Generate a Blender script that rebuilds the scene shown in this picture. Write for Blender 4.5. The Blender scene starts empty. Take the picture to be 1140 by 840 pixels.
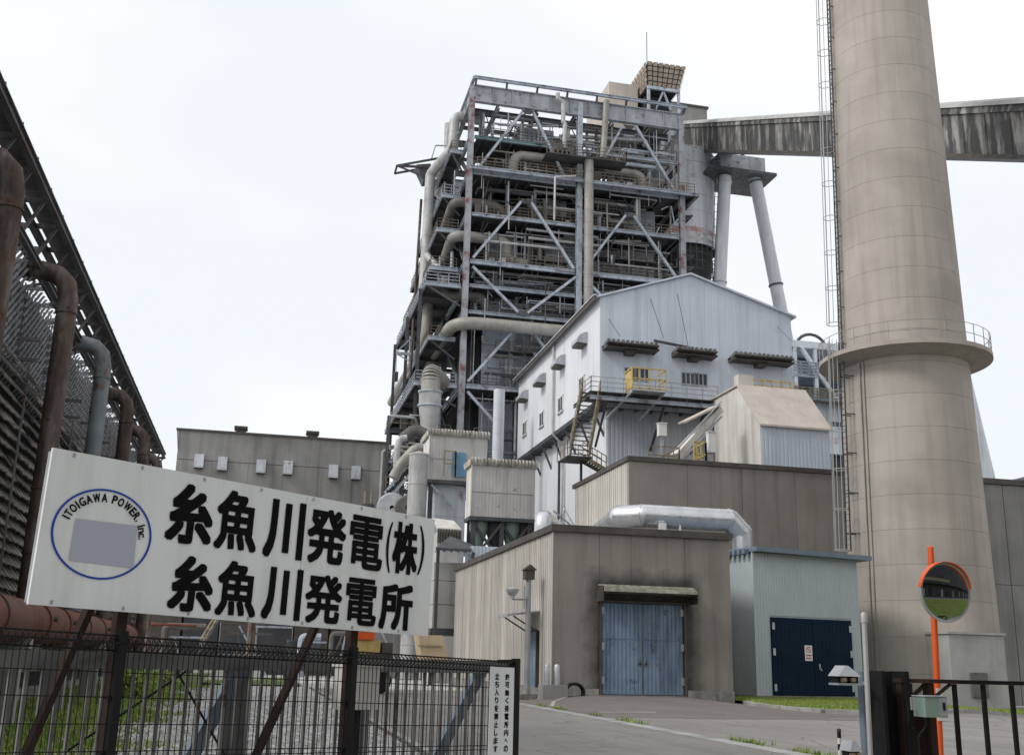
import bpy, math, random
from mathutils import Vector, Matrix

# ------------------------------------------------------------------ camera, sky, sun
SC = bpy.context.scene
COL = SC.collection
EYE = Vector((0.0, 0.0, 1.6))
FOC, PITCH, ROLL, YAW = 1187.0, math.radians(14.9), math.radians(1.377), math.radians(12.86)
_sy, _cy, _sp, _cp = math.sin(YAW), math.cos(YAW), math.sin(PITCH), math.cos(PITCH)
FWD = Vector((_sy * _cp, _cy * _cp, _sp))
_r0 = Vector((_cy, -_sy, 0.0))
_u0 = _r0.cross(FWD)
RGT = _r0 * math.cos(ROLL) + _u0 * math.sin(ROLL)
UPV = -_r0 * math.sin(ROLL) + _u0 * math.cos(ROLL)
cam_d = bpy.data.cameras.new('camera')
cam_d.sensor_fit = 'HORIZONTAL'
cam_d.sensor_width = 36.0
cam_d.lens = FOC / 1140.0 * 36.0
cam_d.clip_start = 0.1
cam_d.clip_end = 5000.0
cam = bpy.data.objects.new('camera', cam_d)
COL.objects.link(cam)
mm = Matrix((RGT, UPV, -FWD)).transposed().to_4x4()
mm.translation = EYE
cam.matrix_world = mm
SC.camera = cam

world = bpy.data.worlds.new('World')
SC.world = world
world.use_nodes = True
wn, wl = world.node_tree.nodes, world.node_tree.links
wn.clear()
SUN_EL, SUN_AZ = math.radians(42), math.radians(-100)     # azimuth from +Y towards +X
sky = wn.new('ShaderNodeTexSky'); sky.sky_type = 'NISHITA'; sky.sun_disc = False
sky.sun_elevation = SUN_EL; sky.sun_rotation = SUN_AZ
sky.air_density = 1.0; sky.dust_density = 3.0
bg1 = wn.new('ShaderNodeBackground'); bg1.inputs['Strength'].default_value = 0.10
wl.new(sky.outputs[0], bg1.inputs['Color'])
tc = wn.new('ShaderNodeTexCoord')
mp = wn.new('ShaderNodeMapping'); mp.inputs['Scale'].default_value = (1.0, 1.0, 2.2)
mp.inputs['Location'].default_value = (-2.194, 2.085, 1.583)
wl.new(tc.outputs['Generated'], mp.inputs['Vector'])
nz = wn.new('ShaderNodeTexNoise'); nz.inputs['Scale'].default_value = 1.5; nz.inputs['Detail'].default_value = 5.0
nz.inputs['Roughness'].default_value = 0.48
wl.new(mp.outputs[0], nz.inputs['Vector'])
rp = wn.new('ShaderNodeValToRGB')
rp.color_ramp.elements[0].position = 0.36; rp.color_ramp.elements[0].color = (0.79, 0.83, 0.862, 1)
rp.color_ramp.elements[1].position = 0.55; rp.color_ramp.elements[1].color = (0.915, 0.917, 0.922, 1)
wl.new(nz.outputs['Fac'], rp.inputs['Fac'])
bg2 = wn.new('ShaderNodeBackground'); bg2.inputs['Strength'].default_value = 1.0
wl.new(rp.outputs[0], bg2.inputs['Color'])
mx = wn.new('ShaderNodeMixShader'); mx.inputs[0].default_value = 0.95
wl.new(bg1.outputs[0], mx.inputs[1]); wl.new(bg2.outputs[0], mx.inputs[2])
wo = wn.new('ShaderNodeOutputWorld'); wl.new(mx.outputs[0], wo.inputs['Surface'])

sun_d = bpy.data.lights.new('sun', 'SUN'); sun_d.energy = 1.5; sun_d.angle = math.radians(14)
sun_d.color = (1.0, 0.97, 0.93)
sun = bpy.data.objects.new('sun', sun_d); COL.objects.link(sun)
sdir = Vector((math.sin(SUN_AZ) * math.cos(SUN_EL), math.cos(SUN_AZ) * math.cos(SUN_EL), math.sin(SUN_EL)))
sun.rotation_euler = sdir.to_track_quat('Z', 'Y').to_euler()
sun.location = (-40, -20, 80)

SC.view_settings.view_transform = 'Standard'
SC.view_settings.look = 'None'
SC.view_settings.exposure = 0.24
SC.view_settings.gamma = 1.0
SC.cycles.use_denoising = True
SC.cycles.max_bounces = 6
SC.cycles.diffuse_bounces = 3
SC.cycles.glossy_bounces = 3

# ------------------------------------------------------------------ surveying helpers
def ray(px, py):
    return FWD + RGT * ((px - 570.0) / FOC) - UPV * ((py - 420.0) / FOC)

def pt(px, py, X=None, Y=None, Z=None):
    """where the line of sight through a point of the photograph meets a survey plane"""
    d = ray(px, py)
    t = (X - EYE.x) / d.x if X is not None else (Y - EYE.y) / d.y if Y is not None else (Z - EYE.z) / d.z
    return EYE + d * t

def smooth(t):
    t = max(0.0, min(1.0, t)); return t * t * (3 - 2 * t)

def g(x, y):
    """height of the ground"""
    return -0.4 * smooth((x - 28) / 8.0) * smooth((y - 20) / 20.0)

# ------------------------------------------------------------------ meshes
class MB:
    def __init__(s): s.v = []; s.f = []; s.sm = []
    def quad(s, a, b, c, d):
        n = len(s.v); s.v += [tuple(a), tuple(b), tuple(c), tuple(d)]; s.f.append((n, n + 1, n + 2, n + 3)); s.sm.append(False); return s
    def poly(s, pts):
        n = len(s.v); s.v += [tuple(p) for p in pts]; s.f.append(tuple(range(n, n + len(pts)))); s.sm.append(False); return s
    def obox(s, c, ax, ay, az):
        c, ax, ay, az = Vector(c), Vector(ax), Vector(ay), Vector(az)
        if ax.cross(ay).dot(az) < 0: ax = -ax
        n = len(s.v)
        for k in (-1, 1):
            for j in (-1, 1):
                for i in (-1, 1):
                    s.v.append(tuple(c + ax * i + ay * j + az * k))
        for q in ((0, 2, 3, 1), (4, 5, 7, 6), (0, 1, 5, 4), (2, 6, 7, 3), (0, 4, 6, 2), (1, 3, 7, 5)):
            s.f.append(tuple(n + i for i in q)); s.sm.append(False)
        return s
    def box(s, x0, x1, y0, y1, z0, z1):
        return s.obox(((x0 + x1) / 2, (y0 + y1) / 2, (z0 + z1) / 2), (abs(x1 - x0) / 2, 0, 0), (0, abs(y1 - y0) / 2, 0), (0, 0, abs(z1 - z0) / 2))
    def frame(s, p, q, up=(0, 0, 1)):
        d = (Vector(q) - Vector(p)); L = d.length; d = d / max(L, 1e-9)
        u = Vector(up)
        if abs(d.dot(u)) > 0.98: u = Vector((0, 1, 0)) if abs(d.y) < 0.9 else Vector((1, 0, 0))
        w = d.cross(u).normalized(); u = w.cross(d).normalized()
        return d, w, u, L
    def bar(s, p, q, w, h=None, up=(0, 0, 1)):
        h = w if h is None else h
        d, a, u, L = s.frame(p, q, up)
        return s.obox((Vector(p) + Vector(q)) / 2, a * (w / 2), d * (L / 2), u * (h / 2))
    def ibeam(s, p, q, w, h, t=0.06, up=(0, 0, 1)):
        d, a, u, L = s.frame(p, q, up); c = (Vector(p) + Vector(q)) / 2
        s.obox(c + u * (h / 2 - t / 2), a * (w / 2), d * (L / 2), u * (t / 2))
        s.obox(c - u * (h / 2 - t / 2), a * (w / 2), d * (L / 2), u * (t / 2))
        s.obox(c, a * (t / 2), d * (L / 2), u * (h / 2 - t))
        return s
    def sweep(s, pts, radii, seg=10, caps=True):
        pts = [Vector(p) for p in pts]; n0 = len(s.v); N = len(pts)
        tang = []
        for i in range(N):
            a = pts[max(i - 1, 0)]; b = pts[min(i + 1, N - 1)]
            if 0 < i < N - 1: t = (pts[i] - a).normalized() + (b - pts[i]).normalized()
            else: t = b - a
            tang.append(t.normalized() if t.length > 1e-9 else Vector((0, 0, 1)))
        ref = Vector((0, 0, 1)) if abs(tang[0].z) < 0.9 else Vector((1, 0, 0))
        u = (ref - tang[0] * ref.dot(tang[0])).normalized()
        for i in range(N):
            if i:
                u = (u - tang[i] * u.dot(tang[i]))
                u = u.normalized() if u.length > 1e-6 else tang[i].orthogonal().normalized()
            w = tang[i].cross(u)
            for k in range(seg):
                a = 2 * math.pi * k / seg
                s.v.append(tuple(pts[i] + (u * math.cos(a) + w * math.sin(a)) * radii[i]))
        for i in range(N - 1):
            for k in range(seg):
                a = n0 + i * seg + k; b = n0 + i * seg + (k + 1) % seg
                s.f.append((a, b, b + seg, a + seg)); s.sm.append(True)
        if caps:
            s.f.append(tuple(n0 + k for k in reversed(range(seg)))); s.sm.append(False)
            s.f.append(tuple(n0 + (N - 1) * seg + k for k in range(seg))); s.sm.append(False)
        return s
    def tube(s, pts, r, seg=10, bend=0.0, steps=6):
        path = fillet(pts, bend, steps) if bend > 0 else [Vector(p) for p in pts]
        return s.sweep(path, [r] * len(path), seg)
    def lathe(s, prof, c, seg=32, closed=False, axis=None):
        c = Vector(c); n0 = len(s.v); N = len(prof)
        az = Vector(axis).normalized() if axis is not None else Vector((0, 0, 1))
        ax = az.orthogonal().normalized() if axis is not None else Vector((1, 0, 0)); ay = az.cross(ax)
        for (r, z) in prof:
            for k in range(seg):
                a = 2 * math.pi * k / seg
                s.v.append(tuple(c + ax * (r * math.cos(a)) + ay * (r * math.sin(a)) + az * z))
        for i in range(N - 1 if not closed else N):
            j = (i + 1) % N
            for k in range(seg):
                k2 = (k + 1) % seg
                s.f.append((n0 + i * seg + k, n0 + i * seg + k2, n0 + j * seg + k2, n0 + j * seg + k)); s.sm.append(True)
        return s
    def disc(s, c, r, seg=24, axis=(0, 0, 1)):
        az = Vector(axis).normalized(); ax = az.orthogonal().normalized(); ay = az.cross(ax); c = Vector(c)
        return s.poly([c + ax * (r * math.cos(2 * math.pi * k / seg)) + ay * (r * math.sin(2 * math.pi * k / seg)) for k in range(seg)])
    def prism(s, pts, ext):
        pts = [Vector(p) for p in pts]; e = Vector(ext); n = len(pts)
        nrm = Vector((0, 0, 0))
        for i in range(n): nrm += pts[i].cross(pts[(i + 1) % n])
        if nrm.dot(e) > 0: pts = pts[::-1]
        b = len(s.v); s.v += [tuple(p) for p in pts] + [tuple(p + e) for p in pts]
        s.f.append(tuple(range(b, b + n))); s.sm.append(False)
        s.f.append(tuple(range(b + 2 * n - 1, b + n - 1, -1))); s.sm.append(False)
        for i in range(n):
            j = (i + 1) % n
            s.f.append((b + i, b + n + i, b + n + j, b + j)); s.sm.append(False)
        return s
    def corr(s, o, u, v, W, top, pitch, depth, n, duty=0.5, thick=0.02, bot=None):
        """ribbed sheet: origin o, unit u along, unit v up, outward normal n; top(t) / bot(t) heights"""
        o, u, v, n = Vector(o), Vector(u), Vector(v), Vector(n)
        topf = top if callable(top) else (lambda t: top)
        botf = bot if callable(bot) else (lambda t: bot or 0.0)
        xs = []; N = max(1, round(W / pitch)); p = W / N; e = p * 0.12
        for i in range(N):
            x = i * p
            xs += [(x, 0), (x + p * (1 - duty) - e, 0), (x + p * (1 - duty), depth), (x + p - e, depth)]
        xs.append((W, 0))
        b = len(s.v)
        for (x, d) in xs:
            s.v.append(tuple(o + u * x + n * d + v * botf(x))); s.v.append(tuple(o + u * x + n * d + v * topf(x)))
        flip = u.cross(v).dot(n) < 0
        for i in range(len(xs) - 1):
            a = b + 2 * i; q = (a, a + 2, a + 3, a + 1)
            s.f.append(q[::-1] if flip else q); s.sm.append(False)
        return s
    def rail(s, pts, h=1.1, step=1.6, r=0.025, mids=1, toe=False):
        """hand rail along a polyline"""
        pts = [Vector(p) for p in pts]; up = Vector((0, 0, 1))
        for i in range(len(pts) - 1):
            a, b = pts[i], pts[i + 1]; L = (b - a).length; n = max(1, round(L / step))
            for k in range(n + 1):
                p = a + (b - a) * (k / n); s.bar(p, p + up * h, 2 * r, 2 * r)
            for m in range(mids + 1):
                z = up * (h * (m + 1) / (mids + 1)); s.bar(a + z, b + z, 2 * r, 2 * r)
            if toe: s.bar(a + up * 0.06, b + up * 0.06, 0.01, 0.12)
        return s
    def build(s, name, mat, parent=None, label=None, kind=None, loc=None):
        if not s.v: return None
        xs = [v[0] for v in s.v]; ys = [v[1] for v in s.v]; zs = [v[2] for v in s.v]
        c = Vector(((min(xs) + max(xs)) / 2, (min(ys) + max(ys)) / 2, min(zs) if parent is None else (min(zs) + max(zs)) / 2))
        me = bpy.data.meshes.new(name)
        me.from_pydata([(v[0] - c.x, v[1] - c.y, v[2] - c.z) for v in s.v], [], s.f)
        if any(s.sm):
            me.polygons.foreach_set('use_smooth', [True] * len(s.f))
            me.update()
            me.set_sharp_from_angle(angle=math.radians(38))
        me.materials.append(mat)
        o = bpy.data.objects.new(name, me); COL.objects.link(o)
        o.location = c
        if parent is not None: attach(o, parent)
        if label: o['label'] = label
        if kind: o['kind'] = kind
        return o

BASE = {}
def world_loc(o):
    return BASE.get(o.name, Vector((0, 0, 0)))
def attach(o, parent):
    """o was laid out in world coordinates (translation only)"""
    BASE[o.name] = o.location.copy()
    o.parent = parent
    o.location = o.location - world_loc(parent)

def fillet(pts, r, steps=6):
    pts = [Vector(p) for p in pts]; out = [pts[0]]
    for i in range(1, len(pts) - 1):
        a, b, c = pts[i - 1], pts[i], pts[i + 1]
        d1 = (a - b); d2 = (c - b); l1, l2 = d1.length, d2.length
        d1 /= l1; d2 /= l2
        ang = math.acos(max(-1, min(1, d1.dot(d2))))
        if ang > math.pi - 0.02: out.append(b); continue
        k = min(r / math.tan(ang / 2), 0.48 * l1, 0.48 * l2)
        p, q = b + d1 * k, b + d2 * k
        for j in range(steps + 1):
            t = j / steps
            out.append(p * (1 - t) ** 2 + b * (2 * t * (1 - t)) + q * t ** 2)
    out.append(pts[-1]); return out

def thing(name, label, cat, loc=(0, 0, 0), group=None):
    o = bpy.data.objects.new(name, None); COL.objects.link(o)
    o.empty_display_size = 0.3
    o.location = Vector(loc); BASE[o.name] = Vector(loc)
    o['label'] = label; o['category'] = cat
    if group: o['group'] = group
    return o
def tag(o, label, cat, group=None):
    o['label'] = label; o['category'] = cat
    if group: o['group'] = group
    return o
def share(o, name, parent, at_world, rot=None):
    """another object with the same mesh"""
    c = o.copy(); c.name = name; COL.objects.link(c)
    for k in list(c.keys()):
        if k in ('label', 'category', 'group'): del c[k]
    c.parent = None; c.location = Vector(at_world)
    if parent is not None:
        BASE[c.name] = Vector(at_world); c.parent = parent
        c.location = Vector(at_world) - world_loc(parent)
    if rot is not None: c.rotation_euler = rot
    return c

# ------------------------------------------------------------------ lettering outlines, taken while the scene is still small
GLY = {}
def _glyphs():
    c = bpy.data.curves.new('glyph', 'FONT'); c.resolution_u = 3
    o = bpy.data.objects.new('glyph', c); COL.objects.link(o)
    for ch in '糸魚川発電(株)所ITOGAWPER,nc.許可無く内への立ち入りを禁止します':
        c.body = ch; bpy.context.view_layer.update()
        me = bpy.data.meshes.new_from_object(o.evaluated_get(bpy.context.evaluated_depsgraph_get()))
        GLY[ch] = ([v.co.copy() for v in me.vertices], [tuple(p.vertices) for p in me.polygons]); bpy.data.meshes.remove(me)
    bpy.data.objects.remove(o); bpy.data.curves.remove(c)
_glyphs()

# ------------------------------------------------------------------ materials
def lin(r, gg, b):
    f = lambda c: (c / 255.0 / 12.92) if c / 255.0 <= 0.04045 else ((c / 255.0 + 0.055) / 1.055) ** 2.4
    return (f(r), f(gg), f(b))
MATS = {}
def M(name, c1, c2=None, scale=0.6, rough=0.7, metal=0.0, streak=0.0, scol=(0.06, 0.055, 0.05), sscale=2.2, slen=0.10,
      rust=0.0, rcol=(0.16, 0.06, 0.03), rscale=1.2, bump=0.15, bscale=25.0, var=0.05, patch=0.0, pcol=(0.1, 0.1, 0.1), spec=0.4, slo=0.47, shi=0.72):
    m = bpy.data.materials.new(name); MATS[name] = m; m.use_nodes = True
    n, l = m.node_tree.nodes, m.node_tree.links
    bs = n['Principled BSDF']
    bs.inputs['Roughness'].default_value = rough; bs.inputs['Metallic'].default_value = metal
    bs.inputs['Specular IOR Level'].default_value = spec
    geo = n.new('ShaderNodeNewGeometry'); pos = geo.outputs['Position']
    def noise(sc, det=4.0, vec=pos, ro=0.55):
        t = n.new('ShaderNodeTexNoise'); t.inputs['Scale'].default_value = sc; t.inputs['Detail'].default_value = det
        t.inputs['Roughness'].default_value = ro
        l.new(vec, t.inputs['Vector']); return t.outputs['Fac']
    def ramp(fac, a, b, va=0.0, vb=1.0):
        t = n.new('ShaderNodeMapRange'); t.inputs['From Min'].default_value = a; t.inputs['From Max'].default_value = b
        t.inputs['To Min'].default_value = va; t.inputs['To Max'].default_value = vb; t.clamp = True
        l.new(fac, t.inputs['Value']); return t.outputs[0]
    def mix(fac, a, b):
        t = n.new('ShaderNodeMix'); t.data_type = 'RGBA'
        if isinstance(fac, float): t.inputs[0].default_value = fac
        else: l.new(fac, t.inputs[0])
        for i, q in ((6, a), (7, b)):
            if isinstance(q, tuple): t.inputs[i].default_value = (*q, 1)
            else: l.new(q, t.inputs[i])
        return t.outputs[2]
    c2 = c2 or tuple(min(1, x * 0.82) for x in c1)
    col = mix(ramp(noise(scale, 6.0), 0.35, 0.65), c1, c2)
    if patch > 0:
        col = mix(ramp(noise(scale * 0.45, 3.0), 0.52, 0.60, 0, patch), col, pcol)
    if streak > 0:
        sv = n.new('ShaderNodeVectorMath'); sv.operation = 'MULTIPLY'; l.new(pos, sv.inputs[0])
        sv.inputs[1].default_value = (1, 1, slen)
        col = mix(ramp(noise(sscale, 5.0, sv.outputs[0], 0.6), slo, shi, 0, streak), col, scol)
    if rust > 0:
        f1 = ramp(noise(rscale, 8.0, pos, 0.68), 0.62 - 0.22 * rust, 0.72 - 0.16 * rust)
        col = mix(f1, col, mix(ramp(noise(rscale * 5, 4.0), 0.4, 0.6), rcol, tuple(x * 0.45 for x in rcol)))
    if var > 0:
        oi = n.new('ShaderNodeObjectInfo')
        hs = n.new('ShaderNodeHueSaturation'); l.new(col, hs.inputs['Color'])
        l.new(ramp(oi.outputs['Random'], 0, 1, 1 - var, 1 + var), hs.inputs['Value']); col = hs.outputs[0]
    l.new(col, bs.inputs['Base Color'])
    if rough < 0.95:
        l.new(ramp(noise(scale * 3, 3.0), 0.3, 0.7, max(0.05, rough - 0.1), min(1, rough + 0.12)), bs.inputs['Roughness'])
    if bump > 0:
        bp = n.new('ShaderNodeBump'); bp.inputs['Strength'].default_value = bump; bp.inputs['Distance'].default_value = 0.02
        l.new(noise(bscale, 4.0), bp.inputs['Height']); l.new(bp.outputs[0], bs.inputs['Normal'])
    return m

m_conc = M('chimney_concrete', (0.425, 0.385, 0.348), (0.345, 0.311, 0.281), 0.35, 0.85, patch=0.2, pcol=(0.37, 0.333, 0.292), streak=0.5, scol=(0.25, 0.225, 0.195), sscale=1.7, slen=0.05, var=0.05, bscale=14)
m_conc2 = M('grey_concrete', (0.30, 0.295, 0.285), (0.23, 0.225, 0.22), 0.3, 0.85, streak=0.6, scol=(0.11, 0.11, 0.105), sscale=1.0, slen=0.08, var=0.05)
m_plinth = M('plinth_concrete', (0.38, 0.365, 0.335), (0.16, 0.15, 0.13), 1.2, 0.9, streak=0.6, var=0.0)
m_taupe = M('taupe_panel', (0.272, 0.247, 0.22), (0.232, 0.21, 0.188), 0.5, 0.75, streak=0.6, scol=(0.125, 0.112, 0.098), sscale=1.6, slen=0.05, patch=0.3, pcol=(0.19, 0.172, 0.15), var=0.06)
m_beige = M('beige_siding', (0.66, 0.635, 0.595), (0.58, 0.555, 0.515), 0.5, 0.7, streak=0.65, scol=(0.36, 0.32, 0.27), sscale=3.0, slen=0.015, var=0.08)
m_trim = M('dark_flashing', (0.055, 0.048, 0.043), (0.09, 0.08, 0.07), 1.5, 0.6, var=0.05)
m_bluedoor = M('faded_blue_door', (0.21, 0.295, 0.395), (0.14, 0.205, 0.29), 0.9, 0.5, streak=0.7, scol=(0.06, 0.075, 0.10), sscale=2.6, slen=0.16, rust=0.12, rcol=(0.06, 0.05, 0.045), rscale=1.6, var=0.03)
m_navy = M('navy_door', (0.006, 0.016, 0.034), (0.009, 0.021, 0.042), 0.8, 0.7, var=0.0, bump=0.03, spec=0.1)
m_shedblue = M('pale_blue_siding', (0.45, 0.505, 0.525), (0.41, 0.46, 0.48), 0.6, 0.6, streak=0.15, scol=(0.25, 0.28, 0.28), var=0.03)
m_roofblue = M('slate_blue_flashing', (0.17, 0.21, 0.26), (0.14, 0.175, 0.22), 1.0, 0.5, var=0.02)
m_gable = M('pale_blue_grey_siding', (0.60, 0.66, 0.745), (0.55, 0.61, 0.70), 0.4, 0.6, streak=0.5, scol=(0.36, 0.39, 0.45), sscale=1.6, slen=0.05, patch=0.25, pcol=(0.48, 0.53, 0.60), var=0.04)
m_gable2 = M('lit_white_grey_siding', (0.70, 0.72, 0.76), (0.65, 0.67, 0.71), 0.4, 0.6, streak=0.45, scol=(0.42, 0.42, 0.43), sscale=1.6, slen=0.05, patch=0.2, pcol=(0.58, 0.59, 0.61), var=0.04)  # lighter copy of the gable siding, sun on the left wall painted in
m_hoppw = M('aged_white_siding', (0.68, 0.66, 0.63), (0.58, 0.56, 0.52), 0.6, 0.7, streak=0.6, scol=(0.33, 0.30, 0.26), sscale=1.2, slen=0.07, var=0.03)
m_hoppr = M('dusty_tan_roof', (0.56, 0.505, 0.45), (0.46, 0.415, 0.37), 0.5, 0.8, streak=0.3, scol=(0.3, 0.24, 0.2), var=0.02)
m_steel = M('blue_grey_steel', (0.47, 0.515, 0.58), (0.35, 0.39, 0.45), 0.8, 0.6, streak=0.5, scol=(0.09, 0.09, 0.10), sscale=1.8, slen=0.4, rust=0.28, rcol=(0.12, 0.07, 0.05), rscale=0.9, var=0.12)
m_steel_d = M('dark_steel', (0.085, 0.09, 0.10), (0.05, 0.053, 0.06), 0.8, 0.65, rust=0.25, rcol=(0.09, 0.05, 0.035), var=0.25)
m_steel_red = M('primer_patched_steel', (0.34, 0.35, 0.38), (0.25, 0.26, 0.29), 0.8, 0.6, rust=0.5, rcol=(0.24, 0.07, 0.075), rscale=0.8, var=0.05)
m_girder = M('grey_plate_girder', (0.40, 0.43, 0.47), (0.30, 0.32, 0.35), 0.5, 0.6, streak=0.55, scol=(0.10, 0.10, 0.105), sscale=0.9, slen=0.35, rust=0.22, rcol=(0.10, 0.07, 0.06), var=0.12)
m_teal = M('teal_steel', (0.22, 0.31, 0.33), (0.16, 0.23, 0.25), 0.8, 0.6, rust=0.3, rcol=(0.09, 0.05, 0.035), var=0.05)
m_grate = M('deck_plate', (0.10, 0.10, 0.102), (0.06, 0.059, 0.06), 0.6, 0.8, rust=0.35, rcol=(0.10, 0.06, 0.04), var=0.2)
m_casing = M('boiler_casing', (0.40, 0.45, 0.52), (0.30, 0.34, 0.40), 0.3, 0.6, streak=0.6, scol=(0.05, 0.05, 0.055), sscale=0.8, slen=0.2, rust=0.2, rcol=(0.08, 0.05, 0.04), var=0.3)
m_casing_d = M('dark_shaded_casing', (0.055, 0.057, 0.061), (0.03, 0.03, 0.033), 0.3, 0.8, var=0.2)  # near-black for dark parts; inside the tower the colour stands for shade
m_pipe = M('lagged_pipe', (0.34, 0.325, 0.30), (0.25, 0.24, 0.22), 0.7, 0.55, 0.15, streak=0.35, scol=(0.12, 0.10, 0.085), sscale=1.5, slen=0.3, var=0.12)
m_pipe_w = M('pale_pipe', (0.50, 0.50, 0.50), (0.38, 0.38, 0.38), 0.7, 0.5, 0.1, streak=0.6, scol=(0.2, 0.19, 0.18), sscale=1.5, slen=0.2, var=0.08)
m_pipe_d = M('dark_pipe', (0.17, 0.16, 0.15), (0.11, 0.10, 0.095), 0.8, 0.6, 0.1, var=0.25)
m_silver = M('aluminium_cladding', (0.66, 0.67, 0.69), (0.56, 0.57, 0.59), 0.8, 0.32, 0.75, streak=0.3, scol=(0.25, 0.25, 0.26), sscale=1.5, slen=0.3, bump=0.05, var=0.03)
m_galv = M('galvanised_steel', (0.46, 0.47, 0.49), (0.36, 0.37, 0.39), 2.0, 0.45, 0.5, var=0.1)
m_leg = M('pale_blue_column', (0.60, 0.64, 0.69), (0.52, 0.56, 0.61), 0.5, 0.55, streak=0.45, scol=(0.25, 0.25, 0.26), sscale=1.2, slen=0.06, var=0.02)
m_silo = M('pale_silo', (0.66, 0.71, 0.76), (0.57, 0.62, 0.67), 0.5, 0.6, streak=0.5, scol=(0.2, 0.2, 0.21), sscale=0.9, slen=0.06, rust=0.15, rcol=(0.35, 0.12, 0.10), rscale=0.35, var=0.03)
m_conv = M('stained_gallery_sheet', (0.33, 0.32, 0.305), (0.20, 0.195, 0.185), 0.8, 0.75, patch=0.5, pcol=(0.13, 0.128, 0.125), streak=0.93, scol=(0.045, 0.044, 0.045), sscale=1.1, slen=0.16, var=0.25, slo=0.40, shi=0.52)
m_convr = M('gallery_roof_sheet', (0.42, 0.42, 0.41), (0.33, 0.33, 0.32), 0.6, 0.6, streak=0.3, var=0.05)
m_corr = M('weathered_corrugated', (0.52, 0.512, 0.505), (0.45, 0.442, 0.435), 0.5, 0.7, streak=0.5, scol=(0.22, 0.20, 0.18), sscale=1.6, slen=0.12, rust=0.06, rcol=(0.25, 0.2, 0.16), var=0.04)
m_corr_cap = M('pale_roll_cap', (0.55, 0.53, 0.48), (0.30, 0.28, 0.25), 1.5, 0.7, streak=0.8, scol=(0.06, 0.055, 0.05), sscale=3.0, slen=0.5, var=0.05)
m_rust = M('rusty_riser', (0.105, 0.075, 0.063), (0.055, 0.044, 0.04), 1.6, 0.8, streak=0.75, scol=(0.25, 0.225, 0.205), sscale=2.6, slen=0.2, rust=0.3, rcol=(0.15, 0.065, 0.042), rscale=2.6, var=0.15, spec=0.2)
m_rustblue = M('blue_grey_rusty_riser', (0.22, 0.255, 0.28), (0.15, 0.175, 0.195), 0.9, 0.7, streak=0.6, scol=(0.10, 0.085, 0.075), sscale=1.6, slen=0.14, rust=0.42, rcol=(0.20, 0.085, 0.05), rscale=1.6, var=0.05)
m_redpipe = M('red_oxide_pipe', (0.17, 0.062, 0.042), (0.10, 0.042, 0.034), 0.8, 0.75, spec=0.2, patch=0.7, pcol=(0.12, 0.075, 0.065), rust=0.2, rcol=(0.22, 0.085, 0.05), var=0.06)
m_slat = M('brown_grey_slat', (0.24, 0.22, 0.20), (0.14, 0.128, 0.118), 1.4, 0.75, streak=0.3, scol=(0.27, 0.25, 0.23), sscale=5, slen=0.5, var=0.25)
m_fill = M('grey_fill_block', (0.34, 0.35, 0.38), (0.22, 0.225, 0.245), 1.6, 0.6, var=0.2)
m_ctframe = M('blackened_frame', (0.15, 0.15, 0.16), (0.09, 0.09, 0.095), 1.0, 0.7, rust=0.3, rcol=(0.14, 0.07, 0.05), var=0.15)
m_black = M('black_paint', (0.012, 0.011, 0.012), (0.017, 0.016, 0.016), 4.0, 0.55, var=0.05, bump=0.05, spec=0.15)
m_brownpost = M('brown_paint', (0.045, 0.026, 0.021), (0.03, 0.018, 0.016), 3.0, 0.6, spec=0.2, rust=0.15, rcol=(0.11, 0.045, 0.025), rscale=4, var=0.08)
m_signw = M('sign_face_white', (0.79, 0.805, 0.80), (0.75, 0.765, 0.76), 0.8, 0.4, streak=0.35, scol=(0.46, 0.46, 0.44), sscale=5, slen=0.12, var=0.015, bump=0.03)
m_ink = M('black_lettering', (0.006, 0.006, 0.007), (0.008, 0.008, 0.009), 3, 0.7, var=0, bump=0, spec=0.06)
m_ring = M('blue_ring', (0.012, 0.055, 0.36), (0.012, 0.05, 0.33), 3, 0.5, var=0, bump=0)
m_patch = M('lavender_grey_patch', (0.42, 0.44, 0.52), (0.41, 0.43, 0.51), 1, 0.5, var=0, bump=0)
m_gategrey = M('weathered_gate_steel', (0.19, 0.19, 0.185), (0.12, 0.12, 0.12), 3.0, 0.7, spec=0.2, rust=0.18, rcol=(0.09, 0.05, 0.035), rscale=3, var=0.15)
m_orange = M('orange_paint', (0.72, 0.11, 0.018), (0.62, 0.09, 0.018), 3, 0.4, var=0, bump=0.03)
m_yellow = M('yellow_paint', (0.56, 0.43, 0.15), (0.44, 0.33, 0.12), 2, 0.55, rust=0.15, rcol=(0.12, 0.07, 0.03), var=0.05)
m_ochre = M('ochre_paint', (0.30, 0.25, 0.16), (0.19, 0.16, 0.11), 2, 0.65, rust=0.25, rcol=(0.12, 0.07, 0.03), var=0.1)
m_green = M('sage_box', (0.24, 0.32, 0.27), (0.20, 0.27, 0.23), 2, 0.5, var=0)
m_glass = M('dark_window', (0.035, 0.045, 0.06), (0.05, 0.06, 0.08), 1.0, 0.12, var=0.3, bump=0, spec=0.6)
m_white = M('white_paint', (0.72, 0.72, 0.71), (0.66, 0.66, 0.65), 1.5, 0.5, var=0.03)
m_hood = M('grey_vent_hood', (0.50, 0.52, 0.56), (0.42, 0.44, 0.47), 0.8, 0.5, 0.2, streak=0.4, rust=0.1, rcol=(0.3, 0.16, 0.1), var=0.08)
m_redsign = M('red_print', (0.55, 0.03, 0.03), (0.5, 0.03, 0.03), 3, 0.5, var=0, bump=0)
m_olive = M('pale_green_canopy', (0.50, 0.49, 0.41), (0.33, 0.325, 0.27), 2.5, 0.7, streak=0.7, scol=(0.10, 0.10, 0.07), sscale=4, slen=0.6, var=0)
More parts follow.
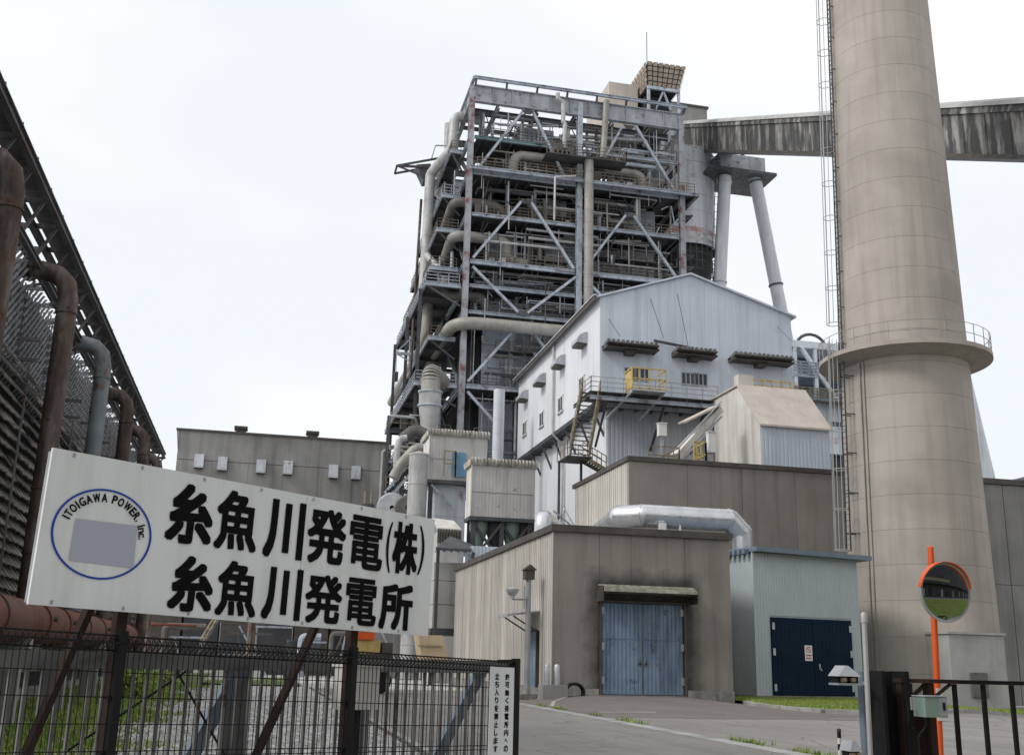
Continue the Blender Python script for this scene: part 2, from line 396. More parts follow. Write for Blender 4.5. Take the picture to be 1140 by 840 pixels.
m_tan = M('tan_hopper', (0.56, 0.44, 0.29), (0.47, 0.36, 0.24), 0.8, 0.7, streak=0.3, scol=(0.3, 0.22, 0.15), var=0.03)
m_bluepanel = M('blue_panel', (0.15, 0.31, 0.46), (0.12, 0.26, 0.40), 1, 0.5, streak=0.3, var=0)
m_rail = M('weathered_rail', (0.20, 0.165, 0.13), (0.12, 0.10, 0.085), 1.5, 0.7, rust=0.3, rcol=(0.14, 0.07, 0.04), var=0.2)
m_block = M('pale_block_concrete', (0.45, 0.445, 0.43), (0.36, 0.355, 0.345), 0.8, 0.85, streak=0.4, scol=(0.25, 0.245, 0.235), sscale=2, slen=0.1, var=0)
# ------------------------------------------------------------------ ground
m_asph = M('aged_asphalt', (0.27, 0.255, 0.242), (0.215, 0.202, 0.193), 0.25, 0.9, patch=0.35, pcol=(0.17, 0.158, 0.15), bump=0.35, bscale=60, var=0)
m_apron = M('apron_asphalt', (0.175, 0.155, 0.143), (0.145, 0.128, 0.119), 0.35, 0.9, patch=0.3, pcol=(0.165, 0.15, 0.14), bump=0.35, bscale=60, var=0)
def crack(m, col, amount, scale):
    """thin crack lines and faint tyre tracks (along the drive) worked into an asphalt"""
    n, l = m.node_tree.nodes, m.node_tree.links; bs = n['Principled BSDF']; src = bs.inputs['Base Color'].links[0].from_socket
    geo = n.new('ShaderNodeNewGeometry'); nz_ = n.new('ShaderNodeTexNoise'); nz_.inputs['Scale'].default_value = .9; nz_.inputs['Detail'].default_value = 5
    l.new(geo.outputs['Position'], nz_.inputs['Vector'])
    ad = n.new('ShaderNodeVectorMath'); ad.operation = 'MULTIPLY_ADD'; l.new(nz_.outputs['Color'], ad.inputs[0]); ad.inputs[1].default_value = (1.4, 1.4, 0); l.new(geo.outputs['Position'], ad.inputs[2])
    vo = n.new('ShaderNodeTexVoronoi'); vo.feature = 'DISTANCE_TO_EDGE'; vo.inputs['Scale'].default_value = scale; l.new(ad.outputs[0], vo.inputs['Vector'])
    mr = n.new('ShaderNodeMapRange'); mr.inputs['From Min'].default_value = 0; mr.inputs['From Max'].default_value = .012; mr.inputs['To Min'].default_value = amount; mr.inputs['To Max'].default_value = 0; l.new(vo.outputs['Distance'], mr.inputs['Value'])
    mx = n.new('ShaderNodeMix'); mx.data_type = 'RGBA'; l.new(mr.outputs[0], mx.inputs[0]); l.new(src, mx.inputs[6]); mx.inputs[7].default_value = (*col, 1)
    st = n.new('ShaderNodeVectorMath'); st.operation = 'MULTIPLY'; l.new(geo.outputs['Position'], st.inputs[0]); st.inputs[1].default_value = (1.1, .05, 1)
    n2 = n.new('ShaderNodeTexNoise'); n2.inputs['Scale'].default_value = 1.3; n2.inputs['Detail'].default_value = 6; l.new(st.outputs[0], n2.inputs['Vector'])
    m2 = n.new('ShaderNodeMapRange'); m2.inputs['From Min'].default_value = .5; m2.inputs['From Max'].default_value = .68; m2.inputs['To Max'].default_value = .3; l.new(n2.outputs['Fac'], m2.inputs['Value'])
    m3 = n.new('ShaderNodeMix'); m3.data_type = 'RGBA'; l.new(m2.outputs[0], m3.inputs[0]); l.new(mx.outputs[2], m3.inputs[6]); m3.inputs[7].default_value = (.12, .112, .106, 1)
    l.new(m3.outputs[2], bs.inputs['Base Color'])
crack(m_asph, (.09, .085, .08), .75, .33); crack(m_apron, (.08, .07, .065), .5, .3)
m_gravel = M('pale_gravel', (0.66, 0.65, 0.63), (0.24, 0.235, 0.23), 4.5, 0.95, patch=0.0, bump=0.6, bscale=16, var=0)
m_soil = M('grassy_soil', (0.11, 0.16, 0.035), (0.09, 0.12, 0.035), 1.5, 0.95, patch=0.35, pcol=(0.22, 0.20, 0.13), bump=0.4, bscale=12, var=0)
m_blade = M('grass_blade', (0.15, 0.24, 0.035), (0.26, 0.33, 0.07), 1.2, 0.6, patch=0.4, pcol=(0.30, 0.29, 0.12), bump=0, var=0)
m_kerb = M('kerb_concrete', (0.42, 0.41, 0.38), (0.32, 0.31, 0.29), 2.0, 0.9, streak=0.2, var=0.1)
m_drain = M('gutter_block', (0.37, 0.37, 0.36), (0.28, 0.28, 0.275), 1.5, 0.85, patch=0.5, pcol=(0.2, 0.19, 0.18), var=0.15)
m_line = M('worn_white_paint', (0.55, 0.55, 0.53), (0.33, 0.32, 0.30), 3.0, 0.8, var=0)

def sheet(name, xs, ys, dz, mat, label=None, hfun=None):
    mb = MB(); h = hfun or g
    n = len(xs)
    for y in ys:
        for x in xs: mb.v.append((x, y, h(x, y) + dz))
    for j in range(len(ys) - 1):
        for i in range(n - 1):
            a = j * n + i; mb.f.append((a, a + 1, a + n + 1, a + n)); mb.sm.append(True)
    o = mb.build(name, mat); o['kind'] = 'structure'
    if label: o['label'] = label
    return o
def span(a, b, step):
    n = max(1, round((b - a) / step)); return [a + (b - a) * i / n for i in range(n + 1)]

sheet('ground', [-1500, -600, -200] + span(-60, 80, 4) + [200, 600, 1500], [-600, -200, -60] + span(-20, 140, 4) + [300, 700, 2500], -0.03, m_gravel, 'wide gravelly ground under the whole plant')
sheet('road', span(3.2, 120, 2.0), span(-20, 60, 2.0), 0.0, m_asph, 'worn grey asphalt yard road inside the gate')
sheet('gravel_yard', span(-3.0, 3.0, 1.0), span(11.5, 62, 2.0), 0.0, m_gravel, 'pale gravel yard behind the mesh fence')
def apron_h(x, y):
    t = smooth((y - 33.5) / 11.0) * smooth((x - 10.8) / 3.2) * (1 - smooth((x - 17.8) / 3.6))
    return g(x, y) + 0.27 * t
sheet('door_apron', span(10.75, 23.0, 0.5), span(33.0, 45.93, 0.5), 0.006, m_apron, 'brownish asphalt ramp rising to the blue double door', apron_h)

# kerbs and gutter: one block after another
kb = thing('kerb', 'pale concrete kerb between gravel yard and asphalt', 'kerb', (3.1, 30, 0))
k0 = MB().box(3.03, 3.19, 12, 13.97, -0.05, 0.07).build('kerb_block', m_kerb, kb)
y = 14.0
while y < 60:
    share(k0, 'kerb_block', kb, (3.11, y + 0.985, 0.01)); y += 2.0
gt = thing('gutter', 'row of grey concrete gutter blocks crossing the asphalt', 'gutter', (10.35, 30, 0))
d0 = MB().box(10.12, 10.58, 18, 18.97, -0.05, 0.012).build('gutter_block', m_drain, gt)
y = 19.0
while y < 42:
    share(d0, 'gutter_block', gt, (10.35 + random.Random(int(y)).uniform(-.012, .012), y + 0.485, -0.019)); y += 1.0

# apron edging strips (white)
def strip(name, pts, w, mat, hf, dz, label, cat):
    mb = MB()
    for a, b in zip(pts[:-1], pts[1:]):
        a, b = Vector((*a, 0)), Vector((*b, 0)); n = max(1, int((b - a).length / 0.5))
        d = (b - a).normalized(); s = Vector((-d.y, d.x, 0)) * (w / 2)
        for i in range(n):
            p, q = a + (b - a) * (i / n), a + (b - a) * ((i + 1) / n)
            V = lambda r: (r.x, r.y, hf(r.x, r.y) + dz)
            mb.quad(V(p - s), V(q - s), V(q + s), V(p + s))
    o = mb.build(name, mat); tag(o, label, cat); return o
strip('edging_strip', [(11.0, 40.2), (11.9, 43.2), (13.4, 45.85)], 0.16, m_kerb, apron_h, 0.02, 'pale edging strip along the left of the door ramp', 'edging')
strip('edging_strip', [(13.5, 45.86), (19.6, 45.86)], 0.14, m_kerb, apron_h, 0.022, 'pale sill strip at the foot of the blue double door', 'edging')
strip('road_marking', [(11.6, 36.2), (13.6, 36.1)], 0.14, m_line, apron_h, 0.01, 'short worn white line on the ramp before the blue double door', 'road marking')
strip('road_marking', [(18.9, 33.9), (20.3, 33.8)], 0.15, m_line, apron_h, 0.01, 'short worn white line beside the grass kerb', 'road marking')
strip('road_marking', [(8.7, 43.2), (10.6, 41.9)], 0.14, m_line, g, 0.01, 'short white line beside the grey pole of the shed', 'road marking')

# lawns
def lawn_h(x, y): return g(x, y) + 0.14
LAWN = [(21.6, 45.9), (20.95, 43.8), (20.5, 40.3), (21.0, 38.0), (22.2, 37.4), (27.4, 39.9), (34.7, 44.3), (46, 47.5), (60, 50), (60, 53), (21.6, 53)]
def inside(x, y, poly):
    c = False; n = len(poly)
    for i in range(n):
        (x0, y0), (x1, y1) = poly[i], poly[i - 1]
        if (y0 > y) != (y1 > y) and x < (x1 - x0) * (y - y0) / (y1 - y0) + x0: c = not c
    return c
lm_ = MB(); st_ = .3
for i in range(int(40 / st_)):
    for j in range(int(16.5 / st_)):
        x, y = 20.2 + i * st_, 37 + j * st_
        if inside(x + st_ / 2, y + st_ / 2, LAWN): lm_.quad(*[(a, b, lawn_h(a, b)) for a, b in ((x, y), (x + st_, y), (x + st_, y + st_), (x, y + st_))])
o = lm_.build('lawn', m_soil); o['kind'] = 'structure'; o['label'] = 'grass strip in front of the pale blue shed and chimney'
kl = thing('kerb', 'thin pale kerb edging the grass strip by the chimney', 'kerb', (30, 42.0, 0))
for a, b in zip(LAWN[0:8], LAWN[1:9]):
    A, B = Vector((*a, 0)), Vector((*b, 0)); n = max(1, round((B - A).length / 1.0)); d = (B - A).normalized()
    for k in range(n):
        p, q = A + (B - A) * (k / n), A + (B - A) * ((k + 1) / n); p.z, q.z = g(p.x, p.y), g(q.x, q.y)
        MB().bar(p + d * .01 + Vector((0, 0, .05)), q - d * .01 + Vector((0, 0, .05)), .42, .22).build('kerb_block', m_kerb, kl)
def yard_h(x, y): return 0.02 + 0.55 * smooth((y - 22) / 50.0) * smooth((-x + 4) / 6.0)
sheet('lawn', span(-7.0, -2.2, 0.8), span(14.0, 66, 1.5), 0.0, m_soil, 'green lawn between cooling tower and gravel yard', yard_h)
sheet('lawn', span(-6.0, 2.8, 1.0), span(62.5, 84, 2.0), 0.0, m_soil, 'far strip of grass behind the gravel yard', lambda x, y: 0.06)

def blades(name, region, n, h, hf, seed, label, poly=None, edge=None):
    rnd = random.Random(seed); mb = MB()
    (x0, x1, y0, y1) = region
    for _ in range(n):
        x, y = rnd.uniform(x0, x1), rnd.uniform(y0, y1)
        if poly and not inside(x, y, poly): continue
        if edge and x > edge(y) + rnd.gauss(0, .35): continue
        z = hf(x, y) - 0.01
        a = rnd.uniform(0, 6.28); hh = h * rnd.uniform(0.4, 1.3); w = rnd.uniform(0.012, 0.035)
        dx, dy = math.cos(a), math.sin(a); l = rnd.uniform(0.1, 0.7) * hh; b = rnd.uniform(0, 6.28)
        k = len(mb.v)
        mb.v += [(x - dx * w, y - dy * w, z), (x + dx * w, y + dy * w, z), (x + math.cos(b) * l, y + math.sin(b) * l, z + hh)]
        mb.f.append((k, k + 1, k + 2)); mb.sm.append(False)
    o = mb.build(name, m_blade); tag(o, label, 'grass'); o['kind'] = 'stuff'; return o
blades('grass', (20.6, 47, 37.4, 51), 110000, 0.13, lawn_h, 1, 'short bright grass before the pale blue shed', LAWN)
blades('grass', (-6.5, -0.4, 15, 48), 70000, 0.11, yard_h, 2, 'rough green grass beside the cooling tower', None, lambda y: -2.6 + .5 * math.sin(y * .7) + .3 * math.sin(y * 1.9))
rnd = random.Random(5)
wm = MB()
for _ in range(1500):
    yy = rnd.uniform(19, 41); xx = 10.62 + abs(rnd.gauss(0, 0.13)); 
    if math.sin(yy * 1.7) + math.sin(yy * 0.63 + 1) < 0.35: continue
    k = len(wm.v); a = rnd.uniform(0, 6.28); w = 0.02; hh = rnd.uniform(0.03, 0.15)
    wm.v += [(xx - math.cos(a) * w, yy - math.sin(a) * w, 0), (xx + math.cos(a) * w, yy + math.sin(a) * w, 0), (xx + rnd.gauss(0, .05), yy + rnd.gauss(0, .05), hh)]
    wm.f.append((k, k + 1, k + 2)); wm.sm.append(False)
o = wm.build('weeds', m_blade); tag(o, 'thin weeds sprouting along the grey gutter blocks', 'weeds'); o['kind'] = 'stuff'
# loose stones of the gravel yard
rnd = random.Random(9); gm = MB()
for _ in range(16000):
    yy = 13 + 34 * rnd.random() ** 1.6; xx = rnd.uniform(-3.4, 3.0); s = rnd.uniform(0.02, 0.055); zz = max(0, yard_h(xx, yy) if xx < -1 else 0)
    k = len(gm.v); a = rnd.uniform(0, 6.28); c, q = math.cos(a) * s, math.sin(a) * s
    gm.v += [(xx + c, yy + q, zz), (xx - q, yy + c, zz), (xx - c, yy - q, zz), (xx + q, yy - c, zz), (xx + rnd.gauss(0, .3) * s, yy + rnd.gauss(0, .3) * s, zz + s * .8)]
    for i in range(4): gm.f.append((k + i, k + (i + 1) % 4, k + 4)); gm.sm.append(False)
o = gm.build('gravel_stones', m_gravel); tag(o, 'loose pale stones strewn over the gravel yard', 'gravel'); o['kind'] = 'stuff'
# ------------------------------------------------------------------ front shed (taupe front, beige side)
FS_Y, FS_X0, FS_X1, FS_Z, FS_YB = 46.0, 12.56, 20.98, 7.25, 70.4
sh = thing('workshop_shed', 'taupe flat-roofed shed with blue double door and beige side wall', 'shed', (16.8, 50, 0))
DX0, DX1, DZ0, DZ1 = 14.82, 18.66, 0.30, 4.22
# stained front cladding: soot grown around the canopy and door head
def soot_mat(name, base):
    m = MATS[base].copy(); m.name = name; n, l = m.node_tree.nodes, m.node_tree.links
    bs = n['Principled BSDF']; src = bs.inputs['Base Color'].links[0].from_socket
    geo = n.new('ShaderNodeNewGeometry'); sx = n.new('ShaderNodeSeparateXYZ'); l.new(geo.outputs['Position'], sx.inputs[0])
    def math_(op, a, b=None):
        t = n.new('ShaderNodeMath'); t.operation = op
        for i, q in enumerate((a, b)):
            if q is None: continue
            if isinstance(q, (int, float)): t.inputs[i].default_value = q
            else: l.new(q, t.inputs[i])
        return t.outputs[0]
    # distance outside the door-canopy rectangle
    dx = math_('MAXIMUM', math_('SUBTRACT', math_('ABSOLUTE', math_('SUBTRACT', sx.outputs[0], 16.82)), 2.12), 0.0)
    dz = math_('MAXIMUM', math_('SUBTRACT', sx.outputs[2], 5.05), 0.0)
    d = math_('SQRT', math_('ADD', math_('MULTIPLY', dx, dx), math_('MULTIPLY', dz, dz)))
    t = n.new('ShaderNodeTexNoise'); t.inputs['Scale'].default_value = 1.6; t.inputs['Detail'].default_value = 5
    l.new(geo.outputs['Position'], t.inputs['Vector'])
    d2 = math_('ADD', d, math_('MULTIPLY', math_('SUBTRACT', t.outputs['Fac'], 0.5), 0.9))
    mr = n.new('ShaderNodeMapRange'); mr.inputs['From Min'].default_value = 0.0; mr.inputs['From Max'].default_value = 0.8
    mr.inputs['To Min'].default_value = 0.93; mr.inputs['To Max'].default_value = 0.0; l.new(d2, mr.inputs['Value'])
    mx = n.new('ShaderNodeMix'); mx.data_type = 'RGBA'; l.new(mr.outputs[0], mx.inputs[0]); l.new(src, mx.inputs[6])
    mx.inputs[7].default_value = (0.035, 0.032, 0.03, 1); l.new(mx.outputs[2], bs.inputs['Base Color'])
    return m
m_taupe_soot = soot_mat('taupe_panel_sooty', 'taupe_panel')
gapx = 0.008
def fpanel(x0, x1, z0, z1): MB().box(x0 + gapx, x1 - gapx, FS_Y, FS_Y + 0.12, z0, z1).build('wall_panel', m_taupe_soot, sh)
fpanel(FS_X0, DX0 - 0.12, 0.55, FS_Z); fpanel(DX1 + 0.12, FS_X1, 0.55, FS_Z)
fpanel(DX0 - 0.12, 16.2, DZ1 + 0.12, FS_Z); fpanel(16.2, DX1 + 0.12, DZ1 + 0.12, FS_Z)
MB().box(FS_X0 + 0.14, FS_X1 - 0.02, FS_Y + 0.13, FS_YB, -0.2, FS_Z - 0.05).build('wall_core', m_taupe, sh)
MB().box(FS_X0 - 0.03, DX0 - 0.14, FS_Y - 0.05, FS_Y + 0.2, -0.3, 0.545).build('plinth', m_plinth, sh)
MB().box(DX1 + 0.14, FS_X1 + 0.03, FS_Y - 0.05, FS_Y + 0.2, -0.3, 0.545).build('plinth', m_plinth, sh)
MB().box(FS_X0 - 0.04, FS_X0 + 0.135, FS_Y + 0.21, FS_YB, -0.3, 0.50).build('plinth', m_plinth, sh)
MB().box(DX0 - 0.13, DX1 + 0.13, FS_Y - 0.04, FS_Y + 0.2, -0.2, DZ0 - 0.01).build('door_sill', m_plinth, sh)
# roof with dark flashing
MB().box(FS_X0 - 0.12, FS_X1 + 0.12, FS_Y - 0.14, FS_YB + 0.1, FS_Z, FS_Z + 0.30).build('roof_flashing', m_trim, sh)
MB().box(FS_X0 + 0.1, FS_X1 - 0.1, FS_Y + 0.1, FS_YB - 0.1, FS_Z + 0.31, FS_Z + 0.34).build('roof', m_conc2, sh)
# beige side wall, sheet by sheet with standing ribs
y = FS_Y + 0.13; k = 0; rnd = random.Random(3)
while y < FS_YB - 0.3:
    w = 1.0; y1 = min(y + w, FS_YB)
    if 48.4 < y + 0.5 < 50.3: z0 = 3.0
    else: z0 = 0.52
    mb = MB(); mb.box(FS_X0 + 0.02, FS_X0 + 0.12, y + 0.012, y1 - 0.012, z0, FS_Z - 0.02)
    for q in (0.12, 0.46, 0.80): mb.box(FS_X0 - 0.025, FS_X0 + 0.02, y + q, y + q + 0.09, z0, FS_Z - 0.02)
    mb.build('siding_sheet', m_beige, sh); y = y1
MB().box(FS_X0 - 0.035, FS_X0 + 0.15, FS_Y + 0.005, FS_Y + 0.125, 0.55, FS_Z - 0.01).build('corner_trim', m_beige, sh)
# side door with small awning
MB().box(FS_X0 + 0.0, FS_X0 + 0.08, 48.66, 49.9, 0.5, 2.95).build('side_door', m_bluedoor, sh)
MB().box(FS_X0 - 0.05, FS_X0 + 0.1, 48.55, 48.65, 0.5, 3.0).box(FS_X0 - 0.05, FS_X0 + 0.1, 49.91, 50.0, 0.5, 3.0).box(FS_X0 - 0.05, FS_X0 + 0.1, 48.55, 50.0, 2.96, 3.05).build('door_frame', m_trim, sh)
aw = MB().obox((FS_X0 - 0.75, 49.2, 3.75), (0.75, 0, 0.1), (0, 1.15, 0), (0, 0, 0.035)); aw.box(FS_X0 - 1.52, FS_X0 - 1.46, 48.1, 50.3, 3.56, 3.70)
ao = aw.build('awning', m_hood, sh)
ab = MB()
for yy in (48.3, 50.1): MB().bar((FS_X0, yy, 2.9), (FS_X0 - 1.2, yy, 3.6), 0.06).build('awning_bracket', m_steel_d, ao)
# big blue door
fr = MB()
fr.box(DX0 - 0.11, DX0 - 0.01, FS_Y - 0.06, FS_Y + 0.16, DZ0, DZ1 + 0.11).box(DX1 + 0.01, DX1 + 0.11, FS_Y - 0.06, FS_Y + 0.16, DZ0, DZ1 + 0.11).box(DX0 - 0.01, DX1 + 0.01, FS_Y - 0.06, FS_Y + 0.16, DZ1 + 0.01, DZ1 + 0.11)
fr.build('door_frame', m_trim, sh)
mid = (DX0 + DX1) / 2
for s, (a, b) in enumerate(((DX0, mid - 0.015), (mid + 0.015, DX1))):
    lf = MB().box(a + .01, b - .01, FS_Y + 0.09, FS_Y + 0.14, DZ0 + 0.02, DZ1)
    zc = DZ0 + 2.35
    for (z0, z1) in ((DZ0 + 0.04, zc - 0.02), (zc + 0.02, DZ1 - 0.02)):
        lf.corr((a + .02, FS_Y + 0.085, z0), (1, 0, 0), (0, 0, 1), b - a - .04, z1 - z0, 0.19, 0.03, (0, -1, 0), duty=0.72)
    leaf = lf.build('door_leaf', m_bluedoor, sh)
    e = a + 0.06 if s == 0 else b - 0.06
    for hz in (DZ0 + 0.45, DZ0 + 1.9, DZ1 - 0.5):
        MB().box(e - 0.07, e + 0.07, FS_Y + 0.01, FS_Y + 0.05, hz, hz + 0.32).build('hinge', m_galv, leaf)
    hx = mid - 0.14 if s == 0 else mid + 0.14
    MB().box(hx - 0.07, hx + 0.07, FS_Y + 0.0, FS_Y + 0.05, DZ0 + 1.3, DZ0 + 1.38).bar((hx, FS_Y + 0.02, DZ0 + 1.22), (hx, FS_Y + 0.02, DZ0 + 1.5), 0.04).build('handle', m_steel_d, leaf)
# canopy over it
cn = MB()
cx0, cx1 = 14.66, 19.0
for i in range(3):
    cn.box(cx0, cx1, FS_Y - 0.45 - 0.20 * i, FS_Y - 0.23 - 0.20 * i + 0.0, 4.93 - 0.07 * i, 4.98 - 0.07 * i)
cn.box(cx0, cx1, FS_Y - 0.91, FS_Y - 0.86, 4.66, 4.82).box(cx0, cx1, FS_Y - 0.24, FS_Y - 0.005, 4.95, 5.0)
for i in range(12):
    xx = cx0 + 0.18 + i * 0.36; cn.box(xx, xx + 0.03, FS_Y - 0.925, FS_Y - 0.912, 4.66, 4.82)
co = cn.build('canopy', m_olive, sh)
cs = MB().box(cx0 + .05, cx1 - .05, FS_Y - 0.84, FS_Y - 0.01, 4.60, 4.65)
cs.box(cx0 - 0.06, cx0 - 0.005, FS_Y - 0.85, FS_Y - 0.005, 4.25, 4.9).box(cx1 + 0.005, cx1 + 0.06, FS_Y - 0.85, FS_Y - 0.005, 4.25, 4.9)
cs.build('canopy_bracket', m_trim, co)

# pole with lamp and camera housing beside the shed
pp = pt(592, 768, Z=0.0); PX, PY = 11.85, 47.5
pl = thing('camera_pole', 'dark grey pole with boxed camera head by the beige wall', 'pole', (PX, PY, 0))
zt = 5.2
MB().tube([(PX, PY, -0.1), (PX, PY, zt)], 0.125, 12).build('pole_shaft', m_galv, pl)
hd = MB().box(PX - 0.22, PX + 0.22, PY - 0.24, PY + 0.24, zt, zt + 0.42); hd.prism([(PX - 0.3, PY - 0.32, zt + 0.42), (PX + 0.3, PY - 0.32, zt + 0.42), (PX, PY - 0.32, zt + 0.66)], (0, 0.64, 0))
hd.build('camera_head', m_trim, pl)
MB().bar((PX, PY, 4.3), (PX - .75, PY, 4.3), 0.08).bar((PX - 0.25, PY - 0.2, 3.9), (PX - 0.25, PY - 0.2, 4.9), 0.06).build('lamp_arm', m_galv, pl)
MB().lathe([(0.02, 0.0), (0.12, 0.0), (0.13, 0.1), (0.22, 0.18), (0.30, 0.34), (0.30, 0.40), (0.12, 0.46), (0.0, 0.48)], (PX - .75, PY, 4.36), 14).build('lamp_head', m_hood, pl)
MB().box(PX - 0.4, PX + 0.4, PY - 0.4, PY + 0.4, -0.1, 0.25).build('pole_base', m_plinth, pl)
# gas-bottle pair and hose reel at the corner
gb = thing('valve_stand', 'two grey upright cylinders on a box at the shed corner', 'valve stand', (13.0, 45.2, 0))
for xx in (12.2, 12.62):
    MB().lathe([(0.0, 0.7), (0.13, 0.7), (0.13, 1.45), (0.09, 1.52), (0.0, 1.55)], (xx, 45.35, 0), 12).build('cylinder', m_galv, gb)
MB().box(11.9, 13.0, 44.95, 45.7, 0.0, 0.69).box(11.86, 13.04, 44.9, 45.75, 0.05, 0.12).build('cabinet', m_conc2, gb)
hs = MB(); 
for i in range(3):
    c = Vector((13.35, 45.3 - 0.11 * i, 0.40)); ring = [c + Vector((0.4 * math.cos(a * math.pi / 8), 0, 0.36 * math.sin(a * math.pi / 8))) for a in range(17)]
    hs.sweep(ring, [0.06] * 17, 8, False)
hs.tube([(13.0, 45.0, 0.06), (13.9, 44.6, 0.06), (14.3, 44.9, 0.12)], 0.06, 8, 0.3)
tag(hs.build('hose_coil', m_black), 'black coiled hose lying by the taupe shed corner', 'hose')

# ------------------------------------------------------------------ pale blue shed with navy door (turned a little)
S2 = Vector((24.05, 50.0, 0.0)); AZ2 = math.radians(11.5)
bs = thing('blue_shed', 'small pale blue ribbed shed with navy double door', 'shed', S2)
bs.rotation_euler = (0, 0, AZ2)
def L2(mb, name, mat, par=None, label=None):
    """part laid out in the shed's own coordinates"""
    o = mb.build(name, mat, None); 
    c = o.location.copy()
    if par is None: o.parent = bs; o.location = c; BASE[o.name] = c
    else: o.parent = par; o.location = c - BASE[par.name]; BASE[o.name] = c
    if label: o['label'] = label
    return o
W2, D2, Z2 = 6.75, 8.0, 7.2
L2(MB().box(0.05, W2 - 0.05, 0.06, D2, 0.1, Z2 - 0.02), 'wall_core', m_shedblue)
fx0, fx1, fz1 = 0.98, 6.1, 4.05
fm = MB()
fm.corr((0, 0.04, 0.28), (1, 0, 0), (0, 0, 1), fx0 - 0.06, Z2 - 0.28, 0.17, 0.016, (0, -1, 0), 0.7)
L2(fm, 'front_cladding', m_shedblue)
L2(MB().corr((fx0 - 0.06, 0.04, fz1 + 0.08), (1, 0, 0), (0, 0, 1), fx1 - fx0 + 0.12, Z2 - fz1 - 0.08, 0.17, 0.016, (0, -1, 0), 0.7), 'front_cladding', m_shedblue)
L2(MB().corr((fx1 + 0.06, 0.04, 0.28), (1, 0, 0), (0, 0, 1), W2 - fx1 - 0.06, Z2 - 0.28, 0.17, 0.016, (0, -1, 0), 0.7), 'front_cladding', m_shedblue)
L2(MB().corr((0.04, 0.0, 0.28), (0, 1, 0), (0, 0, 1), D2, Z2 - 0.45, 0.17, 0.016, (-1, 0, 0), 0.7), 'side_cladding', m_shedblue)
L2(MB().box(-0.05, 0.045, -0.05, 0.05, 0.28, Z2), 'corner_trim', m_shedblue)
L2(MB().box(-0.06, W2 + 0.05, -0.06, D2, -0.5, 0.275), 'plinth', m_plinth)
L2(MB().obox((W2 / 2 + 0.28, D2 / 2 - 0.2, Z2 + 0.12), (W2 / 2 + 0.35, 0, -0.03), (0, D2 / 2 + 0.25, 0), (0, 0, 0.12)), 'roof_edge', m_roofblue)
er = MB()
for i in range(22): er.box(-0.36, -0.09, 0.2 + i * 0.4, 0.42 + i * 0.4, Z2 - 0.08, Z2 + 0.16)
L2(er, 'eave_corrugation', m_roofblue)
L2(MB().box(-0.8, 0.0, 2.3, 2.4, 4.6, 4.7).box(-0.8, 0.0, 3.2, 3.3, 4.6, 4.7).box(-0.8, -0.7, 2.3, 3.3, 4.7, 4.75), 'wall_bracket', m_steel_d)
midx = (fx0 + fx1) / 2
for s, (a, b) in enumerate(((fx0, midx - 0.012), (midx + 0.012, fx1))):
    lm = MB().box(a, b, -0.02, 0.05, 0.30, fz1)
    lm.corr((a + 0.02, -0.022, 0.34), (1, 0, 0), (0, 0, 1), b - a - 0.04, fz1 - 0.38, 0.24, 0.018, (0, -1, 0), 0.8)
    lf = L2(lm, 'door_leaf', m_navy)
    e = a + 0.11 if s == 0 else b - 0.11
    for hz in (0.5, 2.2, 3.45): L2(MB().box(e - 0.07, e + 0.07, -0.075, -0.045, hz, hz + 0.34), 'hinge', m_hood, lf)
    if s == 1: L2(MB().box(a + 0.28, a + 0.36, -0.09, -0.05, 1.55, 1.85).bar((a + .3, -0.1, 1.7), (a + 0.42, -0.1, 1.5), 0.05), 'handle', m_galv, lf)
    if s == 0:
        nt = L2(MB().box(b - 0.55, b - 0.09, -0.07, -0.05, 1.98, 2.74), 'notice', m_white, lf, 'small white prohibition notice with red ring on navy door')
        rg = MB(); cxx, cz = b - 0.32, 2.52
        for i in range(20):
            a0, a1 = i * math.pi / 10, (i + 1) * math.pi / 10
            P = lambda r, t: (cxx + r * math.cos(t), -0.074, cz + r * math.sin(t))
            rg.quad(P(0.115, a0), P(0.15, a0), P(0.15, a1), P(0.115, a1))
        rg.quad((cxx - .1, -0.075, cz + .07), (cxx - .07, -0.075, cz + .1), (cxx + .1, -0.075, cz - .07), (cxx + .07, -0.075, cz - .1))
        rg.box(b - 0.48, b - 0.16, -0.0735, -0.071, 2.22, 2.28).box(b - 0.48, b - 0.16, -0.0735, -0.071, 2.08, 2.14)
        o = rg.build('notice_print', m_redsign); c = o.location.copy(); o.parent = lf; o.location = c - BASE[lf.name]

# ------------------------------------------------------------------ larger taupe shed behind
BX0, BX1, BY0, BY1, BZ = 22.42, 37.6, 64.0, 76.4, 14.45
b2 = thing('taupe_hall', 'tall taupe hall behind the front shed, white sheeted left side', 'hall', (30, 70, 0))
MB().box(BX0 + 0.2, BX1, BY0 + 0.15, BY1, -0.6, BZ - 0.3).build('wall_core', m_taupe, b2)
xs = [BX0, 26.4, 30.2, 34.0, BX1]
for a, b in zip(xs[:-1], xs[1:]): MB().box(a + 0.012, b - 0.012, BY0, BY0 + 0.14, -0.5, BZ - 0.25).build('wall_panel', m_taupe, b2)
y = BY0 + 0.2
while y < BY1 - 0.2:
    mb = MB().box(BX0 + 0.02, BX0 + 0.18, y + 0.01, y + 1.19, -0.5, BZ - 0.28)
    for q in (0.1, 0.5, 0.9): mb.box(BX0 - 0.03, BX0 + 0.02, y + q, y + q + 0.12, -0.5, BZ - 0.28)
    mb.build('siding_sheet', m_beige, b2); y += 1.2
MB().box(BX0 - 0.12, BX1 + 0.1, BY0 - 0.12, BY1 + 0.1, BZ - 0.24, BZ + 0.06).build('roof_flashing', m_trim, b2)

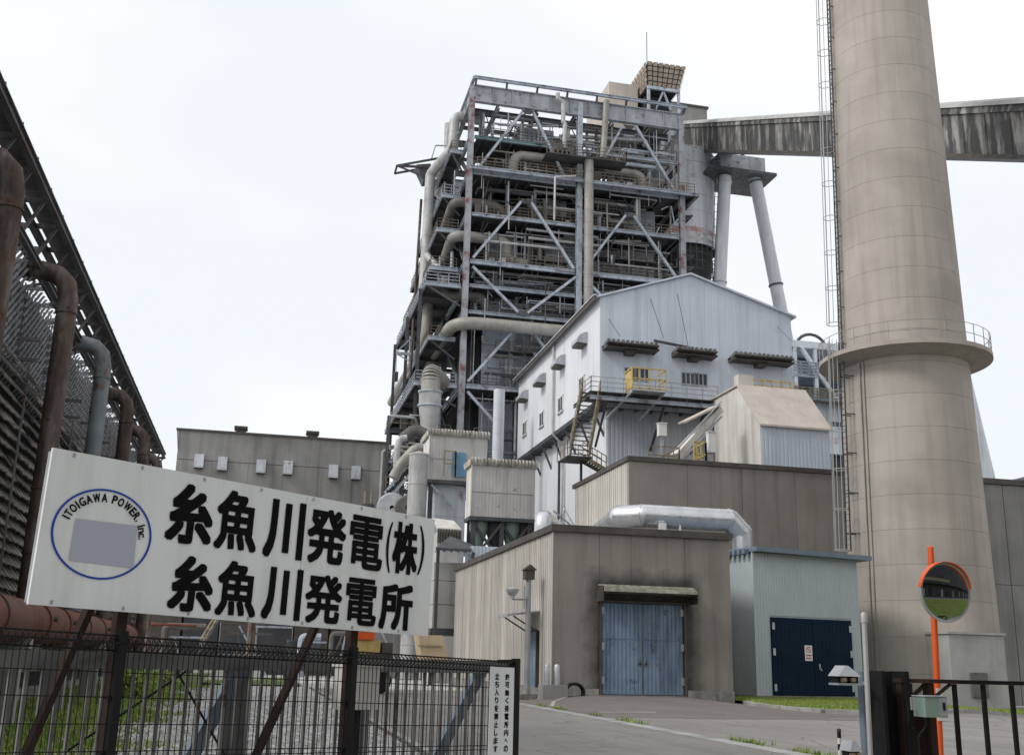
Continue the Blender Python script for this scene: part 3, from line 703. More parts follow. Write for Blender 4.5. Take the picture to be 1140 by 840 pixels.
# building right of / behind the chimney
rb = thing('grey_hall', 'grey panelled hall standing right of the chimney', 'hall', (52, 62, -0.4))
RX0, RX1, RY = 40.0, 64.0, 63.0
rz = pt(1118, 535, Y=RY).z
MB().box(RX0 + .1, RX1, RY + 0.15, RY + 12, -1, rz - 0.3).build('wall_core', m_conc2, rb)
for xa in span(RX0, RX1, 3.0)[:-1]:
    for (z0, z1) in ((-1, 7.3), (7.33, rz - 0.3)): MB().box(xa + 0.03, xa + 2.97, RY, RY + 0.14, z0, z1).build('wall_panel', m_conc2, rb)
MB().box(RX0 - .2, RX1 + .2, RY - 0.15, RY + 12.1, rz - 0.28, rz + 0.1).build('roof_flashing', m_trim, rb)
pa = pt(1110, 535, Y=RY + 4); 
MB().prism([(pa.x - 1.0, RY + 4, rz + 0.1), (pa.x + 2.6, RY + 4, rz + 1.3), (pa.x + 9, RY + 4, rz + 1.3), (pa.x + 9, RY + 4, rz + 0.1)], (0, 6, 0)).build('roof_monitor', m_roofblue, rb)

# ------------------------------------------------------------------ far grey concrete block with vent hoods
fb = thing('concrete_block_building', 'plain grey concrete building with six pale vent hoods', 'building', (1.6, 131, 0))
GX0, GX1, GY, GZ = -10.28, 13.6, 125.0, 26.25
for a, b in zip(span(GX0, GX1, 4.0)[:-1], span(GX0, GX1, 4.0)[1:]):
    MB().box(a + 0.012, b - 0.012, GY, GY + 0.3, 0, 22.9).build('wall_panel', m_conc2, fb)
    MB().box(a + 0.005, b - 0.005, GY, GY + 0.3, 22.96, GZ).build('wall_panel', m_conc2, fb)
MB().box(GX0 + .05, GX1, GY + 0.31, GY + 16, 0, GZ - 0.05).build('wall_core', m_conc2, fb)
MB().box(GX0 - 0.35, GX1 + 0.1, GY - 0.25, GY + 16.2, GZ, GZ + 0.22).build('roof_edge', m_trim, fb)
MB().prism([(GX0 - 0.3, GY - 0.1, GZ), (GX0 + 0.0, GY - 0.1, GZ), (GX0 + 0.0, GY - 0.1, GZ - 2.2)], (0, 16, 0)).build('eave_gusset', m_conc2, fb)
def hood(root, c, w, h, d, mat=m_hood):
    x, y, z = c
    mb = MB().prism([(x - w / 2, y, z), (x - w / 2, y, z + h), (x - w / 2, y - d * 0.55, z + h * 0.96), (x - w / 2, y - d, z + h * 0.1), (x - w / 2, y - d, z - 0.05)], (w, 0, 0))
    o = mb.build('vent_hood', mat, root)
    MB().box(x - w / 2 + 0.06, x + w / 2 - 0.06, y - d + 0.06, y - 0.02, z - 0.14, z - 0.05).build('hood_mouth', m_trim, o)
for px, py in ((221, 520), (247, 523), (290, 526), (320, 527.5), (370.5, 531.5), (395.5, 533)):
    p = pt(px, py, Y=GY); hood(fb, (p.x, GY - 0.01, p.z - 0.05), 1.05, 1.6, 0.7)
for px in (268, 348):
    p = pt(px, 482, Y=GY + 1)
    MB().box(p.x - 0.6, p.x + 0.6, GY + .3, GY + 1.5, GZ + 0.22, GZ + 0.7).box(p.x - 0.75, p.x + 0.75, GY + .1, GY + 1.7, GZ + 0.7, GZ + 1.0).build('roof_vent', m_trim, fb)
MB().tube([(GX1 - 0.6, GY - 0.3, 10), (GX1 - 0.6, GY - 0.3, GZ - 1.0), (GX1 + 0.6, GY - 0.3, GZ - 0.4)], 0.2, 8, 0.4).build('downpipe', m_pipe_w, fb)
# ------------------------------------------------------------------ chimney
CX, CY, CB = 37.45, 56.0, -0.5
def crad(z): return 4.12 - 0.0215 * z
ch = thing('chimney', 'tall tapering concrete chimney with ring gallery and caged ladder', 'chimney', (CX, CY, CB))
zz = CB; lift = 1.95; k = 0
PLZ = pt(1010, 379, Y=CY - 4.4).z
while zz < 66:
    z1 = zz + lift; r0, r1 = crad(zz), crad(z1); e = 0.018
    MB().lathe([(r0 - 0.25, zz), (r0 - .03, zz), (r0 - 0.004, zz + .008), (r1 - 0.004, z1 - .008), (r1 - .03, z1), (r1 - 0.25, z1)], (CX, CY, 0), 72).build('concrete_ring', m_conc, ch)
    zz = z1
# ring gallery
rr = crad(PLZ)
ga = MB().lathe([(rr - 0.05, -0.42), (rr + 0.45, -0.36), (rr + 1.30, -0.10), (rr + 1.34, -0.10), (rr + 1.34, 0.16), (rr + 1.26, 0.16), (rr + 1.26, 0.04), (rr - 0.05, 0.04)], (CX, CY, PLZ), 72).build('ring_gallery', m_conc, ch)
rl = MB(); RR = rr + 1.28
N = 30
for i in range(N):
    a = 2 * math.pi * i / N; p = Vector((CX + RR * math.cos(a), CY + RR * math.sin(a), PLZ + 0.05)); rl.bar(p, p + Vector((0, 0, 1.25)), 0.035)
for h in (0.65, 1.25):
    ring = [(CX + RR * math.cos(2 * math.pi * i / 60), CY + RR * math.sin(2 * math.pi * i / 60), PLZ + 0.05 + h) for i in range(61)]
    rl.sweep(ring, [0.022] * 61, 5, False)
rl.build('gallery_rail', m_galv, ga)
# ladders with hoops
vd = Vector((CX, CY, 0)).normalized(); lt = Vector((-vd.y, vd.x, 0))
def ladder(ang, z0, z1, off, name='ladder', hoops=2.36, cage_from=0.0, mat=m_galv):
    d = (lt * math.cos(ang) - vd * math.sin(ang)); s = Vector((-d.y, d.x, 0))
    rails = MB(); P = lambda z, o, q: Vector((CX, CY, 0)) + d * (crad(z) + o) + s * q + Vector((0, 0, z))
    for q in (-0.22, 0.22): rails.bar(P(z0, off, q), P(z1, off, q), 0.07)
    z = z0
    while z < z1:
        rails.bar(P(z, off, -0.22), P(z, off, 0.22), 0.03); z += 0.35
    z = z0 + 1
    while z < z1:
        for q in (-0.22, 0.22): rails.bar(P(z, 0, q), P(z, off, q), 0.06)
        z += hoops
    lo = rails.build(name, m_steel_d, ch)
    cg = MB(); z = z0 + cage_from
    for k in range(5):
        a = math.pi * (k + 0.5) / 5 - math.pi / 2
        o_, q_ = off + 0.42 + 0.40 * math.cos(a), 0.42 * math.sin(a)
        cg.bar(P(z, o_, q_), P(z1, o_, q_), 0.03)
    while z < z1:
        ring = [P(z, off + 0.40 + 0.42 * math.cos(math.pi * 2 * j / 20), 0.44 * math.sin(math.pi * 2 * j / 20)) for j in range(21)]
        cg.sweep(ring, [0.024] * 21, 5, False); z += hoops
    cg.build('safety_cage', mat, lo)
ladder(0.42, PLZ + 0.1, 64, 0.22, cage_from=2.3)
ladder(0.62, 8.2, PLZ + 1.0, 0.62, cage_from=0.0, mat=m_pipe_w)
# conduits and the block at the foot
cd = MB()
for a, o_ in ((0.85, 0.08), (0.92, 0.06)):
    d = (lt * math.cos(a) - vd * math.sin(a))
    cd.tube([Vector((CX, CY, z)) + d * (crad(z) + o_) for z in (-0.3, 10, PLZ - 0.5)], 0.05, 6)
cd.build('conduit', m_pipe, ch)
fbk = thing('inspection_block', 'pale concrete block with dark hatch at the chimney foot', 'inspection block', (CX + 0.8, CY - 5.4, -0.5))
q0, q1 = pt(1056, 705, Y=50.6), pt(1117, 705, Y=50.6)
MB().box(q0.x, q1.x, 50.6, 53.4, -0.7, q0.z).box(q0.x - 0.08, q1.x + 0.08, 50.52, 53.4, q0.z, q0.z + 0.12).build('block_body', m_block, fbk)
h0, h1 = pt(1080, 748, Y=50.55), pt(1101, 776, Y=50.55)
MB().box(h0.x, h1.x, 50.5, 50.58, h1.z, h0.z).build('hatch', m_gategrey, fbk)
# ------------------------------------------------------------------ gabled pale blue building
QX0, QX1, QXP, QY, QYB, QE, QP, QB = 24.94, 41.75, 32.75, 78.0, 106.0, 30.2, 32.9, 21.8
gbd = thing('gabled_building', 'pale blue-grey gabled building raised above the sheds', 'building', (33, 90, 0))
roofz = lambda x: QE + (QP - QE) * ((x - QX0) / (QXP - QX0) if x < QXP else (QX1 - x) / (QX1 - QXP))
# front wall: broad ribbed sheets, one per bay
fxs = [QX0, 28.4, 32.75, 37.2, QX1]
for a, b in zip(fxs[:-1], fxs[1:]):
    mb = MB(); mb.corr((a + 0.01, QY, QB), (1, 0, 0), (0, 0, 1), b - a - 0.02, lambda t, a=a: roofz(a + t) - QB - 0.02, 0.6, 0.012, (0, -1, 0), 0.9)
    mb.build('wall_sheet', m_gable, gbd)
MB().prism([(QX0 + .05, QY + .05, QB), (QX1 - .05, QY + .05, QB), (QX1 - .05, QY + .05, QE - .05), (QXP, QY + .05, QP - .05), (QX0 + .05, QY + .05, QE - .05)], (0, QYB - QY - 0.1, 0)).build('wall_core', m_gable2, gbd)
ys = span(QY, QYB, 3.5)
for a, b in zip(ys[:-1], ys[1:]):
    MB().corr((QX0, a + 0.01, QB), (0, 1, 0), (0, 0, 1), b - a - 0.02, QE - QB - 0.02, 0.6, 0.012, (-1, 0, 0), 0.9).build('wall_sheet', m_gable2, gbd)
rf = MB()
for (xa, za, xb, zb) in ((QX0 - 0.35, QE - 0.12, QXP, QP + 0.02), (QXP, QP + 0.02, QX1 + 0.4, QE - 0.14)):
    rf.prism([(xa, QY - 0.25, za), (xb, QY - 0.25, zb), (xb, QY - 0.25, zb + 0.16), (xa, QY - 0.25, za + 0.16)], (0, QYB - QY + 0.5, 0))
ro = rf.build('roof', m_gable, gbd)
MB().box(QX0 - 0.55, QX0 - 0.36, QY - 0.3, QYB + 0.2, QE - 0.34, QE - 0.05).build('gutter', m_trim, ro)
MB().box(QX0 - 0.62, QX0 - 0.37, QY - 0.3, QYB + 0.2, QE + 0.02, QE + 0.14).build('gutter', m_hood, ro)
MB().box(QX0 + 0.0, QX1, QY + 0.02, QYB, QB - 0.35, QB - 0.01).build('floor_edge', m_steel_d, gbd)
# lower storey, set in
MB().box(25.95, QX1 - 0.4, QY + 1.4, QYB - 1, 0, QB - 0.36).build('lower_core', m_gable2, gbd)
MB().corr((25.95, QY + 1.38, 8), (1, 0, 0), (0, 0, 1), 4.2, QB - 8.4, 0.36, 0.03, (0, -1, 0), 0.7).build('lower_sheet', m_gable, gbd)
MB().corr((30.2, QY + 1.38, 8), (1, 0, 0), (0, 0, 1), 11.0, QB - 8.4, 0.36, 0.03, (0, -1, 0), 0.7).build('lower_sheet', m_gable2, gbd)
for yy in span(QY + 2, QYB - 2, 4.2):
    MB().bar((25.95, yy, QB - 2.6), (QX0 + 0.1, yy, QB - 0.5), 0.16).bar((25.95, yy, QB - 0.55), (QX0 + 0.1, yy, QB - 0.55), 0.16).build('overhang_bracket', m_steel_d, gbd)
# left wall windows, hoods and downpipe
def winX(px, py, w, h):
    p = pt(px, py, X=QX0 - 0.05); y = p.y; z = p.z
    f = MB()
    for q in (-w / 2, w / 2): f.box(QX0 - 0.10, QX0 + 0.02, y + q - 0.06, y + q + 0.06, z - h / 2, z + h / 2)
    for q in (-h / 2, h / 2): f.box(QX0 - 0.10, QX0 + 0.02, y - w / 2 - .06, y + w / 2 + .06, z + q - 0.06, z + q + 0.06)
    f.box(QX0 - 0.09, QX0 + 0.02, y - 0.04, y + 0.04, z - h / 2, z + h / 2)
    o = f.build('window', m_white, gbd)
    MB().box(QX0 - 0.055, QX0 - 0.04, y - w / 2 + .06, y + w / 2 - .06, z - h / 2 + .06, z + h / 2 - .06).build('pane', m_glass, o)
    MB().box(QX0 - 0.16, QX0 - 0.03, y - w / 2 - .12, y + w / 2 + .12, z - h / 2 - .14, z - h / 2 - .07).build('sill', m_hood, o)
for px, py in ((584, 477), (603, 466.5), (624, 450), (647.5, 428.5)): winX(px, py, 1.5, 1.35)
def hoodX(px, py):
    p = pt(px, py, X=QX0 - 0.4); y, z = p.y, p.z; w = 1.7
    pr = [(QX0 - 0.02, y - w / 2, z + 0.5)]
    pr = [(QX0 - 0.02, z + 0.55)] + [(QX0 - 0.95 * math.sin(a), z - 0.45 + 1.0 * math.cos(a)) for a in (0.25, 0.5, 0.75, 1.0, 1.25, 1.5)] + [(QX0 - 0.02, z - 0.45)]
    o = MB().prism([(x, y - w / 2, zz) for x, zz in pr], (0, w, 0)).build('vent_hood', m_hood, gbd)
    MB().box(QX0 - 0.9, QX0 - 0.08, y - w / 2 + .08, y + w / 2 - .08, z - 0.55, z - 0.46).build('hood_mouth', m_trim, o)
for px, py in ((582, 441), (601, 423), (622, 403), (646, 379)): hoodX(px, py)
p = pt(616, 420, X=QX0 - 0.2)
MB().tube([(QX0 - 0.2, p.y, QE - 0.3), (QX0 - 0.2, p.y, QB - 0.2), (25.7, p.y, QB - 1.2), (25.7, p.y, 4)], 0.12, 8, 0.3).build('downpipe', m_pipe_w, gbd)
# front windows and corrugated canopies
for px, py, w in ((701, 416, .9), (715, 417, 1.15), (766, 421.5, 1.15), (780, 422.5, 1.1)):
    p = pt(px, py, Y=QY - 0.05); f = MB(); h = 1.0
    for q in (-w / 2, -w / 6, w / 6, w / 2): f.box(p.x + q - .04, p.x + q + .04, QY - 0.1, QY, p.z - h / 2, p.z + h / 2)
    for q in (-h / 2, h / 2): f.box(p.x - w / 2 - .04, p.x + w / 2 + .04, QY - 0.1, QY, p.z + q - .04, p.z + q + .04)
    o = f.build('window', m_hood, gbd)
    MB().box(p.x - w / 2 + .04, p.x + w / 2 - .04, QY - 0.07, QY - 0.045, p.z - h / 2 + .04, p.z + h / 2 - .04).build('pane', m_glass, o)
for (xa, xb, py) in ((676, 734, 381), (754, 799, 389), (818, 884, 395)):
    a, b = pt(xa, py, Y=QY - 1.3), pt(xb, py + (xb - xa) * 0.09, Y=QY - 1.3)
    z = a.z; mb = MB()
    n = int((b.x - a.x) / 0.38)
    for i in range(n):
        x = a.x + (b.x - a.x) * i / n; w = (b.x - a.x) / n
        mb.obox((x + w * 0.3, QY - 0.7, z + 0.10), (w * 0.3, 0, 0), (0, 0.72, -0.13), (0, 0, 0.09))
    mb.obox(((a.x + b.x) / 2, QY - 0.7, z - 0.03), ((b.x - a.x) / 2, 0, 0), (0, 0.7, -0.13), (0, 0, 0.04))
    o = mb.build('corrugated_canopy', m_gategrey, gbd)
    MB().prism([(a.x, QY - .02, z + .05), (a.x, QY - 1.35, z - 0.15), (a.x, QY - 1.35, z - 0.3), (a.x, QY - .02, z - .34)], (0.08, 0, 0)).prism([(b.x - .08, QY - .02, z + .05), (b.x - .08, QY - 1.35, z - 0.15), (b.x - .08, QY - 1.35, z - 0.3), (b.x - .08, QY - .02, z - .34)], (0.08, 0, 0)).box(a.x + .09, b.x - .09, QY - 1.3, QY - .05, z - 0.3, z - 0.25).build('canopy_side', m_trim, o)
    xm = (a.x + b.x) / 2
    MB().box(xm - .4, xm + .4, QY - .9, QY - .06, z - 0.6, z - 0.31).build('hoist_box', m_trim, o)
cb = MB()
for (x0, y0, x1, y1) in ((678, 355, 690, 374), (724, 332, 739, 377), (754, 327, 766, 385), (865, 363, 882, 380)):
    MB().bar(pt(x0, y0, Y=QY - 0.08), pt(x1, y1, Y=QY - 0.9), 0.035).build('stay_cable', m_steel_d, gbd)
cb.bar(pt(728, 379, Y=QY - 0.6), pt(768, 387, Y=QY - 0.6), 0.18).build('hoist_beam', m_steel_d, gbd)
# gallery in front with hand rails
wk = thing('maintenance_gallery', 'steel gallery with hand rails before the gabled front', 'gallery', (30, 76, 20))
wz = pt(690, 437, Y=74.6).z; wa, wb = pt(657, 437, Y=74.6).x, pt(800, 437, Y=74.6).x
dk = MB().box(wa, wb, 74.6, QY - 0.06, wz - 0.06, wz)
dk.build('deck', m_grate, wk)
for x in span(wa + .1, wb - .1, 1.35): MB().ibeam((x, 74.62, wz - 0.2), (x, QY + 1.3, wz - 0.2), 0.14, 0.26, 0.03).build('joist', m_steel_d, wk)
MB().ibeam((wa, 74.62, wz - 0.5), (wb, 74.62, wz - 0.5), 0.2, 0.3, 0.04).ibeam((wa + 2, 76.6, wz - 0.5), (wb, 76.6, wz - 0.5), 0.2, 0.3, 0.04).build('edge_beam', m_steel, wk)
MB().rail([(wa + 0.1, 77.8, wz), (wa + 0.1, 74.7, wz), (wb, 74.7, wz)], 1.15, 1.25, 0.028, 2).build('hand_rail', m_galv, wk)
for xa in (wa + 1.4, (wa + wb) / 2 + .8, wb - 1):
    MB().bar((xa, 74.8, wz - 0.6), (xa + 0.5, QY + 1.3, wz - 3.3), 0.16).build('strut', m_steel_d, wk)
# yellow cage on the gallery
ya, yb = pt(700, 430, Y=74.3).x, pt(737, 430, Y=74.3).x
yc = thing('yellow_cage', 'yellow railed loading cage on the gallery', 'cage', ((ya + yb) / 2, 74, wz))
mb = MB()
for x in (ya, ya + .55, (ya + yb) / 2, yb - .5, yb):
    mb.bar((x, 73.5, wz + 0.16), (x, 73.5, wz + 1.75), 0.09)
for z in (0.2, 0.95, 1.75): mb.bar((ya, 73.5, wz + z), (yb, 73.5, wz + z), 0.09).bar((ya, 73.5, wz + z), (ya, 75.2, wz + z), 0.09).bar((yb, 73.5, wz + z), (yb, 75.2, wz + z), 0.09)
mb.build('rail_frame', m_yellow, yc)
MB().box(ya, yb, 73.45, 75.2, wz + 0.01, wz + 0.11).build('cage_floor', m_hood, yc)
MB().box(ya - .02, ya + .06, 73.6, 75.1, wz + 0.3, wz + 1.6).build('side_panel', m_yellow, yc)
MB().bar((ya + .1, 73.6, wz), (ya - .6, 77.8, wz - 1.3), 0.14).bar((yb - .1, 73.6, wz), (yb - .6, 77.8, wz - 1.3), 0.14).build('stay', m_galv, yc)
# stairs at its left end
def stair(name, label, p, q, w, side, m_str, treads, rail=True, mrail=m_galv):
    p, q = Vector(p), Vector(q); d = q - p; s = Vector(side).normalized() * (w / 2)
    root = thing(name, label, 'stairs', (p.x, p.y, min(p.z, q.z)))
    for sg in (-1, 1): MB().bar(p + s * sg, q + s * sg, 0.07, 0.28).build('stringer', m_str, root)
    hd = Vector((d.x, d.y, 0)).normalized() * 0.14
    for i in range(treads):
        c = p + d * ((i + .5) / treads); MB().obox(c, s * 0.98, hd, (0, 0, 0.025)).build('tread', m_grate, root)
    if rail:
        r = MB()
        for sg in (-1, 1):
            for h in (0.55, 1.05): r.bar(p + s * sg + Vector((0, 0, h)), q + s * sg + Vector((0, 0, h)), 0.05)
            for i in range(6):
                c = p + d * (i / 5) + s * sg; r.bar(c, c + Vector((0, 0, 1.05)), 0.05)
        r.build('hand_rail', mrail, root)
    return root
st0 = pt(657, 437, Y=74.9); st1 = pt(645, 508, Y=73.2)
stair('stairs', 'steep ochre-railed stairs climbing to the gallery', (st0.x + .1, st0.y, wz), st1, 1.5, (1, 0.1, 0), m_ochre, 15, True, m_ochre)
st2 = pt(672, 524, Y=76.5)
stair('stairs', 'lower flight of stairs beside the white sheeted hall wall', st1 + Vector((0.2, 0.4, 0)), st2, 1.2, (0, 1, 0), m_ochre, 9, True, m_ochre)
ld = thing('stair_landing', 'small steel landing below the steep stairs', 'landing', st1)
MB().box(st1.x - 1, st1.x + .9, st1.y - .4, st1.y + 2.4, st1.z - 0.1, st1.z - 0.02).build('deck', m_grate, ld)
MB().rail([(st1.x - 1, st1.y + 2.4, st1.z), (st1.x - 1, st1.y - .4, st1.z), (st1.x - .8, st1.y - .4, st1.z)], 1.1, 1.0).build('hand_rail', m_ochre, ld)
lp = MB()
for x in (-.9, .8): lp.bar((st1.x + x, st1.y + 2.2, 0), (st1.x + x, st1.y + 2.2, st1.z), 0.16)
lp.build('post', m_steel_d, ld)

# ------------------------------------------------------------------ hopper house on the taupe hall roof
HY = 67.0
f0, f1 = pt(846, 472, Y=HY), pt(923, 478, Y=HY)
rd = pt(821.6, 430, X=f0.x)
bk_y = 76.0; HB = BZ + 0.05
hh = thing('hopper_house', 'aged white hopper house with sloping tan roof', 'hopper house', ((f0.x + f1.x) / 2, HY + 3, HB))
HX0, HX1 = f0.x, f1.x
MB().corr((HX0, HY, HB), (1, 0, 0), (0, 0, 1), HX1 - HX0, f0.z - HB, 0.3, 0.015, (0, -1, 0), 0.7).build('front_sheet', m_gable, hh)
prof = [(HY + .03, HB), (HY + .03, f0.z), (rd.y, rd.z), (bk_y, rd.z), (bk_y, HB)]
MB().prism([(HX0 + .02, y, z) for y, z in prof], (HX1 - HX0 - .04, 0, 0)).build('body', m_hoppw, hh)
n = Vector((0, rd.y - HY, rd.z - f0.z))
MB().prism([(HX0 - .12, HY - .2, f0.z - 0.14), (HX0 - .12, HY - .2, f0.z + 0.0), (HX0 - .12, rd.y, rd.z + .16), (HX0 - .12, rd.y, rd.z + 0.03)], (HX1 - HX0 + .24, 0, 0)).build('roof_slope', m_hoppr, hh)
MB().box(HX0 - .12, HX1 + .12, rd.y + .01, bk_y + .1, rd.z + .03, rd.z + .15).build('roof_flat', m_hoppr, hh)
# machinery left of it
ib = thing('inclined_screw', 'inclined grey screw conveyor with ochre frame', 'screw conveyor', (30, 69, HB))
a, b = pt(752, 508, Y=68), pt(800, 456, Y=69.5)
MB().bar(a, b, 0.7, 0.45).build('trough', m_hoppw, ib)
MB().bar(a + Vector((0, -.5, -.6)), b + Vector((0, -.5, -.6)), 0.12).bar(a + Vector((0, -.5, .5)), b + Vector((0, -.5, .5)), 0.08).build('side_rail', m_galv, ib)
c0, c1 = pt(760, 470, Y=68.5), pt(797, 452, Y=69.5)
MB().bar(c0, c1, 1.0, 0.12).build('hood_sheet', m_hoppr, ib)
for t in (0.1, 0.5, 0.9): q = a + (b - a) * t; MB().bar((q.x, q.y + .3, HB), (q.x, q.y + .3, q.z), 0.12).build('post', m_ochre, ib)
for k, (px, py, w, h, lb) in enumerate(((793, 492, .55, 1.4, 'white switch cabinet against the hopper house side'), (738, 478, .6, 0.9, 'white junction box above the taupe hall roof'))):
    p = pt(px, py, Y=66.6 if k == 0 else 70); t = thing('electric_cabinet', lb, 'cabinet', (p.x, p.y, HB))
    MB().box(p.x - w / 2, p.x + w / 2, p.y, p.y + 0.4, p.z - h / 2, p.z + h / 2).box(p.x - w / 2 - .05, p.x + w / 2 + .05, p.y - .06, p.y + 0.45, p.z + h / 2, p.z + h / 2 + .06).build('housing', m_white, t)
    MB().box(p.x - .1, p.x + .1, p.y + .1, p.y + 0.3, HB, p.z - h / 2).build('post', m_galv, t)
rl = thing('roof_guard_rail', 'yellow guard rail along the taupe hall roof', 'guard rail', (29, 66, HB))
MB().rail([(pt(722, 500, Y=66).x, 66, HB), (pt(756, 500, Y=66).x, 66, HB), (pt(756, 500, Y=66).x, 72, HB)], 1.2, 1.0, 0.03).build('hand_rail', m_ochre, rl)
rl = thing('roof_guard_rail', 'bright yellow rail frame beside the hopper house wall', 'guard rail', (32, 66, HB))
xa, xb = pt(773, 505, Y=66).x, pt(786, 505, Y=66).x
MB().rail([(xa, 66, HB), (xb, 66, HB), (xb, 67.5, HB)], 1.7, 0.7, 0.05).build('hand_rail', m_yellow, rl)
rl = thing('roof_guard_rail', 'yellow rail and white box on top of the hopper house', 'guard rail', (34, 72, rd.z + .16))
xa, xb = pt(838, 430, Y=rd.y + 1.5).x, pt(880, 430, Y=rd.y + 1.5).x
MB().rail([(xa, rd.y + 1.5, rd.z + .16), (xb, rd.y + 1.5, rd.z + .16)], 0.9, 0.8, 0.05).build('hand_rail', m_yellow, rl)
xc = pt(832, 430, Y=rd.y + 1.2).x
MB().box(xc - .7, xc + .5, rd.y + 1.2, rd.y + 2, rd.z + .16, rd.z + 1.3).build('machine_box', m_hoppw, rl)

# ------------------------------------------------------------------ silver ducts over the front shed
sd = thing('silver_duct', 'large silver duct bending over the taupe shed roof', 'duct', (20, 58, 8))
A_ = pt(812, 579, Y=58); z0 = A_.z
path = [pt(652, 590, Y=74), pt(700, 578, Y=58.5), Vector((A_.x, 58, z0)), Vector((A_.x + 0.75, 58, z0 - 0.75)), Vector((A_.x + 0.75, 58, 7.0))]
path[1].z = z0; path[1].y = 58; path[0].z = z0
P2 = [path[0], path[1] + Vector((-.35, 1.0, 0)), path[1] + Vector((.75, 0, 0))] + path[2:]
R_ = 0.66
for a, b in zip(P2[:-1], P2[1:]):
    MB().tube([a, b], R_, 24).lathe([(R_, -.0), (R_ + .03, 0), (R_ + .03, .1), (R_, .1)], b - (b - a).normalized() * .12, 24, axis=(b - a)).build('duct_section', m_silver, sd)
for b in P2[1:-1]: MB().lathe([(R_ * math.sin(t * math.pi / 8), -R_ * math.cos(t * math.pi / 8)) for t in range(9)], b, 24).build('mitre', m_silver, sd)
MB().box(A_.x - 4.6, A_.x - 4.2, 57.3, 57.6, FS_Z + .3, z0 - .45).bar((A_.x - 3.3, 57.5, FS_Z + .3), (A_.x - 3.3, 57.5, z0 - .5), 0.1).build('duct_support', m_white, sd)
s2 = thing('silver_vent_pipe', 'short silver vent pipe with elbow left of the long duct', 'vent pipe', (14, 60, 7))
v = pt(604, 590, Y=64)
MB().tube([(v.x, 64, 3), (v.x, 64, pt(604, 575, Y=64).z), (v.x + 1.9, 67.5, pt(604, 575, Y=64).z - .3)], 0.52, 20, 0.62).build('vent_stack', m_silver, s2)
tr = MB()
t0, t1 = pt(618, 568, Y=67), pt(640, 590, Y=67)
for (x0, y0, x1, y1) in ((616, 568, 640, 588), (620, 590, 628, 566), (640, 586, 628, 566), (618, 578, 634, 590), (626, 566, 622, 590)):
    tr.bar(pt(x0, y0, Y=68), pt(x1, y1, Y=68.6), 0.09)
tag(tr.build('roof_ladder_frame', m_galv), 'little galvanised lattice frame behind the silver vent elbow', 'lattice frame')
# ------------------------------------------------------------------ boiler tower
TX = [19.2, 32.0, 44.5]; TY = [108.0, 120.5, 133.0]; TL = [58.8, 54.5, 49.4, 43.8, 41.0, 38.0, 29.7, 21.5, 12.0]
bt = thing('boiler_tower', 'rusting open steel boiler tower crowded with decks and pipes', 'boiler tower', (32, 120, 0))
TOP = 64.9
for i, x in enumerate(TX):
    for j, y in enumerate(TY):
        if i == 1 and j == 1: continue
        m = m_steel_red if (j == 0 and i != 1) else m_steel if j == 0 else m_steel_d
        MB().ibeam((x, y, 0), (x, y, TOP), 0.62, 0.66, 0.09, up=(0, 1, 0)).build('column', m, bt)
# front faces: beams bay by bay at each level
for z in TL:
    for i in range(2):
        m = m_teal if (z == 58.8 and i == 0) else m_steel
        h = 0.48 if z in (54.5, 43.8, 29.7) else 0.36
        y0 = TY[0] - 0.05
        MB().ibeam((TX[i] + .42, y0, z), (TX[i + 1] - .42, y0, z), 0.3, h, 0.06).build('beam', m, bt)
    for x in (TX[0], TX[2]):
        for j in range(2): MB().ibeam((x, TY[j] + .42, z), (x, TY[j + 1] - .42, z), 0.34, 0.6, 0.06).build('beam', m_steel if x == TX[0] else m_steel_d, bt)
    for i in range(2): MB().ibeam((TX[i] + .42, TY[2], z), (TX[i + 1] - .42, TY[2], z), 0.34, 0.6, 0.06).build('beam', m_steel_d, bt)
# plate girder ring near the top, its stiffeners, and the roof truss above
def girder(a, b, z0, z1, n, out):
    a, b = Vector(a), Vector(b); d = (b - a) / n; o = Vector(out)
    for k in range(n):
        p, q = a + d * k, a + d * (k + 1); u = d.normalized()
        mb = MB().bar(p + Vector((0, 0, (z0 + z1) / 2)), q + Vector((0, 0, (z0 + z1) / 2)), 0.10, z1 - z0 - .1)
        for zz in (z0, z1): mb.bar(p + Vector((0, 0, zz)), q + Vector((0, 0, zz)), 0.55, 0.10)
        c = p + u * 0.06 + o * 0.16
        mb.obox(c + Vector((0, 0, (z0 + z1) / 2)), u * 0.035, o * 0.10, (0, 0, (z1 - z0) / 2 - .06))
        mb.build('girder_plate', m_girder, bt)
girder((TX[0], TY[0] - .1, 0), (TX[2], TY[0] - .1, 0), 63.2, 65.2, 11, (0, -1, 0))
girder((TX[0], TY[0], 0), (TX[0], TY[2], 0), 63.2, 65.2, 8, (-1, 0, 0))
girder((TX[2], TY[0], 0), (TX[2], TY[2], 0), 63.2, 65.2, 8, (1, 0, 0))
girder((TX[0], TY[2], 0), (TX[2], TY[2], 0), 63.2, 65.2, 8, (0, 1, 0))
RT = 66.0
for (a, b) in (((TX[0] + .1, TY[0] - 0.6), (TX[2] + .6, TY[0] - 0.6)), ((TX[0] + .1, TY[0] - .6), (TX[0] + .1, TY[2])), ((TX[2] + .6, TY[0] - .6), (TX[2] + .6, TY[2])), ((TX[0], TY[2]), (TX[2], TY[2]))):
    MB().ibeam((*a, RT), (*b, RT), 0.3, 0.36, 0.05).build('roof_beam', m_steel, bt)
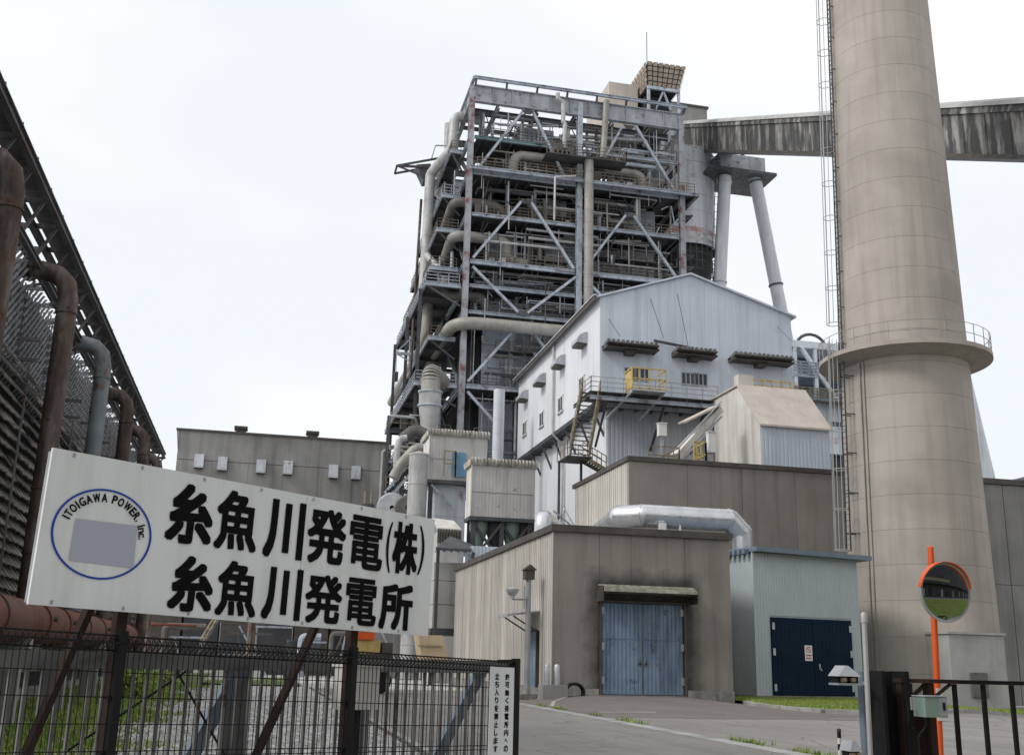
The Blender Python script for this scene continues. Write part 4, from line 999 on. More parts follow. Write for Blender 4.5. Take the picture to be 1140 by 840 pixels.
for k in range(8):
    x = TX[0] + .3 + (TX[2] - TX[0]) * k / 7
    MB().bar((x, TY[0] - .35, 65.25), (x, TY[0] - .6, RT - .2), 0.22).build('roof_post', m_steel_d, bt)
    if k < 7:
        x2 = TX[0] + .3 + (TX[2] - TX[0]) * (k + 1) / 7
        MB().bar((x, TY[0], 65.3), (x2, TY[0] + 3, RT - .2), 0.18).build('roof_brace', m_steel_d, bt)
# roof grid seen from below: rafters, joists and hangers
for k in range(6):
    y = TY[0] + 4 + k * 4.2
    MB().ibeam((TX[0], y, 64.2), (TX[2], y, 64.2), 0.35, .8 if k % 2 == 0 else 0.4, 0.07).build('rafter', m_steel_d, bt)
for k in range(5):
    x = TX[0] + 3.2 + k * 4.6
    MB().ibeam((x, TY[0] + .3, 63.3), (x, TY[2], 63.3), 0.35, 0.7, 0.07).build('joist', m_steel_d if k % 3 else m_girder, bt)
for (x, ya, yb, za, zb) in ((22.3, 109, 122, 59.5, 63), (25.6, 109, 122, 63, 59.5), (29.0, 109, 122, 59.5, 63), (36, 109, 122, 63, 59.5), (39, 109, 122, 59.5, 63), (41.5, 109, 120, 63, 59.5)):
    MB().bar((x, ya, za), (x + 1.2, yb, zb), 0.3).build('inner_brace', m_steel_d, bt)
# front chevron bracing
FB = [((20.1, 54.9), (25.3, 63.0)), ((26.3, 63.0), (30.2, 55.2)),
      ((19.9, 44.2), (25.4, 51.8)), ((26.2, 51.8), (31.4, 44.2)),
      ((19.9, 43.2), (25.2, 38.4)), ((31.6, 43.2), (26.1, 38.4)),
      ((19.8, 30.2), (24.6, 36.2)), ((19.8, 29.1), (23.6, 25.2)), ((31.6, 30.2), (27, 36.2)),
      ((34.6, 57.4), (37.2, 62.6)), ((38.9, 62.8), (43.6, 55.2)),
      ((32.7, 44.4), (37.7, 51.6)), ((38.4, 51.6), (43.8, 44.2)),
      ((32.6, 43.2), (37.8, 38.4)), ((43.8, 43.2), (38.6, 38.4))]
for (a, b) in FB:
    MB().bar((a[0], TY[0] - .12, a[1]), (b[0], TY[0] - .12, b[1]), 0.30, 0.28).build('brace', m_steel, bt)
for (x, z) in ((25.7, 63.0), (25.8, 51.9), (25.65, 38.2), (38.0, 62.9), (38.05, 51.8), (38.2, 38.2)):
    MB().prism([(x - .75, TY[0] - .30, z - .1), (x + .75, TY[0] - .30, z - .1), (x + .35, TY[0] - .30, z - .6 if z > 40 else z + .5), (x - .35, TY[0] - .30, z - .6 if z > 40 else z + .5)], (0, 0.06, 0)).build('gusset_plate', m_steel_d, bt)
# left face bracing
for (ya, za, yb, zb) in ((109, 55, 119.5, 63), (109, 44.3, 119.5, 53.9), (132, 44.3, 121.3, 53.9), (109, 30.2, 119.5, 37.5), (132, 30.2, 121.3, 40.5), (109, 22, 119.5, 29.2)):
    MB().bar((TX[0] - .1, ya, za), (TX[0] - .1, yb, zb), 0.34).build('brace', m_steel_d, bt)
# decks: plates between the frames; front strip and side galleries
decks = {58.8: (20, 31.5, 114), 54.5: (19.3, 46.2, 132), 49.4: (19.6, 44.4, 132), 43.8: (19.6, 44.4, 132), 41.0: (19.6, 44.4, 132), 38.0: (19.6, 44.4, 132), 29.7: (19.4, 44.4, 132), 21.5: (19.4, 44.4, 132)}
for z, (xa, xb, yb) in decks.items():
    mb = MB()
    mb.box(xa, xb, TY[0] + .15 if z != 54.5 else TY[0] - .9, yb, z + 0.22, z + 0.26)
    mb.build('deck', m_grate, bt)
    for x in span(xa + .5, xb - .5, 3.1): MB().ibeam((x, TY[0] + .3, z + .05), (x, yb, z + .05), 0.2, 0.45, 0.04).build('deck_joist', m_steel_d, bt)
    yr = TY[0] + .2 if z != 54.5 else TY[0] - .85
    MB().rail([(xa + .6, yr, z + .36), (xb - .4, yr, z + .36)], 1.15, 1.0, 0.03, 2, toe=True).build('hand_rail', m_rail if z in (54.5, 43.8, 49.4) else m_steel_d, bt)
MB().ibeam((TX[0] - .2, TY[0] - 1.0, 54.6), (46.3, TY[0] - 1.0, 54.6), 0.3, 0.34, 0.05).build('deck_edge_beam', m_steel, bt)
for x in (46.0,): MB().bar((44.9, TY[0] - .9, 53.0), (x, TY[0] - .9, 54.4), 0.25).bar((46.1, TY[0] - 1, 54.6), (46.1, 132, 54.6), 0.25, 0.5).build('deck_bracket', m_steel_d, bt)
for z in (52.6, 47.6, 46.2):
    MB().box(44.9, 46.0, 108.4, 110.5, z - .1, z).bar((44.9, 108.4, z - .9), (46, 108.4, z - .05), 0.12).bar((45.95, 108.4, z), (45.95, 110.5, z), .2).build('side_bracket', m_steel_d, bt)
# boiler casing inside: panels
rnd = random.Random(11)
for (z0, z1) in ((21.9, 29.2), (30.1, 37.5), (38.4, 43.3), (44.2, 48.9), (49.8, 54.0)):
    xs = [22.0, 25.8, 29.0, 31.6, 35.2, 38.6, 42.6]
    for a, b in zip(xs[:-1], xs[1:]):
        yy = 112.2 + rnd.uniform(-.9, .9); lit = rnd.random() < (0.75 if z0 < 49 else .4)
        MB().box(a + .04, b - .04, yy, yy + .5, z0, z1).build('casing_panel', m_casing if lit else m_casing_d, bt)  # dark copy puts the tower's inner shade into the panel colour
        if lit:
            mb = MB()
            for zz in (z0 + .8, z0 + (z1 - z0) * .55): MB().box(a + .1, b - .1, yy - .16, yy - .01, zz, zz + .22).build('buckstay', m_steel, bt)
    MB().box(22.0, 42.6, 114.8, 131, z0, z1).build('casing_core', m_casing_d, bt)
    ysp = span(114.9, 131, 4)
    for a, b in zip(ysp[:-1], ysp[1:]):
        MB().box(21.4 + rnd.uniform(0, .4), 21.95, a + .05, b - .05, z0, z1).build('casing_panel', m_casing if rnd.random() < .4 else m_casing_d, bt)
# boiler drum level above the top deck: hanging headers and dark upper casing
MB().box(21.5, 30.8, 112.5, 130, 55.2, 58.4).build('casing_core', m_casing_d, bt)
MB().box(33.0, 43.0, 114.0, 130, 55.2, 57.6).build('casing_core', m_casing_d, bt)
MB().box(25.2, 29.6, 110.6, 114, 59.2, 62.3).build('header_box', m_casing, bt)
MB().lathe([(0, 0), (0.75, .1), (1.05, .6), (1.05, 10.4), (.75, 10.9), (0, 11)], (26.5, 117, 60.6), 20, axis=(1, 0, 0)).build('steam_drum', m_pipe, bt)
# small pipework, cable trays and fittings on every deck
rnd = random.Random(21)
for z in (58.8, 54.5, 49.4, 43.8, 41.0, 38.0, 29.7, 21.5):
    nxt = {58.8: 63, 54.5: 58.6, 49.4: 54.3, 43.8: 49.2, 41.0: 43.6, 38.0: 40.8, 29.7: 37.8, 21.5: 29.5}[z]
    H = nxt - z - 0.5
    for _ in range(24):
        x0 = rnd.uniform(20, 40); x1 = min(44, x0 + rnd.uniform(2.5, 10)); yy = rnd.uniform(108.3, 110.9); zz = z + .5 + rnd.uniform(.1, .95) * H; r = rnd.choice((.06, .08, .1, .16, .24))
        pts = [(x0, yy, zz), (x1, yy, zz)]
        if rnd.random() < .5: pts = [(x0, yy, zz + rnd.uniform(-.9, .9) * min(1.5, H / 2))] + pts
        if rnd.random() < .5: pts.append((x1, yy + rnd.uniform(.5, 2.0), zz))
        if rnd.random() < .4: pts[0] = (pts[0][0], yy + 1.5, pts[0][2])
        MB().tube(pts, r, 8, r * 2.2, 4).build('pipe', rnd.choice((m_pipe_d, m_pipe, m_pipe_d, m_steel, m_galv, m_steel_d, m_pipe_w)), bt)
    for _ in range(32):
        x0 = rnd.uniform(20, 44); yy = rnd.uniform(108.4, 110.9); r = rnd.choice((.05, .07, .1, .18))
        MB().tube([(x0, yy, z + .36), (x0, yy, nxt - .2 if rnd.random() < .6 else z + rnd.uniform(1.2, H))], r, 8).build('standpipe', rnd.choice((m_steel, m_pipe_w, m_pipe_d, m_steel_d, m_galv)), bt)
    for _ in range(9):
        x0 = rnd.uniform(20.5, 43); yy = rnd.uniform(108.8, 111.5); s = rnd.uniform(.25, .7)
        MB().box(x0 - s / 2, x0 + s / 2, yy, yy + s * .7, z + .5, z + .5 + s * rnd.uniform(1.0, 2.2)).box(x0 - s * .6, x0 + s * .6, yy - .03, yy + s * .75, z + .42, z + .5).build('equipment_box', rnd.choice((m_white, m_hood, m_steel, m_pipe_d, m_casing)), bt)
    for _ in range(3):
        x0 = rnd.uniform(20, 36); yy = rnd.uniform(108.5, 110.5); zz = nxt - rnd.uniform(.5, 1.1)
        MB().box(x0, x0 + rnd.uniform(4, 8), yy, yy + .5, zz, zz + .1).build('cable_tray', m_galv, bt)
    for _ in range(5):
        x0 = rnd.uniform(20, 42); MB().bar((x0, 108.6, nxt - .3), (x0 + rnd.uniform(-1.6, 1.6), 109.4, nxt - rnd.uniform(1, 2)), .09).build('hanger', m_steel_d, bt)
# front clutter: slim risers, drop lines and little cross bars just inside the front frame
rnd = random.Random(41)
for k in range(90):
    x = rnd.uniform(19.8, 44); z = rnd.uniform(27, 61); L = rnd.uniform(1.2, 5.5); y = rnd.uniform(107.7, 108.8); r = rnd.choice((.035, .05, .07))
    if rnd.random() < .55: MB().tube([(x, y, z), (x, y, z + min(L, 62.8 - z))], r, 6).build('drop_line', rnd.choice((m_galv, m_pipe_w, m_pipe_d, m_rust)), bt)
    elif rnd.random() < .6: MB().tube([(x, y, z), (min(44, x + L), y, z), (min(44, x + L), y + .1, z + rnd.choice((-1.2, 1.1)))], r, 6, .15, 3).build('drop_line', rnd.choice((m_galv, m_pipe_d, m_pipe, m_rust)), bt)
    else: MB().bar((x, y, z), (x + rnd.uniform(-1.8, 1.8), y + .3, z + L * .5), .1).build('cross_bar', rnd.choice((m_steel, m_steel_d, m_rail)), bt)
for (z, xa, xb) in ((45.5, 26.5, 31.2), (52.3, 33.2, 37), (46.6, 33.2, 43), (39.6, 26, 31.4), (50.9, 28, 31.4), (56.2, 27, 31), (31.8, 24, 31), (34.4, 23, 31.5)):
    MB().rail([(xa, 109.3, z), (xb, 109.3, z)], 1.1, .5, .025, 2).build('hand_rail', m_rail, bt)
    MB().box(xa, xb, 109.3, 110.6, z - .08, z).build('catwalk', m_grate, bt)
# left side galleries, projecting from the left face
rnd = random.Random(31)
for z, xo, y1 in ((58.0, 17.4, 128), (52.4, 16.6, 130), (48.2, 16.2, 132), (43.6, 15.6, 134), (40.9, 14.9, 134), (35.5, 15.8, 134), (29.7, 14.2, 135), (24.5, 14.6, 135), (18.0, 14.2, 135)):
    y0 = 108.2 if z in (40.9, 29.7) else 110.5
    MB().box(xo, 18.75, y0, y1, z + .2, z + .26).build('deck', m_grate, bt)
    MB().ibeam((xo, y0, z), (xo, y1, z), .2, .4, .04).build('edge_beam', m_steel, bt)
    MB().ibeam((xo, y0, z), (18.75, y0, z), .25, .5, .05).build('outrigger', m_steel, bt)
    for y in span(y0 + 4, y1, 4.5): MB().ibeam((xo, y, z - .02), (18.75, y, z - .02), .2, .4, .04).build('outrigger', m_steel_d, bt)
    MB().rail([(18.6, y0 + .1, z + .26), (xo + .1, y0 + .1, z + .26), (xo + .1, y1, z + .26)], 1.15, 1.2, .03, 2).build('hand_rail', m_rail if rnd.random() < .6 else m_steel, bt)
    MB().bar((xo + .2, y0 + .2, z - .2), (18.75, y0 + .2, z - 2.2), .18).build('knee_brace', m_steel_d, bt)
    for _ in range(7):
        yy = rnd.uniform(y0 + 1, y1 - 4); xx = rnd.uniform(xo + .6, 18.6); zz = z + rnd.uniform(.6, 3.6); r = rnd.choice((.07, .1, .18, .28))
        MB().tube([(xx, yy, zz), (xx, yy + rnd.uniform(3, 8), zz), (xx + .8, yy + 8, zz - rnd.uniform(0, 2))], r, 8, .4, 4).build('pipe', rnd.choice((m_pipe, m_pipe_d, m_pipe_w, m_steel_d)), bt)
    for _ in range(4):
        yy = rnd.uniform(y0 + .5, y1 - 4); xx = rnd.uniform(xo + .6, 18.6)
        MB().tube([(xx, yy, z + .26), (xx, yy, z + rnd.uniform(2, 4.4))], rnd.choice((.08, .12, .2)), 8).build('standpipe', rnd.choice((m_steel, m_pipe_w, m_pipe_d)), bt)
for x, y in ((14.7, 110.6), (14.7, 121), (14.7, 133)):
    MB().ibeam((x, y, 0), (x, y, 41), .35, .4, .05).build('side_post', m_steel_d, bt)
# stair tower on left face
for k, z in enumerate((29.7, 35.5, 40.9, 43.6, 48.2, 52.4)):
    z1 = (35.5, 40.9, 43.6, 48.2, 52.4, 58.0)[k]; a, b = Vector((17.4, 123, z + .3)), Vector((17.4, 128.5, z1 + .2))
    if k % 2: a.y, b.y = b.y, a.y
    mb = MB()
    for s in (-.5, .5): mb.bar(a + Vector((s, 0, 0)), b + Vector((s, 0, 0)), .08, .3).bar(a + Vector((s, 0, 1)), b + Vector((s, 0, 1)), .06)
    for t in range(14): c = a + (b - a) * ((t + .5) / 14); mb.box(c.x - .48, c.x + .48, c.y - .15, c.y + .15, c.z - .02, c.z + .02)
    mb.build('stair_flight', m_steel, bt)

# ------------------------------------------------------------------ named big pipes on the tower
def bigpipe(name, label, pts, r, mat, bend, flanges=(), cat='pipe', seg=18):
    t = thing(name, label, cat, Vector(pts[0]))
    path = fillet(pts, bend, 8) if bend else [Vector(p) for p in pts]
    MB().sweep(path, [r] * len(path), seg).build('pipe_run', mat, t)
    rings = MB(); acc = 0.0
    for a, b in zip(path[:-1], path[1:]):
        L = (b - a).length; d = (b - a).normalized()
        if L > 1.2:
            n = int(L / 1.6)
            for k in range(1, n + 1): rings.lathe([(r, -.02), (r + .018, -.02), (r + .018, .02), (r, .02)], a + d * (L * k / (n + 1)), seg, axis=d)
    if rings.v: rings.build('lagging_band', mat, t, kind='stuff')
    for f in flanges:
        MB().lathe([(r * .9, -.1), (r + .12, -.1), (r + .12, .1), (r * .9, .1)], f, seg, axis=(0, 0, 1)).build('flange', m_steel_d, t)
    return t
bigpipe('downpipe', 'long beige downpipe running beside the middle tower column', [(32.75, 106.6, 57.0), (32.75, 106.6, 20)], 0.52, m_pipe, 0)
bigpipe('steam_pipe', 'thick beige pipe elbowing down on the upper left deck of the tower', [(31.2, 108.9, 57.7), (24.4, 108.9, 57.7), (24.4, 108.9, 54.9)], 0.58, m_pipe, 1.6)
bigpipe('steam_pipe', 'thick beige pipe elbowing down on the upper right deck of the tower', [(35.0, 108.9, 57.2), (40.0, 108.9, 57.2), (40.0, 108.9, 54.9)], 0.55, m_pipe, 1.5)
bigpipe('steam_pipe', 'dark hooked pipe dipping behind the left chevron of the tower', [(18.2, 124, 45.5), (17.9, 109.8, 47.4), (24.0, 109.6, 47.4), (24.0, 109.6, 44.9), (26.4, 109.6, 44.7)], 0.62, m_pipe, 1.3)
bigpipe('steam_pipe', 'dark pipe rounding the left tower corner above the hooked one', [(17.6, 122, 48.6), (17.9, 110.0, 51.6), (22.6, 110.0, 51.6), (24.6, 110.4, 50.2), (27.5, 110.4, 50.2)], 0.55, m_pipe_d, 1.1)
bigpipe('steam_pipe', 'dark elbow pipe low on the left bay above the long beige main', [(17.4, 110.4, 42.6), (17.4, 110.4, 40.4), (21.2, 109.4, 40.4), (22.4, 109.4, 38.6), (27.2, 109.4, 38.4)], 0.52, m_pipe_d, 0.9)
p0 = pt(626, 372, Y=106.8); p1 = pt(515, 355, Y=106.8); zc = (p0.z + p1.z) / 2
bigpipe('steam_main', 'long beige main crossing the tower front above the gabled roof', [(33.5, 106.8, zc), (p1.x - .9, 106.8, zc), (p1.x - 1.4, 150, zc - .6)], 0.68, m_pipe, 3.0)
bigpipe('steam_main', 'beige main dropping down the left tower edge and turning back', [pt(477, 335, Y=116), pt(474, 380, Y=116), pt(436, 448, Y=148)], 0.62, m_pipe, 2.5)
a = pt(510, 118, Y=111)
bigpipe('vent_main', 'pale grey pipe stepping down the upper left tower corner', [(21.5, 113, a.z - .4), (a.x, 113, a.z - .2), pt(504, 165, Y=113), pt(479, 194, Y=117), pt(476, 250, Y=117), pt(470, 345, Y=117)], 0.60, m_pipe_w, 0.9)
bigpipe('vent_main', 'thinner pale pipe behind the stepped one on the upper left corner', [pt(499, 138, Y=120), pt(497, 205, Y=120), pt(486, 218, Y=120)], 0.45, m_pipe_w, 0.6)
bigpipe('drain_pipe', 'thin dark brown pipe down the outer left edge of the tower', [pt(469, 222, Y=120), pt(455, 440, Y=120)], 0.16, m_rust, 0)
bigpipe('drain_pipe', 'short slanting pipe joining the pale stepped pipe', [pt(475, 284, Y=116.5), pt(492, 302, Y=114.5), pt(497, 304, Y=113)], 0.42, m_pipe_w, 0.6)
bigpipe('vent_stack', 'pale zigzag vent pipe on the middle of the tower top', [pt(621, 104, Y=107.2), pt(621, 110, Y=107.2), pt(627, 114, Y=107.2), pt(627, 136, Y=107.2), pt(629, 138, Y=107.2), pt(628, 165, Y=107.2)], 0.25, m_pipe_w, 0.15)
bigpipe('vent_stack', 'beige vent pipe right of the middle column under the roof', [pt(675, 112, Y=107.2), pt(673, 150, Y=107.2), pt(671, 176, Y=107.2)], 0.36, m_pipe, 0)
bigpipe('vent_stack', 'blue-grey standpipe before the tower left of the gabled wall', [pt(556, 434, Y=99), (pt(556, 434, Y=99).x, 99, 8)], 0.55, m_leg, 0)
bigpipe('conduit_pipe', 'white conduit stepping down left of the middle tower column', [pt(641, 196, Y=106.5), pt(618, 197, Y=106.5), pt(617, 245, Y=106.5)], 0.12, m_pipe_w, 0.2)
# little cluttered platform at mid top
pf = thing('valve_platform', 'rusty little valve platform below the zigzag vent pipe', 'platform', (31, 107, 57))
x0, x1 = pt(608, 172, Y=106.2).x, pt(697, 178, Y=106.2).x; z = pt(612, 170, Y=106.2).z
MB().box(x0, x1, 105.9, 108.2, z - .15, z).build('deck', m_grate, pf)
MB().rail([(x0, 105.95, z), (x0 + 4.2, 105.95, z)], 1.4, .6, .035, 3).build('hand_rail', m_rail, pf)
MB().rail([(x1 - 3.6, 105.95, z), (x1, 105.95, z), (x1, 108, z)], 1.3, .8, .03, 2).build('hand_rail', m_rail, pf)
for k in range(6):
    xx = x0 + 1 + k * .5; MB().tube([(xx, 106.6, z), (xx, 106.6, z + .9 + .3 * (k % 3))], .16, 8).build('valve', m_rust if k % 2 else m_pipe_d, pf)
# jib on the upper left
jb = thing('hoist_jib', 'dark triangular hoist jib jutting from the upper left tower edge', 'hoist jib', pt(478, 200, Y=118))
tip, rt, lo, tp = pt(442, 184.5, Y=118), pt(495, 175, Y=118), pt(473, 197, Y=118), pt(485, 162, Y=118)
m1 = MB().bar(tip, rt, .22).bar(tip + Vector((0, 2.2, 0)), rt + Vector((0, 2.2, 0)), .22).bar(tip, lo, .18).bar(tip, tip + Vector((0, 2.2, 0)), .22)
m1.bar(tip, pt(492, 187, Y=118), .25).build('boom', m_steel_d, jb)
MB().bar(pt(480, 178, Y=118), tp, .14).bar(tp, pt(500, 162.5, Y=118), .14).build('stay', m_steel, jb)
MB().prism([pt(464, 183, Y=118), pt(480, 182, Y=118), pt(477, 200, Y=118), pt(472, 200, Y=118)], (0, 2, 0)).build('gusset', m_steel_d, jb)
jb = thing('hoist_jib', 'small bracket with hanging hoist low on the left tower edge', 'hoist jib', pt(457, 395, Y=120))
MB().bar(pt(441, 393, Y=120), pt(458, 394, Y=120), .25, .35).bar(pt(441, 392, Y=120), pt(458, 376, Y=120), .14).bar(pt(441, 393, Y=120), pt(457, 403, Y=120), .12).box(pt(456, 380, Y=120).x, pt(461, 380, Y=120).x, 120, 120.4, pt(458, 402, Y=120).z, pt(458, 374, Y=120).z).build('boom', m_steel, jb)
MB().bar(pt(441.5, 394, Y=120), pt(440.5, 432, Y=120), .05).build('hoist_rope', m_steel_d, jb)
MB().box(pt(439, 420, Y=120).x, pt(443, 420, Y=120).x, 119.8, 120.3, pt(441, 424, Y=120).z, pt(441, 414, Y=120).z).build('hoist_block', m_steel_d, jb)

# ------------------------------------------------------------------ flared louvred penthouse on the roof
ph = thing('roof_penthouse', 'flared louvred penthouse on top of the tower', 'penthouse', (43, 110, RT))
PY = 112.0
bl, br, tl_, tr_ = pt(721, 96, Y=PY), pt(757, 101, Y=PY), pt(720, 68.5, Y=PY), pt(764, 74, Y=PY)
zt, zb = (tl_.z + tr_.z) / 2, (bl.z + br.z) / 2
hl, hr = pt(721, 112, Y=PY).x, pt(757, 112, Y=PY).x
Db = 8.0; ox = tr_.x - br.x
core = MB()
core.prism([(bl.x + .15, PY + .15, zb), (br.x - .15, PY + .15, zb), (tr_.x - .15, PY + .1, zt - .1), (tl_.x + .15, PY + .1, zt - .1)], (0, Db - .3, 0)).build('louvre_core', m_casing_d, ph)
tiles = MB(); nx, nz_ = 7, 5
for j in range(nz_):
    t0, t1 = j / nz_, (j + 1) / nz_
    za, zb2 = zb + (zt - zb) * t0, zb + (zt - zb) * t1
    xl0, xl1 = bl.x + (tl_.x - bl.x) * t0, bl.x + (tl_.x - bl.x) * t1
    xr0, xr1 = br.x + (tr_.x - br.x) * t0, br.x + (tr_.x - br.x) * t1
    for i in range(nx):
        f0, f1 = (i + .1) / nx, (i + .9) / nx
        tiles.poly([(xl0 + (xr0 - xl0) * f0, PY - .05, za + .12), (xl0 + (xr0 - xl0) * f1, PY - .05, za + .12), (xl1 + (xr1 - xl1) * f1, PY - .14, zb2 - .08), (xl1 + (xr1 - xl1) * f0, PY - .14, zb2 - .08)])
    for i in range(9):
        y0, y1 = PY + Db * (i + .07) / 9, PY + Db * (i + .93) / 9
        tiles.poly([(xl0 - .05, y1, za + .12), (xl0 - .05, y0, za + .12), (xl1 - .14, y0, zb2 - .08), (xl1 - .14, y1, zb2 - .08)])
        tiles.poly([(xr0 + .05, y0, za + .12), (xr0 + .05, y1, za + .12), (xr1 + .14, y1, zb2 - .08), (xr1 + .14, y0, zb2 - .08)])
tiles.build('louvre_tiles', M('aged_louvre', (0.40, 0.34, 0.27), (0.29, 0.24, 0.19), 1.2, 0.8, streak=.4, var=.05), ph, kind='stuff')
lg = []
for x in (hl + .2, hr - .1):
    for y in (PY + .2, PY + Db - .2): MB().bar((x, y, RT - .2), (x, y, zb + .1), .32).build('post', m_steel, ph)
MB().bar((hl, PY + .1, zb - .1), (hr, PY + .1, zb - .1), .3, .4).build('ring_beam', m_steel, ph)
MB().bar((hl + .3, PY + .2, RT), ((hl + hr) / 2, PY + .2, zb - .3), .22).bar((hr - .3, PY + .2, RT), ((hl + hr) / 2, PY + .2, zb - .3), .22).build('brace', m_steel, ph)
MB().box(hl + .4, hr - .4, PY + 2.0, PY + Db - .5, RT - .3, zb - .15).build('drum_house', m_casing_d, ph)
MB().box(bl.x - 4.2, bl.x - .4, PY + 2.5, PY + 12, RT - .2, zb + 1.4).build('side_wall', m_hoppr, ph)
MB().bar((tl_.x + .1, PY + .2, zt - .2), (tl_.x + .1, PY + .2, zt + 4.2), .07).build('lightning_rod', m_steel_d, ph)

# ------------------------------------------------------------------ conveyor gallery, transfer house, trestle, silo
cL = pt(765, 168.5, Y=125); cR = pt(1140, 177.5, Y=56)
tL = pt(765, 139, Y=125); tR = pt(1140, 116, Y=56)
dirc = cR - cL
cA = cL - dirc * 0.10; cB = cL + dirc * 1.45
hgt = 0.5 * ((tL.z - cL.z) + (tR.z - cR.z))
cg = thing('conveyor_gallery', 'black-streaked covered conveyor gallery sloping past the chimney', 'conveyor gallery', cA)
dn = dirc.normalized(); sd_ = Vector((dn.y, -dn.x, 0)).normalized()     # towards +X side
if sd_.x < 0: sd_ = -sd_
Wc = 3.4; up = Vector((0, 0, 1))
LT = (cB - cA).length; nP = int(LT / 3.0)
for k in range(nP):
    p, q = cA + dn * (LT * k / nP + .04), cA + dn * (LT * (k + 1) / nP - .04)
    MB().prism([p + up * .35, q + up * .35, q + up * (hgt - .55), p + up * (hgt - .55)], sd_ * .1).build('side_sheet', m_conv, cg)
    MB().prism([p + up * (hgt - .53) - sd_ * .16, q + up * (hgt - .53) - sd_ * .16, q + up * (hgt + .02) - sd_ * .02, p + up * (hgt + .02) - sd_ * .02], sd_ * .1).build('eave_sheet', m_conv, cg)
    MB().prism([p + sd_ * Wc + up * .3, q + sd_ * Wc + up * .3, q + sd_ * Wc + up * hgt, p + sd_ * Wc + up * hgt], sd_ * -.1).build('side_sheet', m_conv, cg)
MB().prism([cA + sd_ * .1, cB + sd_ * .1, cB + sd_ * .1 + up * .3, cA + sd_ * .1 + up * .3], sd_ * (Wc - .2)).build('floor', m_steel_d, cg)
MB().prism([cA - sd_ * .12, cB - sd_ * .12, cB - sd_ * .12 + up * .34, cA - sd_ * .12 + up * .34], sd_ * .2).build('bottom_chord', m_trim, cg)
nr = 7
rp_ = [sd_ * (Wc / 2 - (Wc / 2 + .15) * math.cos(math.pi * i / nr)) + up * (hgt + .03 + .75 * math.sin(math.pi * i / nr)) for i in range(nr + 1)]
rm = MB()
for i in range(nr): rm.quad(cA + rp_[i], cA + rp_[i + 1], cB + rp_[i + 1], cB + rp_[i])
rm.build('curved_roof', m_convr, cg)
th = thing('transfer_house', 'grey box house where the conveyor meets the tower', 'transfer house', (50, 130, 66))
a, b = pt(762, 134, Y=128), pt(787, 121.5, Y=128)
MB().box(45.4, b.x, 128, 138, a.z - 6, b.z).build('wall', m_conc2, th)
MB().box(45.2, b.x + .2, 127.8, 138.2, b.z + .01, b.z + .3).build('roof_edge', m_trim, th)
# trestle
ty = 117.5
s0 = pt(838, 172, Y=ty)
ts = thing('conveyor_trestle', 'pale two-legged trestle carrying the conveyor gallery', 'trestle', (56, ty, 0))
h0, h1 = pt(797, 181, Y=ty), pt(848, 188, Y=ty)
MB().box(h0.x, h1.x, ty - 1.0, ty + 3, h0.z - 1.1, h0.z + 1.0).build('head_beam', m_girder, ts)
MB().box(h0.x - 1.6, h1.x + 1.2, ty - 1.8, ty + 5, h0.z - 1.7, h0.z - 1.32).build('head_platform', m_steel_d, ts)
MB().rail([(h0.x - 1.6, ty - 1.7, h0.z - 1.3), (h0.x - .2, ty - 1.7, h0.z - 1.3)], 1.2, .5, .04, 2).build('hand_rail', m_steel_d, ts)
l0, l1 = pt(807, 197, Y=ty), pt(801, 320, Y=ty); d1 = (l1 - l0) * (l0.z / (l0.z - l1.z))
MB().tube([l0, l0 + d1], .82, 22).build('leg', m_leg, ts)
l2, l3 = pt(840, 197, Y=ty), pt(888, 440, Y=ty); d2 = (l3 - l2) * (l2.z / (l2.z - l3.z))
MB().tube([l2, l2 + d2], .82, 22).build('leg', m_leg, ts)
for t in (0.0, 0.22, .42): 
    for (l, d) in ((l0, d1), (l2, d2)): MB().lathe([(.82, -.1), (.93, -.1), (.93, .1), (.82, .1)], l + d * (t + .012), 22, axis=d).build('leg_flange', m_steel_d if l is l2 else m_leg, ts)
lb = MB()
for k in range(60):
    c = l0 + d1 * (k / 60.0) + Vector((-1.2, -.4, 0)); lb.bar(c + Vector((-.2, 0, 0)), c + Vector((.2, 0, 0)), .05)
lb.bar(l0 + Vector((-1.4, -.4, 0)), l0 + d1 + Vector((-1.4, -.4, 0)), .07).bar(l0 + Vector((-1.0, -.4, 0)), l0 + d1 + Vector((-1.0, -.4, 0)), .07)
lb.build('ladder', m_steel_d, ts)
# brown bracing behind trestle head
lk = MB().bar(pt(800, 186, Y=121), pt(828, 172, Y=121), .3).build('knee_brace', m_steel_d, ts)
si = thing('bunker_silo', 'pale blue cylindrical silo behind the right tower column', 'silo', (50.3, 122, 0))
sr = 4.3; sx = pt(795.5, 240, Y=121).x - sr + .1; st_, sb_ = pt(780, 176, Y=121).z, pt(780, 283, Y=121).z
for k in range(6):
    z0, z1 = sb_ + (st_ - sb_) * k / 6, sb_ + (st_ - sb_) * (k + 1) / 6
    MB().lathe([(sr - .06, z0), (sr, z0 + .04), (sr, z1 - .04), (sr - .06, z1)], (sx, 122, 0), 40).build('shell_ring', m_silo, si)
MB().disc((sx, 122, st_), sr - .1, 40).build('silo_top', m_silo, si)
red = M('faded_red_band', (0.42, 0.17, 0.17), (0.55, 0.45, 0.45), .5, .7, patch=.8, pcol=(0.5, .5, .52), var=0)
MB().lathe([(sr + .015, sb_ + .5), (sr + .02, sb_ + .5), (sr + .02, sb_ + 1.0), (sr + .015, sb_ + 1.0)], (sx, 122, 0), 40).build('painted_band', red, si)
MB().lathe([(sr + .015, sb_ + 1.6), (sr + .02, sb_ + 1.6), (sr + .02, sb_ + 2.3), (sr + .015, sb_ + 2.3)], (sx, 122, 0), 40).build('painted_band', red, si)
bs_ = MB()
